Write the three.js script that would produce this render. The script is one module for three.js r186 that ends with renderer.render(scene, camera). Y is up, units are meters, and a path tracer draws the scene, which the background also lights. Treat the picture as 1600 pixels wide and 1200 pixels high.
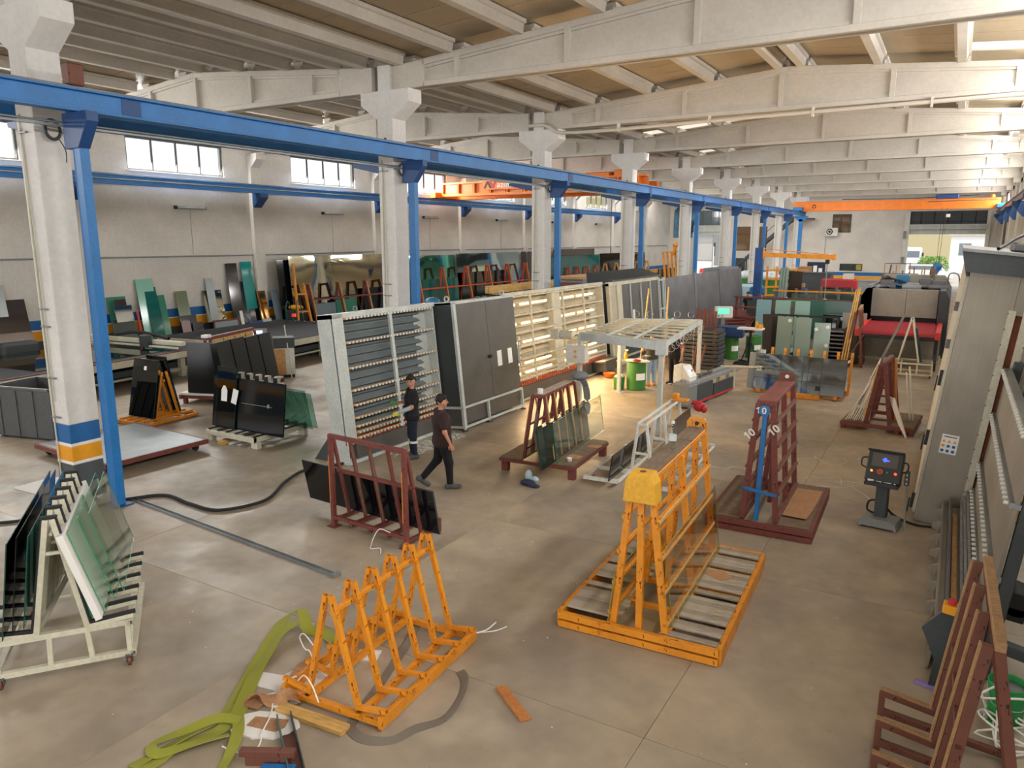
import * as THREE from 'three';
import { mergeGeometries } from 'three/addons/utils/BufferGeometryUtils.js';
import { RectAreaLightUniformsLib } from 'three/addons/lights/RectAreaLightUniformsLib.js';
import { FontLoader } from 'three/addons/loaders/FontLoader.js';
import { TextGeometry } from 'three/addons/geometries/TextGeometry.js';

// ---------- camera, sky, sun, exposure ----------
const renderer = new THREE.WebGLRenderer({ antialias: true });
renderer.toneMapping = THREE.LinearToneMapping;
renderer.toneMappingExposure = 1.6;
renderer.shadowMap.enabled = true;
RectAreaLightUniformsLib.init();
const scene = new THREE.Scene();
const camera = new THREE.PerspectiveCamera(54.5, 1600 / 1200, 0.1, 600);
camera.position.set(0, 4.6, 0);
camera.rotation.order = 'YXZ';
camera.rotation.set(-0.19244, 0.53286, 0);
const sunDir = new THREE.Vector3(0.10, 0.86, 0.42).normalize();
{ // bright hazy sky, computed: air and thin cloud only
  const W = 512, H = 256, d = new Float32Array(W * H * 4);
  for (let j = 0; j < H; j++) for (let i = 0; i < W; i++) {
    const el = (j + 0.5) / H * Math.PI - Math.PI / 2, az = i / W * Math.PI * 2, k = (j * W + i) * 4, up = Math.max(0, Math.sin(el));
    const cl = 0.5 + 0.2 * Math.sin(az * 3 + 4 * up) * Math.cos(az * 2 - 7 * up) + 0.15 * Math.sin(az * 7 + 11 * up), m = el < 0 ? 0.45 : 1.0 + 0.25 * up, c = Math.min(1, Math.max(0, cl));
    d[k] = m * (0.86 + 0.14 * c); d[k + 1] = m * (0.93 + 0.07 * c); d[k + 2] = m * (1.06 - 0.04 * c); d[k + 3] = 1;
  }
  const t = new THREE.DataTexture(d, W, H, THREE.RGBAFormat, THREE.FloatType); t.mapping = THREE.EquirectangularReflectionMapping; t.magFilter = THREE.LinearFilter; t.needsUpdate = true;
  scene.background = t; scene.environment = t; scene.backgroundIntensity = scene.environmentIntensity = 0.9;
}
const SUN = 1.6, DAY = [1, 0.985, 0.96], SKYLIGHT = 5.2, WINDOW = 28, EAST = 27, DOOR = 3.2, TUBE = 62;
const sun = new THREE.DirectionalLight(0xfff1dc, SUN);
sun.position.copy(sunDir).multiplyScalar(120); sun.target.position.set(-12, 0, -40);
sun.position.add(sun.target.position); sun.castShadow = true;
Object.assign(sun.shadow.camera, { left: -90, right: 90, top: 90, bottom: -90, near: 1, far: 300 });
sun.shadow.mapSize.set(2048, 2048); scene.add(sun, sun.target);
function areaLight(w, h, pos, to, color, intensity) {
  const l = new THREE.RectAreaLight(new THREE.Color().setRGB(...color), intensity, w, h);
  l.position.set(...pos); l.lookAt(...to); scene.add(l); return l;
}

// ---------- seeded noise and textures ----------
let seed = 12345;
const rnd = () => ((seed = (seed * 1664525 + 1013904223) >>> 0) / 4294967296);
const rr = (a, b) => a + (b - a) * rnd();
function lattice(n, s) { const a = new Float32Array(n * n); let k = s; for (let i = 0; i < n * n; i++) { k = (k * 1664525 + 1013904223) >>> 0; a[i] = k / 4294967296; } return a; }
const LAT = lattice(256, 77);
function vnoise(x, y, p) { // periodic value noise
  const xi = Math.floor(x), yi = Math.floor(y), fx = x - xi, fy = y - yi, u = fx * fx * (3 - 2 * fx), v = fy * fy * (3 - 2 * fy);
  const at = (i, j) => LAT[((((j % p) + p) % p) * 53 + (((i % p) + p) % p) * 7 + p * 131) % 65536];
  return (at(xi, yi) * (1 - u) + at(xi + 1, yi) * u) * (1 - v) + (at(xi, yi + 1) * (1 - u) + at(xi + 1, yi + 1) * u) * v;
}
function fbm(u, v, p, o = 4) { let s = 0, a = 0.5, t = 0; for (let i = 0; i < o; i++) { s += a * vnoise(u * p, v * p, p); t += a; a *= 0.5; p *= 2; } return s / t; }
function tex(size, fn, color = true) {
  const d = new Uint8Array(size * size * 4);
  for (let j = 0; j < size; j++) for (let i = 0; i < size; i++) {
    const c = fn(i / size, j / size), k = (j * size + i) * 4;
    for (let m = 0; m < 3; m++) d[k + m] = Math.max(0, Math.min(255, 255 * (c.length ? c[m] : c)));
    d[k + 3] = 255;
  }
  const t = new THREE.DataTexture(d, size, size); t.wrapS = t.wrapT = THREE.RepeatWrapping; t.magFilter = THREE.LinearFilter;
  if (color) t.colorSpace = THREE.SRGBColorSpace; t.needsUpdate = true; return t;
}
function scaled(t, m) { const c = t.clone(); c.repeat.set(1 / m, 1 / m); c.needsUpdate = true; return c; }
const sstep = (a, b, x) => { const t = Math.max(0, Math.min(1, (x - a) / (b - a))); return t * t * (3 - 2 * t); };
// the textures below multiply the colour of their material
const T = {};
T.floor = scaled(tex(1024, (u, v) => {
  const a = fbm(u, v, 4, 5), b = fbm(u + 0.3, v, 16, 4), c = fbm(u, v + 0.7, 64, 3), w = fbm(u * 1, v, 8, 3);
  let g = 0.87 + 0.26 * (a - 0.5) + 0.14 * (b - 0.5) + 0.07 * (c - 0.5);
  g -= 0.07 * sstep(0.56, 0.74, fbm(u + 0.11, v + 0.37, 5, 5)); g += 0.07 * sstep(0.58, 0.74, fbm(u + 0.51, v + 0.17, 7, 5));
  const sp = vnoise(u * 220, v * 220, 220); if (sp > 0.975) g -= 0.10; if (sp < 0.02) g += 0.06;
  return [g, g * (0.985 - 0.03 * (w - 0.5)), g * (0.955 - 0.10 * (w - 0.5))];
}), 9);
T.floorRough = scaled(tex(512, (u, v) => 0.30 + 0.5 * fbm(u, v, 6, 5) + 0.12 * (fbm(u, v, 48, 2) - 0.5), false), 5);
T.plaster = scaled(tex(512, (u, v) => { const g = 0.94 + 0.10 * (fbm(u, v, 4, 5) - 0.5) + 0.05 * (fbm(u, v, 64, 2) - 0.5); return [g, g * 0.995, g * 0.985]; }), 4);
T.worn = scaled(tex(512, (u, v) => {
  const n = fbm(u, v, 7, 5), m = vnoise(u * 90 + 3 * fbm(u, v, 9, 2), v * 26, 1000), g = 0.93 + 0.14 * (fbm(u, v, 6, 3) - 0.5);
  const chip = 0.85 * sstep(0.6, 0.65, n) * sstep(0.62, 0.7, m);
  return [g * (1 - chip) + 0.36 * chip, g * (1 - chip) + 0.22 * chip, g * (1 - chip) + 0.18 * chip];
}), 0.8);
T.grime = scaled(tex(512, (u, v) => { const g = 0.93 + 0.13 * (fbm(u, v, 5, 5) - 0.5) + 0.1 * (fbm(u, v, 50, 2) - 0.5); return [g, g, g * 0.98]; }), 1.5);
T.wood = scaled(tex(512, (u, v) => {
  const r = fbm(u, v, 4, 3), g = 0.92 + 0.16 * (vnoise(u * 6 + 2 * r, v * 64, 64) - 0.5) + 0.18 * (fbm(u, v, 8, 4) - 0.5);
  return [g, g * 0.97, g * 0.93];
}), 1.0);
T.fibre = scaled(tex(256, (u, v) => { const g = 0.92 + 0.2 * (fbm(u, v, 32, 3) - 0.5) + 0.1 * (fbm(u, v, 4, 2) - 0.5); return g; }), 0.5);
T.brushed = scaled(tex(512, (u, v) => { const g = 0.92 + 0.05 * (vnoise(u * 256, v * 4, 256) - 0.5) + 0.2 * (fbm(u, v, 4, 4) - 0.5); return g; }), 2.5);
T.web = scaled(tex(128, (u, v) => 0.85 + 0.15 * Math.sin(u * Math.PI * 2 * 16) * Math.sin(v * Math.PI * 2 * 16)), 0.12);
T.wavy = scaled(tex(256, (u, v) => fbm(u, v, 2, 2), false), 6);

const hex = (h) => new THREE.Color(h);
function M(color, rough = 0.6, metal = 0, o = {}) {
  const { tint, ...rest } = o;
  const m = new THREE.MeshPhysicalMaterial({ roughness: rough, metalness: metal, ...rest });
  m.color.copy(hex(color)); if (tint) m.map = tint; return m;
}
const glow = (color, k) => { const m = new THREE.MeshStandardMaterial({ color: 0x222222, roughness: 0.5 }); m.emissive = hex(color); m.emissiveIntensity = k; return m; };
const pane = (color, o = {}) => M(color, 0.03, 0, { transmission: 1, thickness: 0, ior: 1.5, ...o });
const mat = {
  floor: M('#b7aa99', 1, 0, { tint: T.floor, roughnessMap: T.floorRough }),
  joint: M('#6b645a', 0.9),
  wall: M('#dcd8d2', 0.8, 0, { tint: T.plaster }),
  concrete: M('#d3cdc4', 0.8, 0, { tint: T.plaster }),
  column: M('#e2e0de', 0.7, 0, { tint: T.plaster }),
  roof: M('#b9a88c', 0.55, 0, { tint: T.plaster }),
  clad: M('#cfc5b2', 0.6, 0, { tint: T.plaster }),
  bandBlue: M('#1a66aa', 0.6, 0, { tint: T.plaster }), bandYellow: M('#f0a511', 0.6, 0, { tint: T.plaster }), bandWhite: M('#e6e4e0', 0.7), bandGrey: M('#50565a', 0.7, 0, { tint: T.plaster }),
  blue: M('#1f76c0', 0.45, 0, { tint: T.grime }), blueDark: M('#1f4a86', 0.5, 0, { tint: T.grime }),
  orange: M('#f0801c', 0.45, 0, { tint: T.grime }), 
  yellow: M('#e8941f', 0.45, 0, { tint: T.worn }), yellowCap: M('#e6ad2e', 0.5, 0, { tint: T.grime }),
  red: M('#7c4038', 0.6, 0, { tint: T.worn }), redOrange: M('#d4532e', 0.55, 0, { tint: T.worn }),
  brown: M('#70402f', 0.6, 0, { tint: T.worn }), brownEdge: M('#a5835c', 0.7, 0, { tint: T.wood }),
  cream: M('#d3cfbd', 0.55, 0, { tint: T.grime }), white: M('#e4e4e0', 0.55, 0, { tint: T.grime }),
  paleGrey: M('#c9cfcf', 0.5, 0, { tint: T.grime }), grey: M('#8d9093', 0.5, 0, { tint: T.grime }),
  darkPanel: M('#5c5a58', 0.45, 0.1, { tint: T.grime }), louvre: M('#7d868b', 0.5, 0, { tint: T.grime }), blackSatin: M('#121416', 0.28), skyDeck: M('#4a453e', 0.9), slate: M('#3d4448', 0.5, 0, { tint: T.grime }),
  black: M('#17181a', 0.55), rubber: M('#232427', 0.85), felt: M('#33353a', 0.95, 0, { tint: T.fibre }),
  steel: M('#a3a6a8', 0.38, 0.8, { tint: T.brushed }), steelDark: M('#77777a', 0.45, 0.6, { tint: T.brushed }),
  galv: M('#8f959a', 0.5, 0.5, { tint: T.grime }),
  taupe: M('#989082', 0.4, 0.25, { tint: T.brushed }), taupeLight: M('#c2baa9', 0.5, 0.05, { tint: T.grime }),
  wood: M('#d9b26c', 0.75, 0, { tint: T.wood }), woodGrey: M('#b3aca1', 0.8, 0, { tint: T.wood }), woodTan: M('#c79a63', 0.75, 0, { tint: T.wood }), woodDark: M('#7c6a58', 0.8, 0, { tint: T.wood }),
  card: M('#b98a62', 0.9, 0, { tint: T.fibre }), cardOrange: M('#cb8346', 0.85, 0, { tint: T.fibre }),
  foam: M('#e2e0dc', 0.9), rope: M('#e7e5df', 0.9), sling: M('#a9ab3c', 0.8, 0, { tint: T.web }), slingGrey: M('#8b8072', 0.9, 0, { tint: T.web }),
  green: M('#3f7f35', 0.5, 0, { tint: T.grime }), greenBright: M('#1f9a4c', 0.5, 0, { tint: T.grime }), redBed: M('#a82833', 0.6, 0, { tint: T.grime }), redPaint: M('#b3252c', 0.5),
  roller: M('#b5573a', 0.6), brush: M('#8c5038', 0.9, 0, { tint: T.fibre }),
  glassClear: pane('#f1f7f3'), glassGreen: pane('#c6ded6'), glassDeep: pane('#3e9c80'),
  edgeGreen: M('#2c8f6e', 0.15, 0), edgeDark: M('#24473f', 0.2, 0), edgeAmber: M('#8a8a4a', 0.25, 0),
  glassBlack: M('#0d1216', 0.06, 0), glassGrey: M('#2c3238', 0.08, 0), glassTeal: M('#155e58', 0.05, 0), glassOlive: M('#3c4a42', 0.06), glassBrown: M('#3b322c', 0.08), glassPale: M('#8b9d90', 0.14, 0.1),
  mirror: M('#a9a48f', 0.03, 1, { bumpMap: T.wavy, bumpScale: 0.05 }), mirrorBlue: M('#9fb4b8', 0.04, 1, { bumpMap: T.wavy, bumpScale: 0.04 }), mirrorFlat: M('#c9d2d6', 0.04, 1),
  skylight: M('#f4f2ea', 0.9, 0, { transmission: 0.85, thickness: 0 }), windowGlass: pane('#f6f8f6'), windowBlue: pane('#a9cfe0'), glassTint: M('#5a6a72', 0.1), glassBronze: M('#8a7258', 0.06, 0.6), paneYellow: M('#a89a3c', 0.2),
  woodGrey2: M('#9c958a', 0.8, 0, { tint: T.wood }), worn: M('#e38a22', 0.6), worn2: M('#4f6b66', 0.6, 0, { tint: T.worn }), cloth: M('#7d7f82', 0.95, 0, { tint: T.fibre }), navy: M('#2b3348', 0.9), plasticBlue: M('#b4cdd8', 0.5), purple: M('#8a78b8', 0.6),
  glassDark: pane('#3d4f4c'), glassAmber: pane('#f2eed6'), glassOliveDark: M('#1b2722', 0.1, 0, { specularIntensity: 0.5 }), charcoal: M('#2b2d30', 0.5), screenGrey: M('#5b5854', 0.2), screenBlue: glow('#3a55ff', 1.6), screenWhite: glow('#cfd8ff', 1.3), screenTeal: glow('#5fe0b0', 1.0), buttonAmber: glow('#ff9a3a', 1.4), buttonRed: glow('#ff4a30', 1.6), ledRed: glow('#ff2a20', 2.5), crumb: M('#cfdad6', 0.3),
  furnace: M('#98948a', 0.45, 0, { tint: T.grime }), redBright: M('#d8362c', 0.5), blueTeal: M('#2f6f94', 0.5), glassMint: M('#86ab9f', 0.15), glassMintBlue: M('#7aa4ae', 0.15), glassTealDark: M('#1f3f3d', 0.2), glassBronzeClear: pane('#8f7f63'), mirrorGrey: M('#8f969c', 0.04, 1), woodAmber: M('#c88a34', 0.7, 0, { tint: T.wood }), profile: M('#d9d6d0', 0.5),
  binGrey: M('#5d6064', 0.55, 0.2, { tint: T.grime }), glassSmoke: pane('#6f7a76'), glassBlackGreen: M('#0f1a18', 0.04), glassGreyClear: M('#8e9696', 0.2), glassBrownLight: M('#6d5947', 0.15), glassGreenSolid: M('#3f7f68', 0.08), glassSeaPale: M('#7fb8a2', 0.1), glassSea: M('#1f8a86', 0.06), glassOliveLight: M('#707a5c', 0.12), glassGreyBlue: M('#76848c', 0.15), pinkBoard: M('#a08a86', 0.7), mirrorGold: M('#c9a56a', 0.05, 1), mirrorTeal: M('#5da89a', 0.04, 1, { bumpMap: T.wavy, bumpScale: 0.05 }), glassPaleGreen: M('#b5c6ba', 0.2), glassGreenDull: M('#41645a', 0.15), lens: M('#c4bfb4', 0.4), yard: M('#a8a298', 0.9), hill: M('#b9b08c', 1), carWhite: M('#efefed', 0.35), leaf: M('#6f9a45', 0.8),
  skin: M('#b98368', 0.55), lip: M('#8d5248', 0.6), hair: M('#1d1815', 0.8), clothBlack: M('#16161a', 0.95), clothNavy: M('#1a2233', 0.95), clothMaroon: M('#33211f', 0.95), clothOlive: M('#4a4334', 0.95), clothJeans: M('#8fa3b5', 0.95), clothDark: M('#211d1e', 0.95), shoeGrey: M('#57585a', 0.85), gloveYellow: M('#d2cf4a', 0.85), gloveGreen: M('#4f9a55', 0.85), gloveGrey: M('#a9abad', 0.9), yokeWhite: M('#d9d6d4', 0.9),
  paper: M('#e9eae8', 0.9), plasticBag: M('#dfe7ea', 0.35, 0, { transmission: 0.3, thickness: 0 }),
};

// ---------- geometry helpers (uv in metres) ----------
const V = (x, y, z) => new THREE.Vector3(x, y, z);
function facets(tris) { // list of [a,b,c] Vector3 triples -> flat shaded geometry
  const n = tris.length, p = new Float32Array(n * 9), q = new Float32Array(n * 9), t = new Float32Array(n * 6);
  const ab = V(), ac = V(), nn = V();
  tris.forEach(([a, b, c], i) => {
    nn.crossVectors(ab.subVectors(b, a), ac.subVectors(c, a)).normalize();
    const ax = Math.abs(nn.x), ay = Math.abs(nn.y), az = Math.abs(nn.z);
    [a, b, c].forEach((v, k) => {
      p.set([v.x, v.y, v.z], i * 9 + k * 3); q.set([nn.x, nn.y, nn.z], i * 9 + k * 3);
      t.set(ax >= ay && ax >= az ? [v.z, v.y] : ay >= az ? [v.x, v.z] : [v.x, v.y], i * 6 + k * 2);
    });
  });
  const g = new THREE.BufferGeometry();
  g.setAttribute('position', new THREE.BufferAttribute(p, 3)); g.setAttribute('normal', new THREE.BufferAttribute(q, 3)); g.setAttribute('uv', new THREE.BufferAttribute(t, 2));
  return g;
}
const quad = (a, b, c, d) => [[a, b, c], [a, c, d]];
function place(g, x = 0, y = 0, z = 0, rx = 0, ry = 0, rz = 0) { return g.applyMatrix4(new THREE.Matrix4().makeRotationFromEuler(new THREE.Euler(rx, ry, rz, 'YXZ')).setPosition(x, y, z)); }
// chamfered box centred at x,y,z
function box(w, h, d, x = 0, y = 0, z = 0, rx = 0, ry = 0, rz = 0, c = Math.min(0.004, w * 0.2, h * 0.2, d * 0.2)) {
  const H = [w / 2, h / 2, d / 2], tr = [];
  const P = (s, f) => { const v = s.map((k, i) => k * (H[i] - (i === f ? 0 : c))); return V(...v); };
  const S = [-1, 1], add = (pts, out) => { // orient outward
    const nn = V().crossVectors(V().subVectors(pts[1], pts[0]), V().subVectors(pts[2], pts[0]));
    if (nn.dot(out) < 0) pts.reverse();
    tr.push([pts[0], pts[1], pts[2]]); if (pts[3]) tr.push([pts[0], pts[2], pts[3]]);
  };
  for (let f = 0; f < 3; f++) for (const s of S) {
    const [u, v] = [(f + 1) % 3, (f + 2) % 3], C = (a, b) => { const k = [0, 0, 0]; k[f] = s; k[u] = a; k[v] = b; return P(k, f); };
    const o = V(); o.setComponent(f, s); add([C(-1, -1), C(1, -1), C(1, 1), C(-1, 1)], o);
  }
  if (c > 0) {
    for (let f = 0; f < 3; f++) { // edges parallel to axis f
      const [u, v] = [(f + 1) % 3, (f + 2) % 3];
      for (const a of S) for (const b of S) {
        const k = (e) => { const r = [0, 0, 0]; r[f] = e; r[u] = a; r[v] = b; return r; }, o = V(); o.setComponent(u, a); o.setComponent(v, b);
        add([P(k(-1), u), P(k(1), u), P(k(1), v), P(k(-1), v)], o);
      }
    }
    for (const a of S) for (const b of S) for (const e of S) add([P([a, b, e], 0), P([a, b, e], 1), P([a, b, e], 2)], V(a, b, e));
  }
  return place(facets(tr), x, y, z, rx, ry, rz);
}
// box from corner to corner
const span = (x0, x1, y0, y1, z0, z1, c) => box(Math.abs(x1 - x0), Math.abs(y1 - y0), Math.abs(z1 - z0), (x0 + x1) / 2, (y0 + y1) / 2, (z0 + z1) / 2, 0, 0, 0, c);
function along(g, a, b, up = [0, 1, 0]) { // turn geometry whose length is z so that it runs a -> b
  a = V(...a); b = V(...b); const z = b.clone().sub(a).normalize(); let u = V(...up);
  if (Math.abs(z.dot(u.clone().normalize())) > 0.98) u = Math.abs(z.z) < 0.9 ? V(0, 0, 1) : V(1, 0, 0);
  const x = V().crossVectors(u, z).normalize(), y = V().crossVectors(z, x);
  return g.applyMatrix4(new THREE.Matrix4().makeBasis(x, y, z).setPosition(a.add(b).multiplyScalar(0.5)));
}
const bar = (a, b, w = 0.05, h = w, up) => along(box(w, h, V(...a).distanceTo(V(...b)), 0, 0, 0), a, b, up);
function hollow(a, b, w = 0.06, h = w, up, t = 0.005) { // square tube with open ends
  const L = V(...a).distanceTo(V(...b)) / 2, tr = [], dep = Math.min(0.08, L * 0.5);
  const ring = (k, z) => [V(-w / 2 + k, -h / 2 + k, z), V(w / 2 - k, -h / 2 + k, z), V(w / 2 - k, h / 2 - k, z), V(-w / 2 + k, h / 2 - k, z)];
  const skin = (A, B, flip) => { for (let i = 0; i < 4; i++) { const j = (i + 1) % 4; tr.push(...(flip ? quad(A[j], A[i], B[i], B[j]) : quad(A[i], A[j], B[j], B[i]))); } };
  skin(ring(0, -L), ring(0, L)); skin(ring(t, L), ring(0, L), true); skin(ring(t, -L), ring(0, -L));
  skin(ring(t, L - dep), ring(t, L), true); skin(ring(t, -L), ring(t, -L + dep), true);
  const A = ring(t, L - dep), B = ring(t, -L + dep); tr.push(...quad(A[0], A[1], A[2], A[3]), ...quad(B[3], B[2], B[1], B[0]));
  return along(facets(tr), a, b, up);
}
function strip3(g) { const n = g.index ? g.toNonIndexed() : g; for (const k of Object.keys(n.attributes)) if (!['position', 'normal', 'uv'].includes(k)) n.deleteAttribute(k); return n; }
const cyl = (r, a, b, seg = 14, r2 = r) => { const L = V(...a).distanceTo(V(...b)), g = strip3(new THREE.CylinderGeometry(r2, r, L, seg)); g.rotateX(Math.PI / 2); const uv = g.attributes.uv; for (let i = 0; i < uv.count; i++) uv.setXY(i, uv.getX(i) * 6.28 * r, uv.getY(i) * L); return along(g, a, b); };
function tube(pts, r = 0.01, seg = pts.length * 6, rad = 6, closed = false) { const g = strip3(new THREE.TubeGeometry(new THREE.CatmullRomCurve3(pts.map((p) => V(...p)), closed, 'centripetal'), seg, r, rad, closed)); return g; }
const lathe = (pts, seg = 24) => strip3(new THREE.LatheGeometry(pts.map((p) => new THREE.Vector2(...p)), seg));
function ball(r, x, y, z, sx = 1, sy = 1, sz = 1, n = 10) { const g = strip3(new THREE.SphereGeometry(r, n, n)); g.scale(sx, sy, sz); return g.translate(x, y, z); }
function prism(pts, d, bevel = 0) { // outline in x,y, depth d centred on z
  const s = new THREE.Shape(pts.map((p) => new THREE.Vector2(...p)));
  const g = strip3(new THREE.ExtrudeGeometry(s, { depth: d - 2 * bevel, bevelEnabled: bevel > 0, bevelThickness: bevel, bevelSize: bevel, bevelOffset: -bevel, bevelSegments: 1, curveSegments: 6 }));
  return g.translate(0, 0, -d / 2 + bevel);
}
// flat ribbon following points (webbing, strips): width w, thickness t
function ribbon(pts, w, t = 0.004, seg = pts.length * 5, twist) {
  const c = new THREE.CatmullRomCurve3(pts.map((p) => V(...p)), false, 'centripetal'), tr = []; let prev;
  for (let i = 0; i <= seg; i++) {
    const k = i / seg, p = c.getPoint(k), d = c.getTangent(k), a = twist ? twist(k) : 0;
    const side = V().crossVectors(d, V(0, 1, 0)); if (side.lengthSq() < 1e-4) side.set(1, 0, 0); side.normalize();
    const nn = V().crossVectors(side, d).normalize(), s = side.clone().multiplyScalar(Math.cos(a)).addScaledVector(nn, Math.sin(a)), m = V().crossVectors(s, d).normalize();
    const q = [p.clone().addScaledVector(s, -w / 2).addScaledVector(m, -t / 2), p.clone().addScaledVector(s, w / 2).addScaledVector(m, -t / 2), p.clone().addScaledVector(s, w / 2).addScaledVector(m, t / 2), p.clone().addScaledVector(s, -w / 2).addScaledVector(m, t / 2)];
    if (prev) for (let e = 0; e < 4; e++) { const f = (e + 1) % 4; tr.push(...quad(prev[f], prev[e], q[e], q[f])); }
    else tr.push(...quad(q[0], q[1], q[2], q[3]));
    prev = q;
  }
  tr.push(...quad(prev[3], prev[2], prev[1], prev[0]));
  return facets(tr);
}
function sheetPoly(pts, t, y = 0) { // outline in x,z lying at height y with thickness t
  const g = prism(pts.map(([x, z]) => [x, -z]), t); g.rotateX(-Math.PI / 2); return g.translate(0, y + t / 2, 0);
}

// ---------- objects ----------
const used = {};
function numbered(name) { const n = used[name] = (used[name] ?? -1) + 1; return n ? name + '_' + String(n).padStart(3, '0') : name; }
function obj(name, geos, material, parent = scene) {
  geos = Array.isArray(geos) ? geos : [geos];
  const m = new THREE.Mesh(geos.length > 1 ? mergeGeometries(geos) : geos[0], material);
  m.castShadow = m.receiveShadow = true; m.name = parent === scene ? numbered(name) : name; parent.add(m); return m;
}
function tag(o, label, category, group) { Object.assign(o.userData, { label, category }); if (group) o.userData.group = group; return o; }
function thing(name, label, category, at = [0, 0, 0], turn = 0, group) {
  const o = new THREE.Group(); o.name = numbered(name); o.position.set(...at); o.rotation.y = turn; scene.add(o); return tag(o, label, category, group);
}
function single(name, label, category, geos, material, at = [0, 0, 0], turn = 0, group) {
  const m = obj(name, geos, material); m.position.set(...at); m.rotation.y = turn; return tag(m, label, category, group);
}
function struct(name, geos, material, parent = scene) { const m = obj(name, geos, material, parent); if (parent === scene) m.userData.kind = 'structure'; return m; }
function structGroup(name) { const o = new THREE.Group(); o.name = numbered(name); o.userData.kind = 'structure'; scene.add(o); return o; }
function dup(root, at, turn, label, group) { const r = root.clone(); r.name = numbered(root.name.replace(/_\d{3}$/, '')); scene.add(r); r.position.set(...at); r.rotation.y = turn; r.userData = { ...root.userData }; if (label) r.userData.label = label; if (group) r.userData.group = group; return r; }
const copyPart = (m, parent, x = 0, y = 0, z = 0) => { const c = m.clone(); c.position.set(x, y, z); parent.add(c); return c; };

// ---------- the hall ----------
const WL = -27.6, WR = 3.0, ZN = 13.6, ZE = -81, XC = -12.97;
const ZC = (k) => (k === 0 ? -7.24 : -7.62 - 8.23 * k);
function worldUV(g, x, z) { const u = g.attributes.uv; for (let i = 0; i < u.count; i++) u.setXY(i, u.getX(i) + x, u.getY(i) + z); return g; }
{ // floor: cast slabs with saw-cut joints
  const floor = structGroup('floor');
  struct('joint_fill', span(WL, WR, -0.2, -0.012, ZN, ZE, 0), mat.joint, floor);
  const xs = [WL, -23.1, -18.9, -14.7, -10.5, -6.3, -2.1, 2.1, WR], zs = [ZN];
  for (let z = 10; z > ZE + 1; z -= 4) zs.push(z); zs.push(ZE);
  for (let i = 0; i < xs.length - 1; i++) for (let j = 0; j < zs.length - 1; j++) {
    const w = xs[i + 1] - xs[i] - 0.006, d = zs[j] - zs[j + 1] - 0.006, cx = (xs[i] + xs[i + 1]) / 2, cz = (zs[j] + zs[j + 1]) / 2;
    const g = worldUV(box(w, 0.1, d, 0, 0, 0, 0, 0, 0, 0.0015), cx + 0.37 * ((i * 7 + j * 3) % 5), cz); const m = struct('slab', g, mat.floor, floor); m.position.set(cx, -0.05 - 0.001 * ((i * 5 + j * 3) % 3), cz);
  }
}
const navH = (x) => 9.52 - 0.082 * Math.abs(x + 4.75), aisH = (x) => 9.52 - 0.088 * Math.abs(x + 20.4);
{ // roof beams: pitched precast I beams with stiffener ribs
  const make = (x0, x1, xr, H, ribs) => {
    const g = [], t = (x, d) => [x, H(x) + d], bot = 8.3, mid = [x0, xr, x1];
    const poly = (a, b, lo, dTop) => { const p = [[a, lo], [b, lo]]; p.push(t(b, dTop)); if (a < xr && xr < b) p.push(t(xr, dTop)); p.push(t(a, dTop)); return p; };
    g.push(prism(poly(x0, x1, bot, 0), 0.15));
    g.push(prism(poly(x0, x0 + 1.15, bot, 0), 0.38, 0.01), prism(poly(x1 - 1.15, x1, bot, 0), 0.38, 0.01));
    g.push(prism([[x0 + 1.1, bot], [x1 - 1.1, bot], [x1 - 1.1, bot + 0.13], [x0 + 1.1, bot + 0.13]], 0.38, 0.01));
    g.push(prism([[x0 + 1, bot + 0.12], [x1 - 1, bot + 0.12], [x1 - 1.2, bot + 0.21], [x0 + 1.2, bot + 0.21]], 0.26));
    for (const [a, b] of [[x0 + 1.1, xr], [xr, x1 - 1.1]]) { g.push(prism([t(a, -0.15), t(b, -0.15), t(b, 0), t(a, 0)], 0.38, 0.01)); g.push(prism([t(a, -0.21), t(b, -0.21), t(b, -0.14), t(a, -0.14)], 0.27)); }
    for (const x of ribs) g.push(span(x - 0.07, x + 0.07, bot + 0.1, H(x) - 0.1, -0.18, 0.18, 0.01));
    return g;
  };
  const nav = make(-12.9, WR, -4.75, navH, [-10.8, -7.85, -4.95, -2.0, 0.9]), ais = make(WL, -13.42, -20.4, aisH, [-25.4, -22.6, -20.4, -18, -15.6]);
  const n0 = struct('beam', nav, mat.concrete), a0 = struct('beam', ais, mat.concrete);
  for (let k = -2; k <= 8; k++) for (const b of [n0, a0]) { const m = k === -2 ? b : b.clone(); if (k > -2) { m.name = numbered('beam'); m.userData = { kind: 'structure' }; scene.add(m); } m.position.z = ZC(k); }
}
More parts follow.
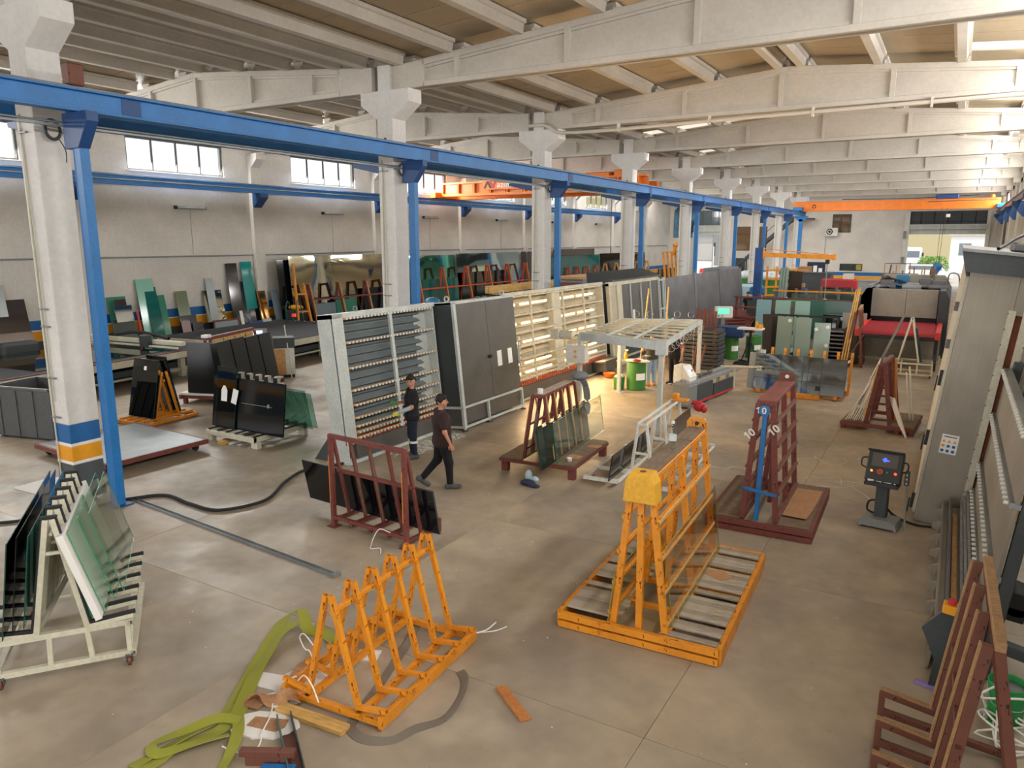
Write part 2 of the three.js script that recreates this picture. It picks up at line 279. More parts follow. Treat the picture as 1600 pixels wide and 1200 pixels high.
{ // roof: purlins and panels
  const roof = structGroup('ceiling');
  const PN = [-12.5, -11, -9.05, -7.05, -5.05, -4.42, -2.4, -0.4, 1.6, 2.8], PA = [-26.9, -25.2, -23.3, -21.4, -20.1, -18.3, -16.4, -14.6, -13.7];
  const bays = []; for (let k = -3; k <= 8; k++) bays.push([k === -3 ? ZN : ZC(k), k === 8 ? ZE : ZC(k + 1)]);
  const prof = (L) => { const g = prism([[-0.1, 0], [0.1, 0], [0.13, 0.2], [0.19, 0.22], [0.19, 0.3], [-0.19, 0.3], [-0.19, 0.22], [-0.13, 0.2]], L, 0.004); const h = span(-0.07, 0.07, -0.015, 0.2, L / 2 - 0.01, L / 2 + 0.12); return [g]; };
  const purlins = {}, panels = {};
  bays.forEach(([a, b], bi) => {
    const L = a - b - 0.36, key = L.toFixed(2);
    for (const [P, H] of [[PN, navH], [PA, aisH]]) for (const x of P) {
      const m = purlins[key] ? copyPart(purlins[key], roof) : (purlins[key] = struct('purlin', prof(L), mat.concrete, roof));
      m.position.set(x, H(x) - 0.03, (a + b) / 2);
    }
    const n = 8, pw = (a - b) / n;
    for (const [x0, x1, H] of [[-12.98, -4.75, navH], [-4.75, WR, navH], [WL - 0.3, -20.4, aisH], [-20.4, -12.98, aisH]]) for (let i = 0; i < n; i++) {
      const farSky = i === 0 && bi >= 6 && ((x0 === -12.98 && x1 === -4.75) || (bi >= 9 && x0 !== -4.75));
      const z = a - (i + 0.5) * pw, lastStrip = i === n - 1, sky = lastStrip && x0 === -4.75;
      const w = Math.hypot(x1 - x0, H(x1) - H(x0)), rot = Math.atan2(H(x1) - H(x0), x1 - x0), key2 = (x0 + pw * 10).toFixed(2) + sky;
      if (farSky) { const m = struct('skylight_panel', box(w, 0.02, pw - 0.022, 0, 0, 0, 0, 0, 0, 0.003), mat.skylight, roof); m.position.set((x0 + x1) / 2, (H(x0) + H(x1)) / 2 + 0.31, z); m.rotation.z = rot; areaLight(w * 0.8, pw * 0.8, [(x0 + x1) / 2, H((x0 + x1) / 2) - 0.3, z], [(x0 + x1) / 2, 0, z - 2], DAY, SKYLIGHT * 1.6); continue; }
      if (sky) { // translucent strip: only over the two outer fields of the slope
        const xa = -0.4, wa = Math.hypot(x1 - xa, H(x1) - H(xa)), wb = w - wa, pts = [[x0, xa, wb], [xa, x1, wa]];
        pts.forEach(([p, q, ww], s) => { const m = obj(s ? 'skylight_panel' : 'roof_panel', box(ww, s ? 0.02 : 0.06, pw - 0.012, 0, 0, 0, 0, 0, 0, 0.003), s ? mat.skylight : mat.roof, roof); m.position.set((p + q) / 2, (H(p) + H(q)) / 2 + 0.31, z); m.rotation.z = Math.atan2(H(q) - H(p), q - p); });
        continue;
      }
      const m = panels[key2] ? copyPart(panels[key2], roof) : (panels[key2] = struct('roof_panel', box(w, 0.06, pw - 0.022, 0, 0, 0, 0, 0, 0, 0.003), mat.roof, roof));
      m.position.set((x0 + x1) / 2, (H(x0) + H(x1)) / 2 + 0.31, z); m.rotation.z = rot;
    }
    const zs = b + pw / 2; if (bi < 10) areaLight(3.2, pw * 0.8, [1.25, 9.15, zs + 0.15], [1.0, 0, zs + 0.15], DAY, SKYLIGHT);
  });
  struct('ridge_seal', [span(-5.2, -4.3, 9.86, 9.95, ZN, ZE), span(-20.9, -19.9, 9.86, 9.95, ZN, ZE)], mat.roof, roof);
  { // dark weather skin above the panels, left open over the translucent strips
    const deck = [], slab = (p, q, H, za, zb) => { if (za - zb > 0.05) deck.push(box(Math.hypot(q - p, H(q) - H(p)), 0.03, za - zb, (p + q) / 2, (H(p) + H(q)) / 2 + 0.37, (za + zb) / 2, 0, 0, Math.atan2(H(q) - H(p), q - p))); };
    slab(-4.75, -0.4, navH, ZN, ZE);
    bays.forEach(([a, b], bi) => { const pw = (a - b) / 8, n = bi >= 6 ? pw : 0, s = bi >= 9 ? pw : 0; slab(-13.3, -4.75, navH, a - n, b); slab(WL - 0.3, -20.4, aisH, a - s, b); slab(-20.4, -13.0, aisH, a - s, b); slab(-0.4, WR, navH, a, b + pw + (bi >= 9 ? 0 : 0)); });
    struct('roof_deck', deck, mat.skyDeck, roof);
  }
}
// columns: painted bands, corbel head
for (let k = -2; k <= 8; k++) {
  const c = structGroup('column'), x0 = -0.25, x1 = 0.25, d = 0.55; c.position.set(k === 0 ? -13.36 : XC, 0, ZC(k));
  const seg = (n, y0, y1, m) => struct(n, span(x0, x1, y0, y1, -d / 2, d / 2, 0.012), m, c);
  seg('grey_base', 0, 0.66, mat.bandGrey); seg('white_line', 0.66, 0.72, mat.bandWhite); seg('yellow_band', 0.72, 0.99, mat.bandYellow); seg('white_line', 0.99, 1.05, mat.bandWhite); seg('blue_band', 1.05, 1.39, mat.bandBlue);
  struct('shaft', [span(x0, x1, 1.39, 7.62, -d / 2, d / 2, 0.012), prism([[x0, 7.6], [x1, 7.6], [0.78, 7.98], [0.78, 8.3], [-0.78, 8.3], [-0.78, 7.98]], d, 0.012), span(-0.2, 0.2, 8.25, 8.9, -0.27, 0.27, 0.01)], mat.column, c);
  struct('anchor_hole', cyl(0.05, [0, 7.1, d / 2 - 0.03], [0, 7.1, d / 2 + 0.002]), mat.black, c);
  if (k >= 0) { // conduits on the camera side of the column
    struct('conduit', [tube([[-0.14, 0.1, d / 2 + 0.02], [-0.15, 3, d / 2 + 0.02], [-0.12, 6.6, d / 2 + 0.02]], 0.016, 12), tube([[-0.07, 1.8, d / 2 + 0.02], [-0.05, 4, d / 2 + 0.025], [-0.12, 6.6, d / 2 + 0.03]], 0.009, 12)], mat.cream, c);
    struct('pipe_clamp', [1.5, 2.2, 3.1, 3.4, 6.3].map((y) => span(-0.19, 0.06, y, y + 0.025, d / 2, d / 2 + 0.045)), mat.galv, c);
  }
}
// left wall with window openings, pilasters and painted bands
const WIN = []; for (let k = -2; k <= 7; k++) WIN.push(-11.88 - 8.25 * k);
{
  const t = 0.3, y0 = 7.2, y1 = 8.44, w = 4.4;
  const up = [span(WL - t, WL, 1.78, y0, ZN, ZE, 0), span(WL - t, WL, y1, 9.4, ZN, ZE, 0)]; let z = ZN;
  for (const c of WIN) { up.push(span(WL - t, WL, y0, y1, z, c + w / 2, 0)); z = c - w / 2; } up.push(span(WL - t, WL, y0, y1, z, ZE, 0));
  const wl = struct('wall_left', up, mat.wall);
  const band = (n, a, b, m) => struct(n, span(WL - t, WL, a, b, ZN, ZE, 0), m, wl);
  band('blue_band', 1.44, 1.78, mat.bandBlue); band('yellow_band', 1.05, 1.40, mat.bandYellow); band('white_line', 1.40, 1.44, mat.bandWhite); band('dark_base', 0, 1.05, mat.bandGrey);
  for (let k = -2; k <= 8; k++) struct('pilaster', [span(WL, WL + 0.22, 0, 8.2, -0.28, 0.28, 0.01), prism([[0, 7.7], [0.22, 7.7], [0.6, 8.05], [0.6, 8.3], [0, 8.3]], 0.5, 0.01).translate(WL, 0, 0)], mat.wall, wl).position.z = ZC(k) + 0.2;
  for (let z = ZN - 2; z > ZE; z -= 2.06) struct('panel_seam', span(WL - 0.02, WL + 0.001, 1.8, 7.15, z, z + 0.008, 0), mat.concrete, wl);
  WIN.forEach((c, i) => {
    const g = structGroup('window_' + (i + 1)); g.position.set(WL - 0.08, 0, c);
    const f = [span(-0.03, 0.04, y0, y0 + 0.06, -w / 2, w / 2), span(-0.03, 0.04, y1 - 0.06, y1, -w / 2, w / 2)];
    for (let k = 0; k <= 4; k++) { const zz = -w / 2 + 0.03 + k * (w - 0.06) / 4; f.push(span(-0.03, 0.04, y0 + 0.05, y1 - 0.05, zz - 0.03, zz + 0.03)); }
    struct('window_frame', f, mat.darkPanel, g); struct('sill', span(0, 0.12, y0 - 0.05, y0, -w / 2 - 0.06, w / 2 + 0.06), mat.wall, g);
    for (let k = 0; k < 4; k++) { const a = -w / 2 + 0.06 + k * (w - 0.06) / 4; struct('pane', span(-0.004, 0.004, y0 + 0.06, y1 - 0.06, a, a + (w - 0.06) / 4 - 0.06, 0), mat.windowGlass, g); }
    if (i < 9) areaLight(w - 0.2, 1.1, [WL + 0.06, 7.82, c], [WL + 3, 6.7, c], DAY, WINDOW);
  });
  struct('cable_tray', [tube([[WL + 0.05, 3.9, 0], [WL + 0.05, 3.92, -12], [WL + 0.05, 3.88, -24], [WL + 0.06, 3.92, -36], [WL + 0.05, 3.88, -50], [WL + 0.05, 3.9, -80]], 0.035, 60)], mat.grey, wl);
}
// right wall: painted lower part, ribbed cladding above, high windows
{
  const t = 0.25, wr = struct('wall_right', [span(WR, WR + t, 0, 3.4, ZN, ZE, 0)], mat.paleGrey);
  struct('cladding', [span(WR + 0.04, WR + t, 3.4, 7.4, ZN, ZE, 0), span(WR + 0.04, WR + t, 8.3, 9.3, ZN, ZE, 0)], mat.clad, wr);
  for (let z = ZN - 0.5; z > ZE; z -= 0.5) struct('cladding_rib', span(WR, WR + 0.06, 3.4, 7.4, z - 0.06, z + 0.06, 0.01), mat.clad, wr);
  for (let k = -2; k <= 8; k++) { struct('wall_column', [span(WR - 0.12, WR + 0.1, 0, 8.3, -0.25, 0.25, 0.01), span(WR - 0.5, WR, 8.0, 8.3, -0.25, 0.25, 0.02)], mat.concrete, wr).position.z = ZC(k); }
  struct('downpipe', cyl(0.08, [WR - 0.1, 0, -70], [WR - 0.1, 8, -70]), mat.darkPanel, wr);
  for (let k = -2; k < 8; k++) {
    const g = structGroup('window_' + (k + 13)), zc = (ZC(k) + ZC(k + 1)) / 2, w = 5; g.position.set(WR + 0.1, 0, zc);
    struct('window_frame', [span(-0.03, 0.04, 7.4, 7.46, -w / 2, w / 2), span(-0.03, 0.04, 8.24, 8.3, -w / 2, w / 2), ...[0, 1, 2, 3, 4].map((i) => span(-0.03, 0.04, 7.4, 8.3, -w / 2 + i * w / 4 - 0.03, -w / 2 + i * w / 4 + 0.03))], mat.steel, g);
    for (let i = 0; i < 4; i++) struct('pane', span(-0.004, 0.004, 7.46, 8.24, -w / 2 + i * w / 4 + 0.04, -w / 2 + (i + 1) * w / 4 - 0.04, 0), mat.windowGlass, g);
    areaLight(w - 0.3, 0.75, [WR - 0.05, 7.85, zc], [WR - 4, 7.2, zc], DAY, EAST);
    struct('pier', [span(-0.06, 0.15, 7.4, 8.3, w / 2, (ZC(k) - ZC(k + 1)) / 2, 0), span(-0.06, 0.15, 7.4, 8.3, -(ZC(k) - ZC(k + 1)) / 2, -w / 2, 0)], mat.clad, wr).position.set(WR + 0.1, 0, zc);
  }
}
// near end wall behind the photographer: two open gates
{
  struct('wall_near', [span(WL, -25, 0, 10, ZN, ZN + 0.3, 0), span(-25, -16, 5.2, 10, ZN, ZN + 0.3, 0), span(-16, -11, 0, 10, ZN, ZN + 0.3, 0), span(-11, 1, 5.6, 7.5, ZN, ZN + 0.3, 0), span(-11, -10.4, 7.5, 10, ZN, ZN + 0.3, 0), span(-6.2, 1, 7.5, 10, ZN, ZN + 0.3, 0), span(-10.4, -6.2, 9.3, 10, ZN, ZN + 0.3, 0), span(1, WR + .2, 0, 10, ZN, ZN + 0.3, 0)], mat.wall);
  { const g = structGroup('window_40'); g.position.set(-8.3, 0, ZN + 0.15); struct('window_frame', [...[-2.1, -0.7, 0.7, 2.1].map((x) => span(x - 0.04, x + 0.04, 7.5, 9.3, -0.05, 0.05)), ...[7.5, 8.4, 9.3].map((y) => span(-2.1, 2.1, y - 0.04, y + 0.04, -0.05, 0.05))], mat.steel, g); for (let i = 0; i < 3; i++) for (let j = 0; j < 2; j++) struct('pane', span(-2.06 + i * 1.4, -0.74 + i * 1.4, 7.54 + j * 0.9, 8.36 + j * 0.9, -0.004, 0.004, 0), mat.windowGlass, g); }
  areaLight(11.5, 5.4, [-5, 2.8, ZN - 0.1], [-5, 2.6, 0], DAY, DOOR); areaLight(8.6, 5, [-20.5, 2.6, ZN - 0.1], [-20.5, 2.5, 0], DAY, DOOR);
}
// far end wall
{
  const t = 0.3, H = 9.9;
  // [x0,x1,y0,y1] openings: left gate, arched window, middle glazing, right gate, small upper windows
  const cells = [[WL, -27.2, 0, H], [-27.2, -24.9, 0, 4.7], [-27.2, -24.9, 8.2, H], [-24.9, -21.4, 7.55, H], [-21.4, -20.4, 0, H], [-20.4, -17.2, 0, 3.36], [-20.4, -17.2, 5.84, H], [-17.2, -4.6, 0, H], [-4.6, 2.2, 7.1, H], [2.2, WR, 0, H]];
  const e = struct('wall_end', cells.map(([a, b, c, d]) => span(a, b, c, d, ZE - t, ZE, 0)), mat.wall);
  const band = (n, a, b, m) => struct(n, [span(-21.4, -20.45, a, b, ZE, ZE + 0.006, 0), span(-18.9, -4.7, a, b, ZE, ZE + 0.006, 0)], m, e);
  band('blue_band', 1.02, 1.36, mat.bandBlue); band('yellow_band', 0.62, 0.98, mat.bandYellow);
  // left gate: dark glazing, shutter box, folded shutter
  const lg = structGroup('door_1'); lg.position.set(-23.15, 0, ZE);
  struct('shutter_box', [span(-1.75, 1.75, 5.3, 6.0, -0.35, 0.1), span(-1.75, 1.75, 5.05, 5.3, -0.2, -0.05)], mat.paleGrey, lg);
  for (let i = 0; i < 4; i++) for (let j = 0; j < 2; j++) struct('pane', span(-1.7 + i * 0.86, -0.9 + i * 0.86, 6.06 + j * 0.74, 6.74 + j * 0.74, -0.12, -0.1, 0), mat.glassTint, lg);
  struct('glazing_bars', [...[0, 1, 2, 3, 4].map((i) => span(-1.75 + i * 0.86, -1.69 + i * 0.86, 6, 7.55, -0.16, -0.04)), ...[6.0, 6.74, 7.48].map((y) => span(-1.75, 1.75, y, y + 0.06, -0.15, -0.05))], mat.darkPanel, lg);
  struct('jamb', [span(-1.85, -1.7, 0, 5.3, -0.3, 0.06), span(1.7, 1.85, 0, 5.3, -0.3, 0.06)], mat.paleGrey, lg);
  // arched lattice window
  const aw = structGroup('window_30'); aw.position.set(-26.05, 0, ZE - 0.15);
  const bars = []; for (let i = 0; i <= 5; i++) { const x = -1.15 + i * 0.46; bars.push(span(x - 0.025, x + 0.025, 4.7, Math.min(8.2, 8.2 - Math.max(0, Math.abs(x) - 0.5) * 0.8), -0.03, 0.03)); } for (let j = 0; j <= 4; j++) bars.push(span(-1.15, 1.15, 4.7 + j * 0.87, 4.76 + j * 0.87, -0.03, 0.03));
  struct('window_bars', bars, mat.slate, aw); struct('arch_corner', [prism([[-1.16, 8.25], [-1.16, 7.6], [-0.5, 8.25]], 0.2), prism([[1.16, 8.25], [0.5, 8.25], [1.16, 7.6]], 0.2)], mat.wall, aw);
  for (let i = 0; i < 5; i++) for (let j = 0; j < 4; j++) struct('pane', span(-1.12 + i * 0.46, -0.72 + i * 0.46, 4.77 + j * 0.87, 5.56 + j * 0.87, -0.004, 0.004, 0), mat.windowBlue, aw);
  // brown reflecting glazing
  const bw = structGroup('window_31'); bw.position.set(-18.8, 0, ZE - 0.1);
  struct('window_frame', [span(-1.6, 1.6, 3.36, 3.46, -0.05, 0.06), span(-1.6, 1.6, 5.74, 5.84, -0.05, 0.06), span(-1.6, 1.6, 5.02, 5.1, -0.05, 0.06), ...[-1.6, 0.42, 1.5].map((x) => span(x, x + (x === 0.42 ? 0.35 : 0.1), 3.4, 5.8, -0.05, 0.06))], mat.brown, bw);
  for (const [a, b] of [[-1.5, 0.42], [0.77, 1.5]]) for (const [c, d] of [[3.46, 5.02], [5.1, 5.74]]) struct('pane', span(a, b, c, d, -0.01, 0.01, 0), mat.glassBronze, bw);
  struct('vent_opening', [span(-18.2, -17.5, 6.2, 6.85, ZE, ZE + 0.02, 0), span(-15.4, -14.7, 6.2, 6.85, ZE, ZE + 0.02, 0)], mat.black, e);
  const dd = structGroup('door_2'); dd.position.set(-19.85, 0, ZE); struct('door_leaf', span(-0.6, 0.6, 0, 2.6, 0, 0.06), mat.slate, dd); struct('door_handle', span(0.42, 0.5, 1.1, 1.2, 0.06, 0.12), mat.steel, dd);
  // office window, low window on the nave part
  const ow = structGroup('window_32'); ow.position.set(-10.15, 0, ZE);
  struct('window_frame', [span(-0.85, 0.85, 5.2, 5.3, 0, 0.07), span(-0.85, 0.85, 6.85, 6.95, 0, 0.07), span(-0.85, -0.75, 5.2, 6.95, 0, 0.07), span(0.75, 0.85, 5.2, 6.95, 0, 0.07), span(-0.12, 0.0, 5.2, 6.95, 0, 0.07)], mat.slate, ow);
  struct('pane', span(-0.75, -0.12, 5.3, 6.85, 0.01, 0.03, 0), mat.glassBronze, ow); struct('pane', span(0, 0.75, 5.3, 6.85, 0.01, 0.03, 0), mat.glassBronze, ow);
  const lw = structGroup('window_33'); lw.position.set(-9.0, 0, ZE);
  struct('window_frame', [span(-1.02, 1.02, 1.5, 1.58, 0, 0.07), span(-1.02, 1.02, 2.1, 2.18, 0, 0.07), ...[-1.02, -0.05, 0.4, 0.94].map((x) => span(x, x + 0.08, 1.5, 2.18, 0, 0.07))], mat.slate, lw);
  [[-0.94, -0.05], [0.03, 0.4], [0.48, 0.94]].forEach(([a, b], i) => struct('pane', span(a, b, 1.58, 2.1, 0.01, 0.03, 0), i === 2 ? mat.paneYellow : mat.glassOlive, lw));
  // right gate
  const rg = structGroup('door_3'); rg.position.set(-1.1, 0, ZE);
  for (let i = 0; i < 6; i++) struct('lintel_panel', span(-3.3 + i * 1.09, -2.24 + i * 1.09, 5.9, 7.12, -0.2, 0), mat.slate, rg);
  struct('lintel_back', span(-3.3, 3.2, 5.9, 7.12, -0.26, -0.2, 0), mat.slate, rg);
  struct('lintel_bars', [...[0, 1, 2, 3, 4, 5, 6].map((i) => span(-3.31 + i * 1.09, -3.25 + i * 1.09, 5.9, 7.1, -0.05, 0.03)), span(-3.4, 3.25, 6.12, 6.18, -0.05, 0.03)], mat.black, rg);
  struct('shutter_box', [span(-3.3, 3.2, 5.45, 5.92, -0.4, 0.25), span(-3.2, 3.1, 5.0, 5.46, -0.15, -0.05)], mat.paleGrey, rg);
  struct('jamb', [span(-3.5, -3.1, 0, 7.1, -0.3, 0.35), span(3.05, 3.35, 0, 7.1, -0.3, 0.2)], mat.white, rg);
  struct('control_box', [span(-3.55, -3.3, 4.6, 5.3, 0.35, 0.5), span(-3.55, -3.3, 2.3, 2.9, 0.35, 0.5)], mat.grey, rg);
}
{ const z = ZC(2) + 0.26, p = structGroup('drain_pipe'); struct('pipe', tube([[-13.3, 8.45, z + 0.1], [-12.6, 8.42, z + 0.1], [-12.3, 8.2, z + 0.05], [-11.8, 8.14, z], [-6, 8.17, z], [2.8, 8.22, z]], 0.06, 60, 8), mat.concrete, p); struct('pipe_hanger', [-10, -7, -4, -1, 2].map((x) => span(x - 0.03, x + 0.03, 8.05, 8.32, z - 0.08, z + 0.08)), mat.concrete, p); }

// ---------- crane runways and cranes ----------
{
  const run = (name, label, x, colour, z0, z1, posts, side) => {
    const t = thing(name, label, 'crane rail');
    const seg = (a, b) => [span(x - 0.006, x + 0.006, 6.62, 6.92, a, b, 0), span(x - 0.11, x + 0.11, 6.9, 6.93, a, b), span(x - 0.11, x + 0.11, 6.58, 6.61, a, b)];
    let z = z0; for (let k = 0; z > z1 + 1; k++) { const e = Math.max(z1, ZC(k - 1) - 0.9); obj('girder', seg(z - 0.003, e + 0.003), colour, t); z = e; }
    obj('rail', span(x - 0.025, x + 0.025, 6.93, 6.975, z0, z1), mat.steelDark, t);
    return t;
  };
  const a = run('crane_runway', 'long blue crane rail on posts along the row of columns', -12.3, mat.blue, 12, -73.4);
  for (let k = -1; k <= 7; k++) {
    const z = ZC(k) - (k ? 0 : 0.0);
    obj('post', [span(-12.42, -12.4, 0, 6.56, z - 0.08, z + 0.08), span(-12.24, -12.22, 0, 6.56, z - 0.08, z + 0.08), span(-12.4, -12.24, 0, 6.56, z - 0.008, z + 0.008, 0), span(-12.4, -12.24, 0, 6.4, z + 0.066, z + 0.073, 0)], mat.blue, a);
    obj('base_plate', span(-12.56, -12.12, 0, 0.02, z - 0.17, z + 0.17), mat.blueDark, a);
    obj('bracket', [prism([[-12.6, 6.57], [-11.92, 6.57], [-11.92, 6.42], [-12.22, 6.02], [-12.6, 6.02]], 0.2, 0.008).translate(0, 0, z)], mat.blueDark, a);
    obj('splice_plate', span(-12.294, -12.285, 6.64, 6.89, z - 1.1, z - 0.75), mat.blueDark, a);
  }
  obj('end_post', [span(-12.45, -12.15, 0, 6.3, -71.4, -71.1), prism([[-12.9, 6.56], [-11.7, 6.56], [-11.9, 6.3], [-12.15, 6.1], [-12.45, 6.1], [-12.7, 6.3]], 0.3).translate(0, 0, -71.25)], mat.blue, a);
  obj('end_stop', span(-12.4, -12.2, 6.97, 7.3, -7.35, -7.1, 0.02), mat.brown, a);
  obj('conductor_rail', [span(-12.62, -12.57, 6.36, 6.4, 10, -70), tube([[-12.6, 6.45, 10], [-12.6, 6.42, -20], [-12.6, 6.44, -70]], 0.02, 40)], mat.galv, a);
  const b = run('crane_runway', 'blue crane rail of the side aisle behind the row of columns', -14.15, mat.blue, 12, -66);
  for (let k = -1; k <= 7; k++) obj('bracket', prism([[-13.22, 6.57], [-14.3, 6.57], [-14.3, 6.48], [-13.22, 6.25]], 0.16, 0.008).translate(0, 0, ZC(k)), mat.blueDark, b);
  const c = run('crane_runway', 'blue crane rail on brackets along the white left wall', -27.15, mat.blue, 12, -66);
  for (let k = -1; k <= 7; k++) obj('bracket', prism([[WL + 0.1, 6.57], [-26.9, 6.57], [-26.9, 6.4], [WL + 0.2, 5.95], [WL + 0.1, 5.95]], 0.45, 0.008).translate(0, 0, ZC(k) + 0.2), mat.blueDark, c);
  obj('conductor_rail', span(-26.98, -26.94, 6.74, 6.78, 10, -66), mat.galv, c);
  const d = run('crane_runway', 'bare grey crane rail on blue brackets along the right wall', 2.5, mat.steel, 12, -78);
  for (let k = -1; k <= 8; k++) obj('bracket', prism([[WR, 6.57], [2.2, 6.57], [2.2, 6.4], [2.75, 5.75], [WR, 5.75]], 0.3, 0.008).translate(0, 0, ZC(k)), mat.blueDark, d);
}
const font = await new FontLoader().loadAsync('fonts/droid/droid_sans_bold.typeface.json');
function words(s, size, depth = 0.01) { const g = strip3(new TextGeometry(s, { font, size, depth, curveSegments: 3, bevelEnabled: false })); g.computeBoundingBox(); return g; }
{ // orange travelling crane in the side aisle, with a sign on its walkway
  const t = thing('overhead_crane', 'orange travelling crane with railed walkway and sign over the side aisle', 'crane', [0, 0, -37.6]);
  obj('girder', [span(-27.2, -14.1, 7.05, 7.2, -0.25, 0.25), span(-27.2, -14.1, 7.75, 7.85, -0.25, 0.25), span(-27.2, -14.1, 7.2, 7.75, -0.2, -0.12)], mat.orange, t);
  for (let i = 0; i < 12; i++) { obj('web_rib', span(-26.9 + i * 1.12, -26.82 + i * 1.12, 7.15, 7.8, -0.2, 0.22), mat.orange, t); }
  for (let i = 0; i < 11; i++) obj('web_panel', span(-26.8 + i * 1.12, -25.92 + i * 1.12, 7.2, 7.75, 0.02, 0.06), mat.orange, t);
  obj('girder', [span(-27.2, -14.1, 6.95, 7.6, -1.75, -1.4)], mat.orange, t);
  obj('end_carriage', span(-27.35, -26.95, 6.98, 7.3, -2.2, 0.8, 0.02), mat.orange, t); obj('end_carriage', span(-14.35, -13.95, 6.98, 7.3, -2.2, 0.8, 0.02), mat.orange, t);
  const s = obj('sign_board', span(-24, -21.3, 7.35, 7.92, 0.26, 0.29), mat.orange, t);
  obj('emblem', prism([[0, 0], [0.12, 0], [0.27, 0.3], [0.42, 0], [0.54, 0], [0.33, 0.4], [0.21, 0.4]], 0.01).translate(-23.9, 7.43, 0.297), mat.black, s);
  obj('emblem', prism([[0.4, 0.4], [0.52, 0.4], [0.62, 0.18], [0.74, 0.4], [0.86, 0.4], [0.68, 0], [0.56, 0]], 0.01).translate(-23.9, 7.43, 0.297), mat.redPaint, s);
  obj('lettering', words('azım', 0.3).translate(-23.0, 7.46, 0.292), mat.paper, s); 
  obj('lettering', words('vinç', 0.3).translate(-22.1, 7.46, 0.292), mat.paper, s);
  const h = obj('hoist', [span(-17.6, -16.2, 7.5, 8.05, -1.8, 0.2, 0.04), span(-16, -15.2, 7.4, 8.15, -1.5, 0, 0.05), cyl(0.25, [-17.4, 7.9, -0.9], [-15.4, 7.9, -0.9])], mat.orange, t);
  obj('cable', [cyl(0.015, [-16.4, 3.8, -0.8], [-16.4, 7.6, -0.8], 6)], mat.black, t);
}
{ // nave crane
  const t = thing('overhead_crane', 'plain orange box girder crane spanning the far end of the nave', 'crane', [0, 0, -71]);
  obj('girder', [span(-12.9, 2.45, 6.98, 7.72, -0.25, 0.25, 0.01), span(-12.9, 2.45, 7.72, 7.76, -0.32, 0.32), span(-12.9, 2.45, 6.94, 6.98, -0.32, 0.32)], mat.orange, t);
  obj('end_carriage', span(-12.75, -12.05, 6.98, 7.28, -1.1, 1.2, 0.02), mat.blue, t); obj('end_carriage', span(2.2, 2.75, 6.98, 7.28, -1.1, 1.2, 0.02), mat.blue, t);
  obj('number_ring', new THREE.TorusGeometry(0.13, 0.03, 6, 16).toNonIndexed().translate(-11.2, 7.35, 0.26), mat.black, t);
  obj('trolley_rail', tube([[-9, 7.9, 0.1], [-4, 7.85, 0.1], [1, 8, 0.1]], 0.03, 20), mat.black, t);
  obj('hoist', [span(-2, -0.4, 7.75, 8.1, -0.5, 0.5, 0.05)], mat.blueDark, t); obj('lamp', ball(0.16, 1.9, 7.9, 0), mat.orange, t);
  obj('hoist_rope', [cyl(0.015, [-1.45, 2.6, 0.6], [-1.45, 7, 0.6], 5), cyl(0.015, [-1.3, 2.6, 0.6], [-1.2, 7, 0.6], 5), cyl(0.012, [-1.12, 5, 0.6], [-1.1, 7, 0.6], 5)], mat.black, t);
  const b = obj('hook_block', [ball(0.36, -1.38, 2.35, 0.6, 1, 0.9, 0.5), prism([[-0.3, 0], [0.3, 0], [0.05, -0.45], [-0.05, -0.45]], 0.2).translate(-1.38, 2.2, 0.6)], mat.blue, t);
  obj('hook', tube([[-1.38, 1.8, 0.6], [-1.38, 1.6, 0.6], [-1.25, 1.45, 0.6], [-1.4, 1.38, 0.6], [-1.5, 1.5, 0.6]], 0.03), mat.steelDark, b);
  obj('conduit', cyl(0.03, [-2.5, 7.55, 0.27], [2.3, 7.62, 0.27]), mat.steelDark, t);
  obj('junction_box', span(-1.15, -0.85, 6.3, 6.55, 0.3, 0.4), mat.white, t);
}
// jib crane
{
  const t = thing('jib_crane', 'yellow swinging jib arm on a dark blue post', 'crane', [-9.75, 0, -44.3]);
  obj('post', [span(-0.22, 0.22, 0, 4.1, -0.2, 0.2, 0.02), span(-0.4, 0.4, 0, 0.04, -0.4, 0.4)], mat.blueDark, t);
  obj('arm', [bar([0.0, 3.72, 0], [4.0, 3.6, 0.1], 0.16, 0.24)], mat.yellow, t); obj('bracket', [span(-0.1, 0.25, 3.45, 4.1, -0.16, 0.16, 0.02)], mat.yellow, t);
  obj('tie_rod', cyl(0.025, [0.2, 4.05, 0], [3.7, 3.74, 0.1]), mat.yellow, t); obj('arm_end', span(3.9, 4.06, 3.45, 3.78, -0.02, 0.22), mat.yellow, t);
  obj('trolley', span(3.55, 3.75, 3.25, 3.48, 0, 0.2), mat.black, t); obj('lift_hose', cyl(0.025, [3.65, 1.3, 0.1], [3.65, 3.3, 0.1]), mat.grey, t); obj('lift_handle', span(3.55, 3.78, 0.95, 1.35, 0, 0.22, 0.03), mat.white, t);
}
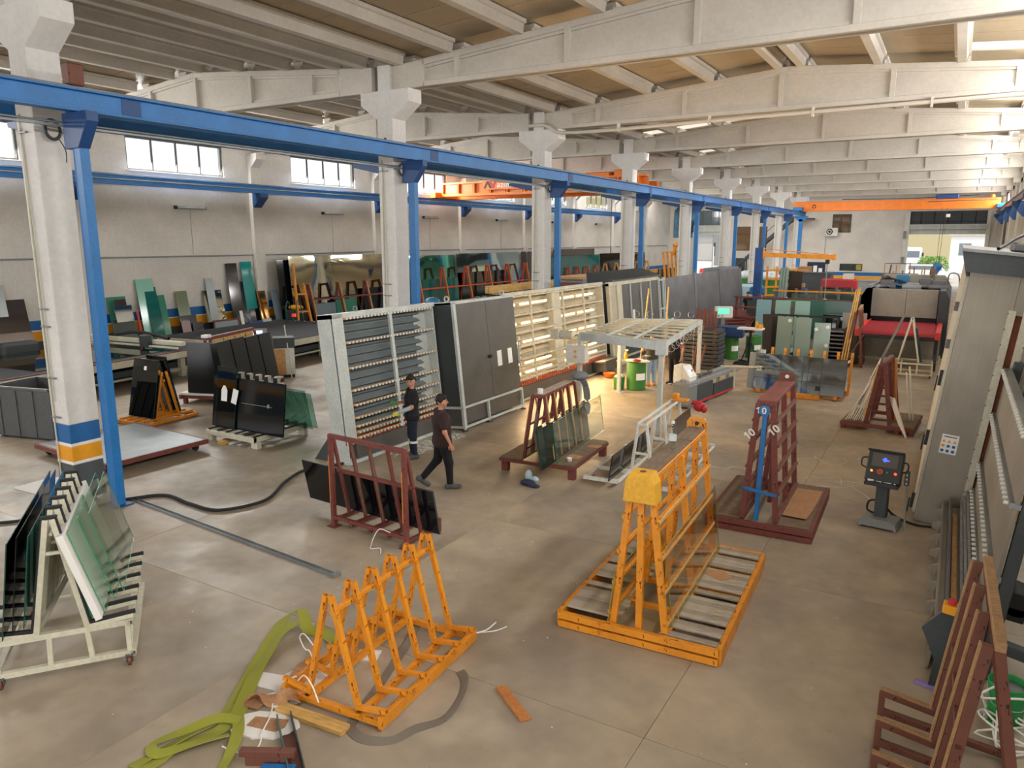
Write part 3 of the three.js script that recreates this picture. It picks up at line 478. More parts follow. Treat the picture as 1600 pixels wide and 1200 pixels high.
// ---------- vertical glass line on the left: its panels lean back six degrees ----------
const LEAN = 0.105;
function leaning(name, label, x, z, lean = LEAN) { const t = thing(name, label, 'machine', [x, 0, z]); t.rotation.z = lean; return t; }
function corrugated(z0, z1, y0, y1, x, n) { // horizontal saw-tooth louvres
  const p = []; const d = (y1 - y0) / n; for (let i = 0; i < n; i++) { const y = y0 + i * d; p.push([x, y], [x + 0.16, y + d * 0.25], [x, y + d * 0.9]); } p.push([x, y1], [x - 0.05, y1], [x - 0.05, y0]);
  return prism(p, z0 - z1).translate(0, 0, (z0 + z1) / 2);
}
function rollerBar(t, y, z0, z1, m, r, x = 0.02) {
  obj('roller_bar', span(x - 0.06, x - 0.02, y - 0.022, y + 0.022, z0, z1), m, t);
  const g = []; for (let z = z0 - 0.06; z > z1 + 0.04; z -= 0.11) g.push(cyl(0.026, [x - 0.02, y, z], [x + 0.035, y, z], 8)); 
  obj('roller_set', g, r, t).userData.kind = 'stuff';
}
{
  const t = leaning('roller_conveyor', 'white framed upright conveyor with dark louvres and toothed roller bars', -10.42, -12.78);
  const a = 1.72, b = -1.72, H = 3.12;
  obj('end_plate', span(-0.42, 0, 0.02, H, a - 0.05, a, 0.01), mat.paleGrey, t); obj('end_plate', span(-0.42, -0.02, 0.02, H, b, b + 0.05, 0.01), mat.paleGrey, t);
  obj('front_stile', span(-0.04, 0.02, 0.4, H, a - 0.3, a - 0.0, 0.008).translate(0, 0, 0), mat.paleGrey, t);
  obj('front_stile', span(-0.3, -0.26, 0.45, H, b + 0.05, b + 0.5), mat.paleGrey, t);
  obj('top_rail', span(-0.42, 0.02, H - 0.1, H, b, a), mat.paleGrey, t);
  obj('centre_stile', span(-0.02, 0.04, 0.45, H - 0.05, -0.1, -0.01), mat.paleGrey, t);
  obj('louvre_panel', corrugated(a - 0.3, b + 0.4, 0.5, H - 0.1, -0.3, 15), mat.louvre, t);
  for (const y of [3.0, 2.5, 1.97, 1.5, 1.19, 0.92, 0.74, 0.62, 0.5]) rollerBar(t, y, a - 0.32, b + 0.06, mat.bandYellow, mat.white);
  obj('brush_strip', span(-0.3, -0.02, 0.42, 0.49, b, a - 0.2), mat.brush, t);
  { const g = []; for (let z = a - 0.4; z > b + 0.1; z -= 0.16) g.push(cyl(0.045, [-0.2, 0.47, z], [0.0, 0.47, z], 8)); obj('support_roller', g, mat.roller, t).userData.kind = 'stuff'; }
  obj('apron_panel', span(-0.25, 0.02, 0.08, 0.42, b, a - 0.25), mat.darkPanel, t);
  obj('floor_rail', span(-0.3, 0.06, 0.0, 0.07, b, a + 0.05), mat.paleGrey, t);
  obj('foot_gusset', prism([[-0.45, 0], [-1.0, 0], [-1.0, 0.05], [-0.45, 0.6]], 0.03).translate(0, 0.02, a), mat.slate, t);
  obj('base_foot', span(-1.05, -0.35, 0, 0.06, a - 0.1, a + 0.1), mat.paleGrey, t);
  obj('lifting_eye', new THREE.TorusGeometry(0.05, 0.016, 6, 12).toNonIndexed().translate(-0.1, H + 0.06, 0.9), mat.galv, t);
}
{
  const t = leaning('washing_cabinet', 'tall grey cabinet with two large doors beside the white roller conveyor', -9.9, -15.98);
  const a = 1.42, b = -1.42, H = 3.14;
  obj('body', span(-0.85, -0.05, 0.62, H, b, a, 0.01), mat.slate, t);
  obj('door', span(-0.05, 0, 0.62, H - 0.06, 0.005, a - 0.08, 0.006), mat.darkPanel, t); obj('door', span(-0.05, 0, 0.62, H - 0.06, b + 0.02, -0.005, 0.006), mat.darkPanel, t);
  obj('corner_trim', span(-0.06, 0.015, 0.1, H, a - 0.09, a + 0.01), mat.paleGrey, t); obj('top_trim', span(-0.9, 0.015, H - 0.06, H, b, a), mat.paleGrey, t);
  obj('door_handle', [span(0, 0.03, 1.62, 1.7, -0.08, 0.1), ball(0.035, 0.04, 1.66, 0.05)], mat.black, t);
  obj('notice', span(0, 0.006, 1.35, 1.75, -0.55, -0.34, 0), mat.paper, t); obj('notice', span(0, 0.006, 1.35, 1.75, -1.08, -0.87, 0), mat.paper, t);
  const f = obj('base_frame', [bar([0, 0.58, a], [0, 0.58, b], 0.06), bar([0, 0.1, a], [0, 0.1, b], 0.06), bar([-0.8, 0.58, a], [0, 0.58, a], 0.06), bar([-0.8, 0.1, a], [0, 0.1, a], 0.06), ...[a, 0.3, b].map((z) => bar([0, 0.04, z], [0, 0.6, z], 0.06))], mat.paleGrey, t);
  obj('lower_panel', span(-0.8, -0.06, 0.14, 0.56, b, a), mat.darkPanel, t);
  for (const z of [a, 0.3, b]) obj('foot', cyl(0.08, [0, 0, z], [0, 0.03, z]), mat.darkPanel, t);
  obj('lifting_eye', [new THREE.TorusGeometry(0.06, 0.018, 6, 12).toNonIndexed().translate(-0.2, H + 0.08, b + 0.25), new THREE.TorusGeometry(0.06, 0.018, 6, 12).toNonIndexed().translate(-0.2, H + 0.08, a - 0.05)], mat.paleGrey, t);
  obj('signal_strip', span(0, 0.05, 1.2, 2.0, b - 0.06, b - 0.0), mat.white, t);
  for (let i = 0; i < 5; i++) obj('signal_light', ball(0.02, 0.055, 1.35 + i * 0.13, b - 0.03), i % 2 ? mat.greenBright : mat.redPaint, t);
}
{ // inspection panel with fluorescent tubes
  const t = leaning('inspection_panel', 'bright inspection screen with rows of warm glowing tubes and roller bars', -10.42, -20.98);
  const a = 3.42, b = -3.5, H = 3.12;
  obj('top_rail', span(-0.42, 0.02, H - 0.09, H, b, a), mat.cream, t); obj('end_plate', span(-0.42, 0.0, 0.05, H, a - 0.05, a), mat.cream, t); obj('end_plate', span(-0.42, 0.0, 0.05, H, b, b + 0.05), mat.cream, t);
  obj('mid_plate', span(-0.38, -0.04, 0.5, H - 0.05, -0.25, 0.3, 0.01), mat.cream, t); obj('end_stile', span(-0.34, -0.26, 0.5, H, b + 0.05, b + 0.6), mat.cream, t);
  for (const z of [1.78, -0.32, -1.85]) obj('stile', span(-0.02, 0.03, 0.5, H - 0.05, z - 0.04, z + 0.04), mat.cream, t);
  obj('louvre_panel', corrugated(a, 0.3, 0.5, H - 0.1, -0.38, 13), mat.taupeLight, t); obj('louvre_panel', corrugated(-0.25, b, 0.5, H - 0.1, -0.38, 13), mat.taupeLight, t);
  for (const y of [3.0, 2.47, 1.96, 1.55, 1.2, 0.93, 0.72, 0.6]) rollerBar(t, y, a - 0.05, b + 0.1, mat.cream, mat.white);
  { const g = []; for (let z = a - 0.1; z > b + 0.1; z -= 0.13) g.push(cyl(0.05, [-0.2, 0.47, z], [0.02, 0.47, z], 8)); obj('support_roller', g, mat.roller, t).userData.kind = 'stuff'; }
  obj('brush_strip', span(-0.3, -0.02, 0.38, 0.44, b, a), mat.brush, t);
  obj('apron_panel', span(-0.25, 0.0, 0.08, 0.4, b, a), mat.darkPanel, t); obj('floor_rail', span(-0.3, 0.05, 0, 0.06, b, a), mat.cream, t);
  obj('outfeed_step', [span(0.02, 0.5, 0.1, 0.42, b + 0.02, b + 1.3), span(0.0, 0.52, 0.4, 0.46, b + 0.02, b + 1.4)], mat.darkPanel, t);
  const tubeMat = glow('#ffdca8', 2.6);
  for (const y of [2.76, 2.2, 1.66, 1.04, 0.76]) for (const [p, q] of [[3.3, 2.5], [2.15, 0.55], [-0.4, -1.35], [-1.62, -2.85]]) {
    const x = -0.12; obj('fluorescent_tube', [cyl(0.034, [x, y, p], [x, y, q], 10)], tubeMat, t);
    const l = areaLight(p - q, 0.09, [0, 0, 0], [0, 0, 1], [1, 0.66, 0.32], TUBE); scene.remove(l); t.add(l); l.position.set(0.09, y, (p + q) / 2); l.rotation.set(0, -Math.PI / 2, 0);
  }
}
{ // tall coating cabinet with glazed frame doors after the lights
  const t = leaning('sealing_machine', 'beige edged machine with dark framed panels and a tilted dark hood', -10.3, -27.3);
  const a = 2.6, b = -2.6;
  obj('body', span(-0.8, -0.05, 0.5, 3.0, b, a - 0.2), mat.slate, t);
  obj('end_frame', [span(-0.1, 0.04, 0.05, 3.05, a - 0.12, a), span(-0.1, 0.04, 0.05, 3.05, a - 1.15, a - 0.72), span(-0.1, 0.03, 2.95, 3.1, b, a), span(-0.1, 0.03, 1.1, 1.2, b, a - 0.1)], mat.cream, t);
  obj('end_panel', span(-0.06, -0.01, 0.1, 2.95, a - 0.72, a - 0.12), mat.taupeLight, t);
  for (const z of [0.55, -0.55, -1.6, b + 0.05]) obj('frame_bar', span(-0.06, 0.03, 1.15, 3.0, z - 0.03, z + 0.03), mat.paleGrey, t);
  for (const [p, q] of [[a - 1.15, 0.58], [0.52, -0.52], [-0.58, -1.57], [-1.63, b + 0.08]]) obj('window_panel', span(-0.05, -0.02, 1.2, 2.95, p, q, 0), mat.darkPanel, t);
  obj('lower_panel', span(-0.06, -0.02, 0.1, 1.1, b, a - 1.15), mat.slate, t);
  obj('hood', prism([[0.1, 3.1], [0.1, 3.15], [-0.7, 3.5], [-0.9, 3.5], [-0.9, 3.05]], a - b - 0.2).translate(0, 0, -0.1), mat.slate, t);
  obj('base_rail', [bar([0.02, 0.3, a], [0.02, 0.3, b], 0.07), bar([0.02, 0.06, a], [0.02, 0.06, b], 0.07)], mat.cream, t);
  obj('notice', span(0.0, 0.006, 1.6, 1.95, 0.2, 0.4, 0), mat.paper, t);
}
{
  const t = thing('gas_frame', 'pale steel frame with a gas bottle and teal hose drum', 'frame', [-10.4, 0, -30.35]);
  for (const z of [0.45, 0.1, -0.3, -0.55]) obj('upright', bar([0, 0, z], [-0.3, 3.0, z], 0.07), mat.paleGrey, t);
  for (const y of [2.9, 1.7, 0.6]) obj('cross_bar', bar([-y * 0.1, y, 0.45], [-y * 0.1, y, -0.55], 0.06), mat.paleGrey, t);
  obj('gas_bottle', lathe([[0, 0], [0.11, 0.02], [0.11, 0.75], [0.05, 0.9], [0.03, 1.0], [0, 1.0]], 14).translate(0.1, 0.5, 0.35), mat.paleGrey, t);
  obj('hose_drum', cyl(0.16, [0.05, 1.05, -0.1], [0.05, 1.35, -0.15], 14, 0.06), mat.greenBright, t);
}
{ // brushed sheet panels of the press
  const t = leaning('assembly_press', 'long wall of tall brushed dark metal sheets behind the steel gantry', -10.35, -37.4);
  const a = 6.4, b = -6.6; const cuts = [a, 2.35, -1.85, b];
  for (let i = 0; i < 3; i++) { obj('sheet_panel', span(-0.06, 0, 0.15, 2.98, cuts[i] - 0.02, cuts[i + 1] + 0.02), mat.steelDark, t); }
  obj('seam_bar', span(-0.05, 0.03, 0.1, 3.05, 2.3, 2.4), mat.galv, t); obj('seam_bar', span(-0.05, 0.01, 0.1, 3.0, -1.87, -1.83), mat.black, t);
  obj('back_body', span(-0.8, -0.07, 0.1, 2.9, b, a), mat.slate, t); obj('floor_rail', span(-0.3, 0.06, 0, 0.12, b, a), mat.slate, t);
  obj('lifting_eye', new THREE.TorusGeometry(0.08, 0.02, 6, 12).toNonIndexed().translate(-0.1, 3.08, 2), mat.galv, t);
}
// ---------- washer and conveyor on the right ----------
{
  const t = thing('glass_washer', 'tall taupe glass washer with a dark hood and warning label', 'machine', [-0.22, 0, -13.48]); t.rotation.z = -0.1; const L = 7.2;
  obj('end_plate', span(0, 0.66, 0.02, 4.12, -0.05, 0, 0.006), mat.taupe, t); obj('end_plate', span(0.84, 1.25, 0.02, 4.12, -0.05, 0, 0.006), mat.taupe, t); obj('end_plate', span(0.66, 0.84, 3.55, 4.12, -0.05, 0, 0.004), mat.taupe, t);
  obj('body', [span(0.02, 1.24, 0.1, 4.1, -L, -0.16)], mat.taupeLight, t);
  obj('slot_brush', span(0.66, 0.84, 0.1, 3.55, -0.15, -0.09), mat.brush, t);
  for (const [x0, x1] of [[0.58, 0.7], [0.79, 0.92]]) { obj('slot_seal', span(x0 + (x0 < 0.6 ? 0.02 : 0), x1 - (x0 < 0.6 ? 0 : 0.02), 0.3, 3.62, 0, 0.012), mat.cream, t); const g = []; for (let y = 0.45; y < 3.6; y += 0.24) g.push(cyl(0.014, [(x0 + x1) / 2 + (x0 < 0.6 ? -0.04 : 0.04), y, 0.01], [(x0 + x1) / 2 + (x0 < 0.6 ? -0.04 : 0.04), y, 0.022], 6)); obj('bolt', g, mat.steelDark, t).userData.kind = 'stuff'; }
  obj('hood', prism([[-0.07, 4.12], [-0.16, 4.42], [1.5, 4.46], [1.5, 4.12]], L - 0.5).translate(0, 0, -L / 2 + 0.4), mat.slate, t);
  obj('hood_rim', span(-0.17, 1.5, 4.42, 4.47, -L, 0.18), mat.grey, t);
  obj('side_skin', span(-0.05, 0.0, 0.15, 4.05, -L, -0.02), mat.taupeLight, t);
  for (const y of [0.2, 1.3, 2.3]) { obj('door_latch', [span(-0.1, -0.03, y, y + 0.25, -0.12, -0.06), cyl(0.012, [-0.12, y - 0.1, -0.1], [-0.12, y + 0.15, -0.1], 6)], mat.black, t); }
  for (const y of [2.9, 3.5]) obj('hinge', span(-0.11, -0.03, y, y + 0.14, -0.2, -0.1), mat.darkPanel, t);
  const lab = obj('warning_label', span(0.13, 0.37, 1.24, 1.56, 0, 0.004, 0), mat.paper, t);
  { const g = [[], [], []]; for (let j = 0; j < 3; j++) for (let i = 0; i < 3; i++) { const x = 0.17 + i * 0.075, y = 1.45 - j * 0.08; g[j === 0 || (j === 1 && i === 0) ? 0 : 1].push(j === 0 ? prism([[-0.028, -0.022], [0.028, -0.022], [0, 0.028]], 0.004).translate(x, y, 0.005) : cyl(0.025, [x, y, 0.003], [x, y, 0.007], 12)); } obj('pictogram', g[0], mat.bandYellow, lab); obj('pictogram', g[1], mat.bandBlue, lab); obj('print', [span(0.16, 0.34, 1.515, 1.53, 0.003, 0.006, 0)], mat.slate, lab); }
  obj('top_duct', [span(0.5, 0.95, 4.47, 4.62, -1.6, -0.9, 0.03), tube([[0.3, 4.5, -0.4], [0.7, 4.75, -1.2], [1.3, 4.55, -1.8]], 0.03)], mat.steelDark, t);
}
{
  const t = thing('infeed_conveyor', 'leaning roller conveyor with slotted panels feeding the taupe washer', 'machine', [0.12, 0, -11.0]); t.rotation.z = -0.105; const a = 2.35, b = -2.3;
  // base beam with ribs, chain strip, belt, back panels
  obj('base_beam', span(0, 0.3, 0.22, 0.42, b, a), mat.taupe, t);
  for (let i = 0; i < 8; i++) obj('bracket_rib', prism([[0, 0], [-0.12, 0.02], [-0.12, 0.1], [0, 0.16]], 0.05).translate(0.02, 0.3, a - 0.25 - i * 0.58), mat.taupe, t);
  obj('side_plate', span(0.0, 0.03, 0.0, 0.46, b, a), mat.taupe, t);
  obj('belt', span(0.14, 0.2, 0.44, 0.5, b + 0.6, a), mat.woodTan, t); obj('belt_guard', [span(0.09, 0.12, 0.42, 0.56, b, a), span(0.1, 0.24, 0.4, 0.52, a, a + 0.1, 0.02)], mat.steelDark, t);
  { const g = []; for (let k = 0; k < 3; k++) for (let z = a - 0.06; z > b; z -= 0.085) g.push(cyl(0.03, [0.24 + k * 0.025, 0.52 + k * 0.09, z], [0.27 + k * 0.025, 0.54 + k * 0.09, z], 7)); obj('chain_roller', g, mat.steel, t).userData.kind = 'stuff'; }
  obj('back_panel', span(0.38, 0.42, 0.45, 1.2, b, a), mat.taupe, t); obj('back_panel', span(0.4, 0.44, 1.24, 2.0, b, a), mat.taupe, t); obj('back_panel', span(0.4, 0.44, 2.04, 2.72, b, a), mat.taupe, t);
  for (const y of [0.78, 1.22, 2.02, 2.72]) { obj('edge_rail', span(0.35, 0.46, y - 0.03, y + 0.03, b, a), mat.steel, t); const g = []; for (let z = a - 0.1; z > b; z -= 0.17) g.push(cyl(0.022, [0.31, y, z], [0.36, y, z], 7)); obj('panel_roller', g, mat.white, t).userData.kind = 'stuff'; }
  obj('upright', span(0.46, 0.58, 0.1, 2.86, a - 0.12, a, 0.01), mat.slate, t); obj('upright', span(0.46, 0.58, 0.1, 2.86, -0.3, -0.18, 0.01), mat.slate, t); obj('upright', span(0.46, 0.58, 0.1, 2.86, b, b + 0.12, 0.01), mat.slate, t);
  obj('rear_frame', [bar([0.6, 2.3, a - 0.06], [1.9, 2.15, a - 0.06], 0.1), bar([0.6, 1.9, -0.2], [1.9, 1.8, -0.2], 0.1), bar([1.7, 0.1, a - 0.06], [1.45, 2.3, a - 0.06], 0.1), bar([1.7, 0.1, b], [1.45, 2.3, b], 0.1), bar([1.48, 2.2, a], [1.48, 2.2, b], 0.1), bar([0.6, 0.5, a - 0.06], [1.75, 0.4, a - 0.06], 0.12), bar([0.6, 0.5, b], [1.75, 0.4, b], 0.12)], mat.slate, t);
  obj('motor', [cyl(0.14, [0.75, 0.7, 1.2], [0.75, 0.7, 1.6], 14), span(0.65, 0.85, 0.5, 0.66, 1.2, 1.6)], mat.black, t); obj('gearbox', span(0.7, 0.9, 1.0, 1.3, -0.6, -0.3, 0.03), mat.bandYellow, t);
  obj('hose', [tube([[0.62, 1.6, 1.9], [0.9, 1.7, 1.5], [1.2, 1.4, 1.2], [1.2, 0.8, 1.0], [1.0, 0.6, 0.8]], 0.03), tube([[0.62, 1.9, 0.4], [1.0, 2.0, 0.2], [1.3, 1.5, 0.1]], 0.03)], mat.rubber, t);
  obj('stop_pedestal', [prism([[0, 0], [0.12, 0], [0.1, 0.3], [0.28, 0.62], [0.2, 0.85], [-0.04, 0.85], [-0.18, 0.62], [0, 0.3]], 0.05).translate(0.04, 0.02, a + 0.35)], mat.slate, t);
  const sb = obj('stop_box', span(0.0, 0.14, 0.88, 0.97, a + 0.28, a + 0.42), mat.bandYellow, t); obj('stop_button', cyl(0.04, [0.07, 0.97, a + 0.35], [0.07, 1.02, a + 0.35]), mat.redPaint, sb); 
}

// ---------- racks in the foreground ----------
function aLegs(t, zs, xf, yf, xt, yt, w, m, name = 'leg', open = true) { for (const z of zs) for (const s of [-1, 1]) obj(name, open ? hollow([s * xf, yf, z], [s * xt, yt, z], w, w, [0, 0, 1]) : bar([s * xf, yf, z], [s * xt, yt, z], w, w, [0, 0, 1]), m, t); }
// one glass sheet: base = floor point of its lower edge's middle, turn = heading of its length, lean = tilt (top moves to local +z)
function sheet(name, label, base, turn, L, H, lean, m, o = {}) {
  const th = o.t ?? 0.008, g = box(L, H, th, 0, H / 2, 0, 0, 0, 0, 0.001), cat = o.category ?? 'glass'; let r;
  if (o.edge) {
    r = thing(name, label, cat, base, 0, o.group); obj('pane', g, m, r);
    obj('edge', [box(L, 0.006, th + 0.001, 0, H, 0), box(L, 0.006, th + 0.001, 0, 0, 0), box(0.006, H, th + 0.001, L / 2, H / 2, 0), box(0.006, H, th + 0.001, -L / 2, H / 2, 0)], o.edge, r);
  } else r = single(name, label, cat, g, m, base, 0, o.group);
  r.rotation.order = 'YXZ'; r.rotation.set(lean, turn, o.roll ?? 0); return r;
}
{ // cream A-frame cart, lower left
  const th = 0.936, o = [-7.79, 0, -3.83], t = thing('glass_cart', 'cream A-frame glass cart on castors with black rubber arms', 'cart', o, th), zs = [0, -0.33, -0.66, -1, -1.33, -1.66];
  for (const s of [-1, 1]) { obj('side_rail', [hollow([s * 0.64, 0.5, 0.05], [s * 0.64, 0.5, -1.75], 0.06)], mat.cream, t); obj('side_rail', hollow([s * 0.64, 0.14, 0.05], [s * 0.64, 0.14, -1.75], 0.06), mat.cream, t); }
  for (const z of [0, -1.7]) { obj('cross_rail', hollow([-0.64, 0.5, z], [0.64, 0.5, z], 0.06), mat.cream, t); obj('cross_rail', hollow([-0.64, 0.14, z], [0.64, 0.14, z], 0.06), mat.cream, t); for (const x of [-0.61, -0.14, 0.25, 0.61]) obj('strut', bar([x, 0.14, z], [x * (Math.abs(x) > 0.5 ? 1 : 0.9), 0.5, z], 0.05), mat.cream, t); }
  obj('diagonal_brace', bar([0.61, 0.14, -0.1], [0.61, 0.5, -0.6], 0.045), mat.cream, t); obj('diagonal_brace', bar([-0.25, 0.5, -0.1], [0.2, 1.1, -1.6], 0.045), mat.cream, t); obj('inner_rail', bar([-0.24, 0.5, 0], [-0.24, 0.5, -1.7], 0.05), mat.cream, t); obj('inner_rail', bar([0.24, 0.5, 0], [0.24, 0.5, -1.7], 0.05), mat.cream, t);
  for (const z of zs) {
    for (const s of [-1, 1]) {
      obj('leg', bar([s * 0.24, 0.5, z], [s * 0.03, 1.77, z], 0.055, 0.05, [0, 0, 1]), mat.cream, t);
      obj('rubber_strip', bar([s * 0.275, 0.55, z], [s * 0.065, 1.77, z], 0.02, 0.045, [0, 0, 1]), mat.rubber, t);
      const arm = obj('arm', bar([s * 0.25, 0.53, z], [s * 0.68, 0.57, z], 0.05), mat.cream, t); obj('rubber_pad', bar([s * 0.27, 0.57, z], [s * 0.7, 0.61, z], 0.045, 0.04), mat.rubber, arm);
    }
    obj('top_cap', [box(0.16, 0.03, 0.07, 0, 1.79, z, 0, 0, 0, 0.01)], mat.rubber, t);
    obj('tie_bar', bar([-0.09, 1.4, z], [0.09, 1.4, z], 0.035), mat.cream, t);
  }
  obj('top_rail', bar([0, 1.6, 0], [0, 1.6, -1.66], 0.03), mat.cream, t);
  for (const [x, z] of [[-0.6, 0], [0.6, 0], [0.6, -1.7], [-0.6, -1.7]]) { const c = obj('castor', [cyl(0.055, [x - 0.018, 0.055, z + 0.02], [x + 0.018, 0.055, z + 0.02], 16)], mat.brown, t); obj('castor_fork', [span(x - 0.035, x - 0.022, 0.04, 0.13, z - 0.03, z + 0.05), span(x + 0.022, x + 0.035, 0.04, 0.13, z - 0.03, z + 0.05), span(x - 0.04, x + 0.04, 0.11, 0.125, z - 0.05, z + 0.06)], mat.steelDark, c); }
  const W = (x, y, dep) => [o[0] + 0.593 * x - 0.805 * dep, y, o[2] - 0.805 * x - 0.593 * dep], tr = -0.635, a = 0.175;
  const R = (x, y, d0, L, H, m, label, e, extra = {}) => sheet(extra.name ?? 'glass_sheet', label, W(x, y, d0 + L / 2), tr, L, H, extra.lean ?? a, m, { edge: e, ...extra });
  R(-0.34, 0.62, 0.0, 2.4, 1.0, mat.glassTeal, 'dark teal glass sheet nearest the rubber strips on the left of the cream cart', null, { lean: -0.14, t: 0.01 });
  R(-0.42, 0.62, -0.12, 2.45, 1.05, mat.glassBlack, 'black glass sheet second on the left side of the cream cart', null, { lean: -0.14, t: 0.01 });
  R(-0.49, 0.62, -0.2, 2.6, 1.02, mat.glassDark, 'see-through dark glass sheet outermost on the left side of the cream cart', mat.edgeDark, { lean: -0.14, t: 0.01 });
  R(0.29, 0.62, 0.0, 1.5, 0.62, mat.glassDeep, 'low thick green glass sheet tucked behind the white board on the cream cart', mat.edgeGreen, { t: 0.05, lean: 0.22 });
  R(0.36, 0.62, -0.1, 1.95, 1.02, mat.foam, 'thick white foam board standing between the glass sheets on the cream cart', null, { name: 'foam_board', category: 'board', t: 0.065, lean: 0.27 });
  R(0.41, 0.62, 0.02, 1.3, 1.0, mat.glassClear, 'clear glass sheet right against the white board on the cream cart', mat.edgeGreen, { lean: 0.27 });
  R(0.48, 0.62, 0.35, 1.75, 1.04, mat.glassClear, 'long clear glass sheet in the middle of the clear ones on the cream cart', mat.edgeGreen, { lean: 0.27 });
  R(0.55, 0.62, 0.55, 1.7, 1.0, mat.glassClear, 'clear glass sheet outermost on the right side of the cream cart', mat.edgeGreen, { lean: 0.27 });
}
{ // orange-yellow A-frame rack, front
  const t = thing('a_frame_rack', 'empty worn orange A-frame rack with five horizontal arms per side', 'rack', [-4.95, 0, -5.68], 0.07), m = mat.yellow, zs = [0.86, 0.52, 0.18, -0.16, -0.5, -0.84];
  aLegs(t, zs, 0.31, 0.12, 0.032, 1.24, 0.05, m);
  for (let i = 0; i < 5; i++) obj('top_tie', bar([0.02, 1.06, zs[i]], [0.02, 1.06, zs[i + 1]], 0.05), m, t);
  for (const s of [-1, 1]) {
    obj('inner_rail', hollow([s * 0.32, 0.07, 0.9], [s * 0.32, 0.07, -0.9], 0.06), m, t);
    obj('outer_channel', [span(s * 0.6 - 0.025, s * 0.6 + 0.025, 0.02, 0.15, -0.92, 0.92, 0.003)], m, t);
    for (const z of zs) obj('arm', hollow([s * 0.3, 0.14, z], [s * 0.64, 0.19, z], 0.045), m, t);
  }
  for (const z of [0.88, -0.88]) obj('cross_rail', [hollow([-0.6, 0.07, z], [0.6, 0.07, z], 0.06)], m, t);
}
single('grey_strap', 'dirty grey lifting strap running under the empty orange rack', 'strap', ribbon([[-5.28, 0.012, -6.71], [-5.06, 0.012, -6.23], [-4.81, 0.012, -5.49], [-4.66, 0.012, -4.98], [-4.58, 0.012, -4.72], [-4.36, 0.02, -4.63], [-4.1, 0.012, -4.75], [-4.02, 0.012, -5.0], [-3.88, 0.012, -5.25], [-3.92, 0.02, -5.6], [-4.06, 0.03, -5.9], [-4.2, 0.012, -6.02]], 0.09, 0.008, 70, (k) => 0.5 * Math.sin(k * 9)), mat.slingGrey);
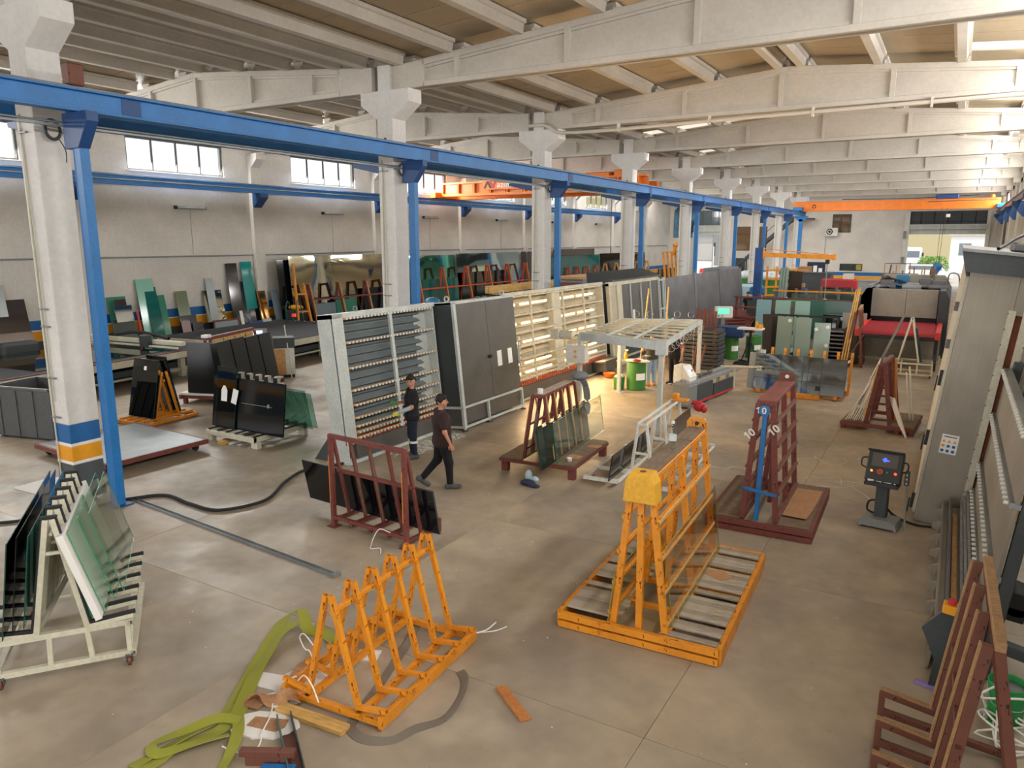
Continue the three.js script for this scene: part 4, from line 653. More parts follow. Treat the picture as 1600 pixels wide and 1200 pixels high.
{ // tall yellow rack on a planked pallet
  const t = thing('glass_rack', 'tall yellow A-frame rack on a low pallet of weathered planks', 'rack', [-2.85, 0, -8.92], 0.05), m = mat.yellow;
  // pallet frame
  for (const s of [-1, 1]) { obj('long_channel', span(s * 0.95 - 0.03, s * 0.95 + 0.03, 0, 0.2, -1.42, 1.42), m, t); }
  for (const z of [1.43, -1.43]) for (const y of [0.05, 0.155]) obj('end_beam', hollow([-0.95, y, z], [0.95, y + (y > 0.1 ? 0 : 0.0), z], 0.06, 0.08), m, t);
  for (const z of [0.7, 0, -0.7]) obj('cross_beam', bar([-0.9, 0.14, z], [0.9, 0.14, z], 0.06), m, t);
  for (const s of [-1, 1]) obj('inner_beam', bar([s * 0.34, 0.15, 1.4], [s * 0.34, 0.15, -1.4], 0.06, 0.08), m, t);
  let z = 1.38, i = 0; while (z > -1.36) { // planks, missing here and there
    for (const s of [-1, 1]) { const gap = s < 0 ? [0, 7, 9, 10, 15, 19] : [1, 4, 11, 13, 20, 25]; if (gap.includes(i)) continue; const x0 = s < 0 ? -0.92 : 0.3 + rr(-0.04, 0.04), x1 = s < 0 ? -0.28 + rr(-0.05, 0.05) : 0.92; obj('plank', span(x0, x1, 0.185, 0.212 + rr(-0.003, 0.003), z - 0.094, z, 0.004), i % 3 ? mat.woodGrey : mat.woodGrey2, t); }
    z -= 0.098; i++;
  }
  const zs = [1.35, 0.15, -1.05];
  for (const zz of zs) { for (const s of [-1, 1]) obj('leg', bar([s * 0.31 + 0.02, 0.18, zz], [s * 0.11, 1.95, zz], 0.075, 0.06, [0, 0, 1]), m, t); obj('centre_post', bar([0.02, 0.18, zz], [0, 1.95, zz], 0.075, 0.06, [0, 0, 1]), m, t); }
  for (const s of [-1, 1]) for (const y of [0.3, 0.68, 1.08, 1.5]) { const x = s * (0.34 - 0.115 * (y - 0.18)); obj('side_rail', bar([x, y, 1.38], [x, y, -1.08], 0.045), m, t); obj('wood_facing', bar([x + s * 0.03, y, 1.36], [x + s * 0.03, y, -1.06], 0.014, 0.04), mat.wood, t); }
  obj('top_beam', [bar([-0.1, 1.98, 1.3], [-0.1, 1.98, -1.08], 0.06), bar([0.1, 1.98, 1.3], [0.1, 1.98, -1.08], 0.06)], m, t);
  for (let k = 0; k < 3; k++) obj('top_plank', span(-0.12 + k * 0.08, -0.045 + k * 0.08, 2.0, 2.03, -0.25 - k * 0.02, 1.2, 0.003), mat.woodDark, t); for (let k = 0; k < 3; k++) obj('top_plank', span(-0.12 + k * 0.08, -0.045 + k * 0.08, 2.0, 2.028, -1.08, -0.28 - k * 0.02, 0.003), mat.woodDark, t);
  const cap = obj('end_cap', prism([[-0.19, 1.72], [0.19, 1.72], [0.17, 1.95], [0.12, 2.06], [-0.12, 2.06], [-0.17, 1.95]], 0.24, 0.01).translate(0, 0, 1.33), mat.yellowCap, t); obj('lifting_hole', cyl(0.035, [0, 2.055, 1.33], [0, 2.064, 1.33], 16), mat.brown, cap);
  const lug = obj('lifting_lug', prism([[-0.14, 1.95], [0.14, 1.95], [0.14, 2.1], [0.1, 2.16], [-0.1, 2.16], [-0.14, 2.1]], 0.03, 0.006).translate(0, 0, -1.08), m, t); obj('lug_hole', cyl(0.03, [0, 2.08, -1.064], [0, 2.08, -1.06], 14), mat.black, lug);
  sheet('glass_sheet', 'large clear glass sheet leaning on the right face of the tall yellow rack', [-2.485, 0.22, -8.95], Math.PI / 2 + 0.05, 2.45, 0.95, -0.115, mat.glassAmber, { edge: mat.edgeAmber });
  sheet('glass_sheet', 'clear glass sheet leaning on the left face of the tall yellow rack', [-3.18, 0.22, -8.85], Math.PI / 2 + 0.05, 2.75, 0.62, 0.115, mat.glassAmber, { edge: mat.edgeAmber });
  const b = thing('water_bottle', 'clear plastic water bottle standing on top of the yellow rack', 'bottle', [-2.83, 2.03, -8.72]); b.scale.setScalar(1.45);
  obj('bottle_body', lathe([[0, 0], [0.032, 0.003], [0.034, 0.02], [0.031, 0.06], [0.034, 0.09], [0.031, 0.12], [0.034, 0.16], [0.02, 0.205], [0.013, 0.215], [0.013, 0.23]], 18), mat.glassClear, b); obj('cap', cyl(0.015, [0, 0.228, 0], [0, 0.248, 0], 14), mat.white, b); obj('label_band', cyl(0.0345, [0, 0.08, 0], [0, 0.13, 0], 18), mat.plasticBag, b);
  single('cardboard_piece', 'small tan cardboard piece lying on the planks of the yellow rack', 'cardboard', sheetPoly([[-0.15, 0.05], [0.1, 0.16], [0.22, -0.02], [0.02, -0.16], [-0.14, -0.1]], 0.006, 0.213), mat.card, [-2.35, 0, -9.35]);
}
{ // red-brown upright rack with a black slab
  const t = thing('upright_rack', 'red-brown upright rack with peeling paint holding a black slab', 'rack', [-7.55, 0, -8.38], -0.07), m = mat.red;
  for (const x of [-0.79, 0.79]) { obj('front_leg', bar([x, 0, 0], [x, 1.54, 0], 0.07), m, t); obj('foot_plate', span(x - 0.09, x + 0.09, 0, 0.012, -0.09, 0.09), m, t); obj('paint_drip', span(x - 0.036, x - 0.02, 0.4, 1.2, 0.03, 0.037), mat.worn, t); }
  for (const x of [-0.79, -0.4, 0, 0.4, 0.79]) { obj('rear_upright', bar([x, 0.1, -0.34], [x, 1.5, -0.05], 0.05), m, t); obj('foot_rail', bar([x, 0.1, 0], [x, 0.1, -0.75], 0.06), m, t); }
  obj('top_rail', bar([-0.82, 1.52, 0], [0.82, 1.52, 0], 0.06, 0.07), m, t); obj('mid_rail', bar([-0.8, 0.92, -0.13], [0.8, 0.92, -0.13], 0.055), m, t); obj('bottom_rail', bar([-0.79, 0.16, 0], [0.79, 0.16, 0], 0.06), m, t);
  for (const x of [-0.36, 0.04]) obj('felt_strip', bar([x, 0.2, -0.29], [x, 1.4, -0.04], 0.03, 0.012), mat.woodDark, t);
  obj('end_stop', span(0.72, 0.82, 0.02, 0.24, -0.79, -0.73), m, t);
  sheet('glass_slab', 'long black glass slab lying on edge behind the red-brown upright rack', [-7.92, 0.14, -8.86], -0.07, 2.95, 0.74, 0.2, mat.glassBlack, { t: 0.03, edge: mat.slate });
  single('twine', 'white twine hanging from the lower rail of the red-brown upright rack', 'twine', tube([[-7.05, 0.2, -8.3], [-7.25, 0.22, -8.28], [-7.3, 0.1, -8.2], [-7.27, 0.012, -8.1], [-7.2, 0.01, -8.02], [-7.1, 0.01, -8.1], [-6.95, 0.01, -7.95]], 0.008, 40), mat.rope);
}
{ // rack number ten
  const t = thing('numbered_rack', 'red-brown A-frame rack painted with white tens and a blue post', 'rack', [-2.36, 0, -12.72], 0.03), m = mat.red;
  for (const s of [-1, 1]) obj('long_channel', span(s * 0.78 - 0.04, s * 0.78 + 0.04, 0, 0.2, -1.15, 1.15), m, t);
  for (const z of [1.15, -1.15]) for (const y of [0.05, 0.155]) obj('end_beam', hollow([-0.8, y, z], [0.82, y, z], 0.06, 0.085), m, t);
  obj('deck_board', span(0.28, 0.76, 0.19, 0.21, -1.1, 1.1), mat.woodDark, t); obj('deck_board', span(-0.76, -0.28, 0.19, 0.21, -1.1, 1.1), mat.woodDark, t); for (const s of [-1, 1]) obj('inner_beam', bar([s * 0.28, 0.15, 1.1], [s * 0.28, 0.15, -1.1], 0.06), m, t);
  for (const z of [1.05, 0.1, -0.85]) for (const s of [-1, 1]) obj('leg', bar([s * 0.26, 0.2, z], [s * 0.11, 2.1, z], 0.085, 0.06, [0, 0, 1]), m, t);
  obj('centre_post', bar([-0.04, 0.2, 1.06], [0, 2.05, 1.06], 0.07, 0.05, [0, 0, 1]), mat.blue, t); obj('blue_bar', bar([-0.26, 0.72, 1.1], [0.26, 0.66, 1.1], 0.02, 0.05), mat.blue, t); obj('centre_post', bar([0, 0.2, 0.1], [0, 2.05, 0.1], 0.07, 0.05), m, t);
  for (const s of [-1, 1]) for (const y of [0.3, 0.68, 1.06, 1.44, 1.82]) { const x = s * (0.29 - 0.079 * (y - 0.2)); obj('side_rail', bar([x, y, 1.05], [x, y, -0.87], 0.05), m, t); obj('wood_facing', bar([x + s * 0.032, y, 1.05], [x + s * 0.032, y, -0.86], 0.012, 0.04), mat.woodDark, t); }
  obj('top_plate', [prism([[-0.14, 1.98], [0.14, 1.98], [0.13, 2.16], [-0.13, 2.16]], 0.18, 0.008).translate(0, 0, 1.0), span(-0.14, 0.14, 2.1, 2.15, -0.9, 1.0)], m, t);
  const lug = obj('lifting_lug', prism([[-0.14, 2.1], [0.14, 2.1], [0.14, 2.26], [0.1, 2.3], [-0.1, 2.3], [-0.14, 2.26]], 0.03, 0.006).translate(0, 0, -0.88), mat.brown, t); obj('lug_hole', cyl(0.035, [0, 2.22, -0.864], [0, 2.22, -0.86], 14), mat.white, lug);
  const ten = (x, y, r) => obj('painted_number', words('10', 0.12, 0.004).rotateZ(r).translate(x, y, 1.105), mat.foam, t); ten(-0.24, 1.5, 0.75); ten(0.12, 1.6, 0.75);
  obj('painted_disc', cyl(0.085, [-0.01, 2.0, 1.105], [-0.01, 2.0, 1.112], 20), mat.blue, t); obj('painted_number', words('0', 0.1, 0.004).translate(-0.05, 1.95, 1.113), mat.foam, t); obj('painted_number', words('1', 0.1, 0.004).translate(-0.14, 1.95, 1.105), mat.foam, t);
  single('cardboard_sheet', 'large bent cardboard sheet lying on the pallet of the rack painted with tens', 'cardboard', [ribbon([[-0.02, 0.03, 0.75], [0.0, 0.012, 0.3], [0.02, 0.05, -0.2], [0.0, 0.02, -0.8]], 0.42, 0.006, 20)], mat.card, [-1.86, 0.21, -12.75]);
}
{ // rack with dark green glass, in front of the lit screen
  const t = thing('glass_rack', 'red-brown A-frame rack on a legged pallet before the glowing screen', 'rack', [-6.84, 0, -13.4], 0.08), m = mat.red;
  obj('deck_board', span(-0.78, -0.3, 0.28, 0.31, -1.02, 1.02), mat.woodDark, t); obj('deck_board', span(0.3, 0.78, 0.28, 0.31, -1.02, 1.02), mat.woodDark, t);
  for (const s of [-1, 1]) { obj('long_beam', bar([s * 0.78, 0.25, 1.02], [s * 0.78, 0.25, -1.02], 0.06), m, t); for (const z of [0.9, -0.9]) obj('pallet_leg', span(s * 0.72 - 0.07, s * 0.72 + 0.07, 0, 0.22, z - 0.06, z + 0.06), m, t); } for (const z of [1.02, 0, -1.02]) obj('cross_beam', bar([-0.8, 0.25, z], [0.8, 0.25, z], 0.06), m, t);
  for (const z of [0.9, 0.5, 0.1, -0.3, -0.7]) for (const s of [-1, 1]) { obj('leg', prism([[0, 0.3], [s * 0.06, 0.3], [s * 0.06 - s * 0.19, 1.6], [-s * 0.19, 1.6]], 0.05, 0.004).translate(s * 0.28, 0, z), m, t); obj('leg_facing', bar([s * 0.345, 0.35, z], [s * 0.16, 1.6, z], 0.014, 0.055, [0, 0, 1]), mat.woodTan, t); }
  obj('top_beam', span(-0.12, 0.12, 1.56, 1.62, -0.75, 0.95), m, t); obj('top_board', span(-0.1, 0.1, 1.62, 1.635, -0.7, 0.9), mat.woodGrey, t);
  for (const y of [0.5, 1.0]) for (const s of [-1, 1]) obj('side_rail', bar([s * (0.3 - 0.14 * (y - 0.3)), y, 0.95], [s * (0.3 - 0.14 * (y - 0.3)), y, -0.75], 0.04), m, t);
  const tr = Math.PI / 2 + 0.1;
  ['innermost', 'second', 'third', 'fourth'].forEach((w, i) => sheet('glass_sheet', 'dark green glass sheet, ' + w + ' of the pack on the rack before the glowing screen', [-6.6 + i * 0.035, 0.31, -13.4 + i * 0.05], tr, 2.75, 0.78, -0.13, i < 3 ? mat.glassBlack : mat.glassOliveDark, { t: 0.012, edge: mat.edgeDark }));
  sheet('glass_sheet', 'clear glass sheet sticking out beyond the dark green pack', [-6.44, 0.31, -13.85], tr, 2.9, 0.82, -0.13, mat.glassClear, { edge: mat.edgeGreen });
  single('tape_roll', 'cream roll of tape standing on the end of the rack before the glowing screen', 'roll', lathe([[0.02, 0], [0.055, 0], [0.055, 0.1], [0.02, 0.1], [0.02, 0]], 18), mat.foam, [-6.76, 1.635, -12.55]);
  single('orange_strap', 'orange strap hanging between the legs of the rack before the glowing screen', 'strap', ribbon([[-6.72, 1.56, -12.68], [-6.68, 1.2, -12.66], [-6.64, 0.7, -12.66], [-6.66, 0.33, -12.7]], 0.08, 0.008, 24, () => 1.2), mat.orange);
  single('grey_strap', 'grey strap hanging from the near end of the rack before the glowing screen', 'strap', ribbon([[-6.86, 1.62, -12.52], [-6.8, 1.3, -12.5], [-6.85, 0.8, -12.5], [-6.72, 0.4, -12.52], [-6.6, 0.33, -12.6]], 0.09, 0.008, 24, () => 1.0), mat.slingGrey);
  single('grey_cloth', 'grey cloth draped over the far end of the rack before the glowing screen', 'cloth', [ball(0.2, 0, 0, 0, 0.9, 0.5, 1, 12), ribbon([[0, 0.05, 0.05], [0.16, -0.2, 0.05], [0.2, -0.6, 0.02], [0.26, -0.75, 0.15]], 0.14, 0.012, 20, (k) => 0.9 + 0.5 * Math.sin(k * 7)), ribbon([[-0.05, 0.05, -0.05], [0.1, -0.25, -0.15], [0.12, -0.5, -0.12]], 0.12, 0.012, 16, (k) => 0.8)], mat.cloth, [-6.72, 1.72, -14.25]);
  single('rag', 'dark blue rag crumpled on the floor under the dark green glass', 'cloth', [ball(0.12, 0, 0.05, 0, 1.2, 0.5, 0.8, 12), ball(0.1, 0.14, 0.03, 0.05, 1.4, 0.35, 0.7, 12), ball(0.06, -0.08, 0.06, 0.04, 1, 0.7, 1, 10)], mat.navy, [-6.62, 0, -11.83]);
  single('plastic_bag', 'pale blue plastic bag between the floor and the dark green glass pack', 'bag', [ball(0.11, 0, 0.14, 0, 0.7, 1.1, 0.6, 12), ball(0.08, 0.12, 0.08, -0.02, 1.1, 0.8, 0.6, 10)], mat.plasticBlue, [-6.68, 0, -11.96]);
  single('bread', 'round white cup lying on the deck beside the dark green glass', 'cup', lathe([[0, 0], [0.04, 0], [0.055, 0.07], [0.05, 0.07], [0.036, 0.008], [0, 0.008]], 16), mat.foam, [-6.18, 0.31, -12.7]);
  single('cardboard_piece', 'torn cardboard piece on the deck next to the white cup', 'cardboard', sheetPoly([[-0.15, 0.1], [0.12, 0.14], [0.2, -0.06], [-0.05, -0.15]], 0.012, 0.31), mat.card, [-6.25, 0, -13.0], 0.4);
  single('cardboard_piece', 'brown cardboard piece at the far end of the deck beside the green glass', 'cardboard', sheetPoly([[-0.14, 0.08], [0.1, 0.12], [0.16, -0.08], [-0.08, -0.12]], 0.012, 0.31), mat.card, [-6.2, 0, -13.9], 0.2);
}
{ // brown L-shaped rack, lower right
  const t = thing('a_frame_rack', 'dark brown rack with wood-faced slanted posts and long low arms', 'rack', [0.3, 0, -6.55], 0.02), m = mat.brown, zs = [-0.78, -0.27, 0.25, 0.77];
  zs.forEach((z, i) => {
    obj('post', bar([-0.05, 0.3, z], [0.13, 1.82, z], 0.075, 0.06, [0, 0, 1]), m, t); obj('wood_facing', bar([-0.1, 0.32, z], [0.085, 1.83, z], 0.02, 0.055, [0, 0, 1]), mat.brownEdge, t);
    obj('rear_leg', bar([0.52, 0.05, z], [0.2, 1.8, z], 0.07, 0.055, [0, 0, 1]), m, t);
    obj('arm', bar([-0.05, 0.29, z], [-0.52, 0.36, z], 0.06), m, t); obj('arm_facing', bar([-0.07, 0.33, z], [-0.52, 0.4, z], 0.055, 0.018), mat.brownEdge, t); obj('foot_rail', bar([0.52, 0.06, z], [-0.5, 0.16, z], 0.06), m, t); obj('arm_strut', bar([-0.5, 0.06, z], [-0.5, 0.36, z], 0.055), m, t);
  });
  obj('top_beam', bar([0.2, 1.84, -0.84], [0.2, 1.84, 0.82], 0.07), mat.brownEdge, t);
  for (const [x, y] of [[0.5, 0.12], [-0.5, 0.1], [0.03, 1.0], [0.36, 0.9]]) obj('long_rail', bar([x, y, -0.82], [x, y, 0.8], 0.05), m, t);
  single('twine', 'short white string tied round a post of the dark brown rack', 'twine', tube([[0.33, 0.82, -5.74], [0.42, 0.78, -5.7], [0.5, 0.7, -5.66], [0.55, 0.62, -5.62]], 0.012, 20), mat.rope);
  const b = thing('bucket', 'bright green bucket behind the dark brown rack', 'bucket', [0.82, 0, -8.0]); obj('bucket_body', lathe([[0, 0.01], [0.14, 0], [0.17, 0.4], [0.175, 0.42], [0.16, 0.42], [0.13, 0.02], [0, 0.02]], 28), mat.greenBright, b); obj('handle', tube([[-0.17, 0.38, 0], [-0.12, 0.25, 0.17], [0.12, 0.25, 0.17], [0.17, 0.38, 0]], 0.006), mat.steel, b); obj('contents', cyl(0.155, [0, 0.34, 0], [0, 0.36, 0], 20), mat.steelDark, b);
  single('spirit_level', 'purple and white strip lying on the floor beneath the brown rack', 'strip', [box(0.5, 0.03, 0.07, 0, 0.015, 0)], mat.purple, [0.28, 0, -8.25], -0.25);
  const rp = thing('rope_heap', 'tangle of white rope on the floor at the conveyor end', 'rope', [1.05, 0, -7.9]); const g = []; for (let k = 0; k < 7; k++) { const p = []; for (let i = 0; i < 9; i++) { const a = i * 0.8 + k; p.push([rr(-0.35, 0.35) + 0.25 * Math.cos(a), 0.02 + rr(0, 0.16) + (k === 0 ? 0.3 * Math.sin(i * 0.4) : 0), rr(-0.3, 0.3) + 0.3 * Math.sin(a)]); } g.push(tube(p, 0.011, 60, 5)); } obj('strand', g, mat.rope, rp).userData.kind = 'stuff';
}
{ // control console at the washer
  const t = thing('control_console', 'black control console with screen and lit push buttons on a pedestal', 'console', [-0.68, 0, -13.0], -0.12);
  obj('base', [prism([[-0.3, 0.03], [0.3, 0.03], [0.26, 0.12], [0.14, 0.16], [-0.14, 0.16], [-0.26, 0.12]], 0.5, 0.01)], mat.grey, t); for (const [x, z] of [[-0.26, 0.2], [0.26, 0.2], [-0.26, -0.2], [0.26, -0.2]]) obj('castor', cyl(0.03, [x - 0.015, 0.03, z], [x + 0.015, 0.03, z], 12), mat.white, t);
  obj('pedestal', span(-0.09, 0.09, 0.14, 0.72, -0.08, 0.08, 0.01), mat.slate, t);
  const h = obj('housing', [box(0.52, 0.5, 0.16, 0, 0.98, 0.02, -0.42, 0, 0, 0.012), box(0.5, 0.06, 0.28, 0, 0.74, 0.1, 0, 0, 0, 0.01)], mat.charcoal, t);
  const at = (x, v, d) => [x, 0.98 + v * Math.cos(0.42) + d * Math.sin(0.42), 0.02 - v * Math.sin(0.42) + d * Math.cos(0.42)];
  obj('screen', box(0.38, 0.22, 0.008, ...at(0, 0.1, 0.084), -0.42), mat.screenGrey, h); obj('screen_emblem', [box(0.06, 0.06, 0.004, ...at(0, 0.11, 0.09), -0.42, 0, 0.7), box(0.05, 0.02, 0.004, ...at(0.04, 0.1, 0.09), -0.42)], mat.screenBlue, h);
  obj('visor', box(0.54, 0.03, 0.06, ...at(0, 0.25, 0.09), -0.42), mat.black, h);
  for (const s of [-1, 1]) obj('side_handle', tube([[...at(s * 0.26, 0.12, 0.05)], [...at(s * 0.33, 0.1, 0.07)], [...at(s * 0.33, -0.02, 0.07)], [...at(s * 0.26, -0.05, 0.05)]], 0.013, 16), mat.black, h);
  [[-0.17, mat.buttonAmber, 0.018], [-0.05, mat.redPaint, 0.034], [0.06, mat.greenBright, 0.016], [0.18, mat.buttonRed, 0.02]].forEach(([x, m, r]) => obj('push_button', cyl(r, at(x, -0.09, 0.08), at(x, -0.09, 0.11), 14), m, h));
  obj('button_collar', cyl(0.042, at(-0.05, -0.09, 0.078), at(-0.05, -0.09, 0.09), 16), mat.bandYellow, h);
  obj('tray_clutter', [box(0.1, 0.03, 0.06, -0.16, 0.79, 0.17, 0, 0.3), ...[0, 1, 2, 3, 4, 5].map((i) => box(0.05, 0.012, 0.02, -0.06 + i * 0.05, 0.785, 0.18 + 0.01 * (i % 2), 0, i))], mat.paper, h);
  const p = obj('pendant', box(0.07, 0.24, 0.06, 0.33, 0.86, 0.0, -0.1, 0, 0, 0.01), mat.slate, t); obj('pendant_button', [0, 1, 2].map((i) => ball(0.014, 0.33, 0.78 + i * 0.07, 0.035)), mat.white, p);
  obj('pendant_cord', tube([[0.33, 0.75, 0], [0.35, 0.5, 0.02], [0.36, 0.2, 0.04], [0.38, 0.02, 0.08]], 0.016, 24, 8), mat.grey, t);
  obj('cable', [tube([[0.05, 0.3, -0.06], [0.2, 0.12, -0.2], [0.5, 0.02, -0.3], [0.75, 0.02, -0.38]], 0.02, 24, 8), tube([[-0.08, 0.4, -0.05], [-0.2, 0.35, -0.08], [-0.22, 0.2, -0.08], [-0.1, 0.16, -0.06]], 0.016, 20, 8)], mat.rubber, t);
}

// ---------- things lying on the floor ----------
{ // green webbing sling: two loops
  const t = thing('lifting_sling', 'long folded lime green lifting sling snaking across the floor', 'sling', [0, 0, 0]);
  obj('webbing', [
    ribbon([[-5.75, 0.03, -5.75], [-6.05, 0.02, -5.85], [-6.22, 0.05, -5.78], [-6.35, 0.12, -5.85], [-6.52, 0.14, -5.95], [-6.62, 0.06, -5.8], [-6.5, 0.02, -5.5], [-6.2, 0.02, -5.0], [-5.95, 0.02, -4.6], [-5.75, 0.02, -4.2], [-5.8, 0.02, -3.8], [-5.85, 0.02, -3.3]], 0.14, 0.008, 90, (k) => 0.35 * Math.sin(k * 12)),
    ribbon([[-6.4, 0.1, -5.75], [-6.42, 0.05, -5.55], [-6.25, 0.03, -5.2], [-6.05, 0.03, -4.85], [-5.8, 0.03, -4.5], [-5.62, 0.03, -4.22], [-5.6, 0.03, -3.95], [-5.72, 0.03, -3.7], [-5.7, 0.03, -3.45], [-5.78, 0.03, -3.1]], 0.14, 0.008, 90, (k) => -0.3 * Math.sin(k * 10)),
    ribbon([[-5.6, 0.05, -4.25], [-5.42, 0.05, -4.1], [-5.26, 0.04, -3.9], [-5.16, 0.02, -3.7], [-5.15, 0.02, -3.3]], 0.11, 0.008, 40, (k) => 0.3 * Math.sin(k * 7)),
    ribbon([[-5.5, 0.06, -4.2], [-5.68, 0.08, -4.1], [-5.82, 0.06, -3.85], [-5.92, 0.05, -3.55], [-5.78, 0.05, -3.5], [-5.6, 0.06, -3.75], [-5.42, 0.06, -4.0]], 0.1, 0.008, 50, (k) => 0.4 * Math.sin(k * 8)),
  ], mat.sling, t);
}
const flat = (name, label, cat, pts, m, x, z, turn = 0, th = 0.012, y = 0) => single(name, label, cat, sheetPoly(pts, th), m, [x, y, z], turn);
flat('foam_sheet', 'white foam sheet with a notched corner beside the empty orange rack', 'foam', [[-0.36, 0.17], [0.02, 0.26], [0.02, 0.12], [0.36, 0.17], [0.4, -0.15], [0.07, -0.24], [-0.07, -0.02], [-0.3, -0.05]], mat.foam, -5.72, -5.0, 0.4);
flat('foam_sheet', 'small tapering white foam sheet half under the empty orange rack', 'foam', [[-0.26, 0.06], [0.1, 0.16], [0.22, 0], [0.06, -0.14], [-0.1, -0.1]], mat.foam, -5.5, -4.68, 0.3, 0.012, 0.002);
flat('foam_sheet', 'white crumpled foam scrap under the far corner of the orange rack', 'foam', [[-0.16, 0.08], [0.1, 0.12], [0.16, -0.06], [-0.08, -0.12]], mat.foam, -5.28, -5.75, 0.7, 0.02);
flat('foam_sheet', 'square white foam piece between the cardboard strip and the orange rack', 'foam', [[-0.14, 0.1], [0.12, 0.12], [0.14, -0.1], [-0.12, -0.12]], mat.foam, -5.55, -5.32, 0.5, 0.014);
{ const p = []; for (let i = 0; i < 22; i++) { const a = i / 22 * 6.283; p.push([0.34 * Math.cos(a) * (1 + 0.06 * Math.sin(i * 5)), 0.2 * Math.sin(a) * (1 + 0.08 * Math.cos(i * 3))]); } flat('foam_sheet', 'round white foam disc with a torn edge under a cardboard patch', 'foam', p, mat.foam, -5.3, -4.32, 0.45, 0.02); }
flat('cardboard_piece', 'brown cardboard rectangle lying on the round white foam disc', 'cardboard', [[-0.19, 0.06], [0.12, 0.1], [0.19, 0.02], [0.17, -0.09], [-0.17, -0.08]], mat.card, -5.28, -4.33, 0.35, 0.006, 0.021);
single('cardboard_strip', 'upright brown cardboard strip folded beside the white foam sheets', 'cardboard', [ribbon([[-0.05, 0.015, 0.3], [0, 0.1, 0.1], [0.04, 0.06, -0.15], [0.05, 0.14, -0.32]], 0.14, 0.006, 20, (k) => 0.3 * k)], mat.card, [-5.68, 0, -5.2], 0.5);
single('cardboard_strip', 'crumpled brown cardboard near the green sling', 'cardboard', [ribbon([[-0.25, 0.02, 0.05], [-0.1, 0.07, 0], [0.05, 0.04, 0.02], [0.22, 0.1, -0.02], [0.34, 0.03, 0]], 0.15, 0.006, 30, (k) => 0.8 * Math.sin(k * 8)), sheetPoly([[-0.34, 0.12], [-0.05, 0.16], [0, -0.06], [-0.2, -0.1]], 0.008, 0.02)], mat.card, [-5.55, 0, -4.6], 0.35);
single('timber_board', 'pale yellow timber board lying against the near corner of the orange rack', 'board', box(0.82, 0.05, 0.14, 0, 0.026, 0, 0, 0, 0, 0.004), mat.wood, [-4.97, 0, -4.6], 0.08);
{ const t = thing('steel_channel', 'rusty steel channel with a blue end piece at the front edge', 'channel', [-4.72, 0, -4.12], -0.62); obj('channel_web', span(-0.6, 0.45, 0, 0.012, -0.06, 0.06), mat.brown, t); obj('channel_flange', span(-0.6, 0.45, 0, 0.09, -0.07, -0.058), mat.slate, t); obj('channel_flange', span(-0.6, 0.45, 0, 0.09, 0.058, 0.07), mat.worn2, t); }
{ const t = thing('angle_bar', 'rusty bar across a blue plate at the bottom edge of the floor', 'bar', [-4.72, 0, -3.92], 0.5); obj('rusty_bar', box(0.5, 0.06, 0.07, -0.1, 0.12, -0.1), mat.brown, t); obj('blue_plate', box(0.3, 0.05, 0.16, 0.02, 0.026, 0.03), mat.blue, t); obj('support', span(-0.3, 0.1, 0, 0.09, -0.13, -0.07), mat.brown, t); }
single('timber_batten', 'orange-brown cardboard profile alone on the bare floor', 'profile', [box(0.6, 0.028, 0.11, 0, 0.014, 0, 0, 0, 0, 0.003), box(0.6, 0.028, 0.012, 0, 0.035, 0.05)], mat.cardOrange, [-3.42, 0, -5.82], -0.6);
single('steel_profile', 'long galvanised channel lying across the floor by the blue post', 'profile', [span(-2.7, 2.7, 0, 0.004, -0.04, 0.04), span(-2.7, 2.7, 0, 0.03, -0.042, -0.038), span(-2.7, 2.7, 0, 0.03, 0.038, 0.042), span(2.68, 2.74, 0, 0.06, -0.07, 0.06)], mat.galv, [-9.7, 0, -7.3], -0.085);
// hoses and cables
single('power_cable', 'thick dark cable winding from the blue post to the roller conveyor', 'cable', tube([[-12.4, 0.03, -7.4], [-12.0, 0.03, -7.9], [-11.2, 0.03, -7.85], [-10.5, 0.03, -7.9], [-10.2, 0.03, -8.6], [-10.7, 0.03, -9.6], [-10.9, 0.03, -10.3], [-10.6, 0.03, -10.9], [-10.5, 0.03, -11.5], [-10.8, 0.03, -11.9]], 0.03, 90, 8), mat.rubber);
single('power_cable', 'dark cable on the floor left of the first column', 'cable', tube([[-16.5, 0.03, -4.6], [-14.6, 0.03, -5.2], [-13.2, 0.03, -5.6], [-12.6, 0.03, -6.5], [-12.45, 0.03, -7.2]], 0.028, 50, 8), mat.rubber);
{ // twine scraps
  const lines = [[[-2.1, -14.9], [-1.7, -15.2], [-1.5, -14.9], [-1.1, -15.2], [-0.8, -15.0]], [[-3.2, -16.2], [-2.6, -16.0], [-2.2, -16.5], [-1.8, -16.1], [-1.6, -16.6]], [[-1.9, -13.7], [-1.6, -14.1], [-1.9, -14.4], [-1.4, -14.7], [-0.9, -14.2]], [[-1.4, -16.8], [-1.0, -17.1], [-0.9, -16.7], [-0.6, -16.9], [-0.7, -16.4]], [[-4.2, -14.6], [-3.6, -14.8], [-3.0, -15.0], [-2.7, -15.5]], [[-2.5, -14.2], [-2.2, -14.0], [-2.0, -14.3]]];
  const at = ['rack painted with tens, longest loop', 'two white floor marks', 'pallet end of the numbered rack', 'control console', 'white ladder frames', 'blue post of the numbered rack'];
  lines.forEach((p, i) => single('twine', 'thin white twine scrap on the floor near the ' + at[i], 'twine', tube(p.flatMap(([x, z], k) => [[x, 0.006, z], [x + 0.12 * Math.sin(k * 2.3 + i), 0.006, z - 0.14]]), 0.005, 60, 4), mat.rope));
}
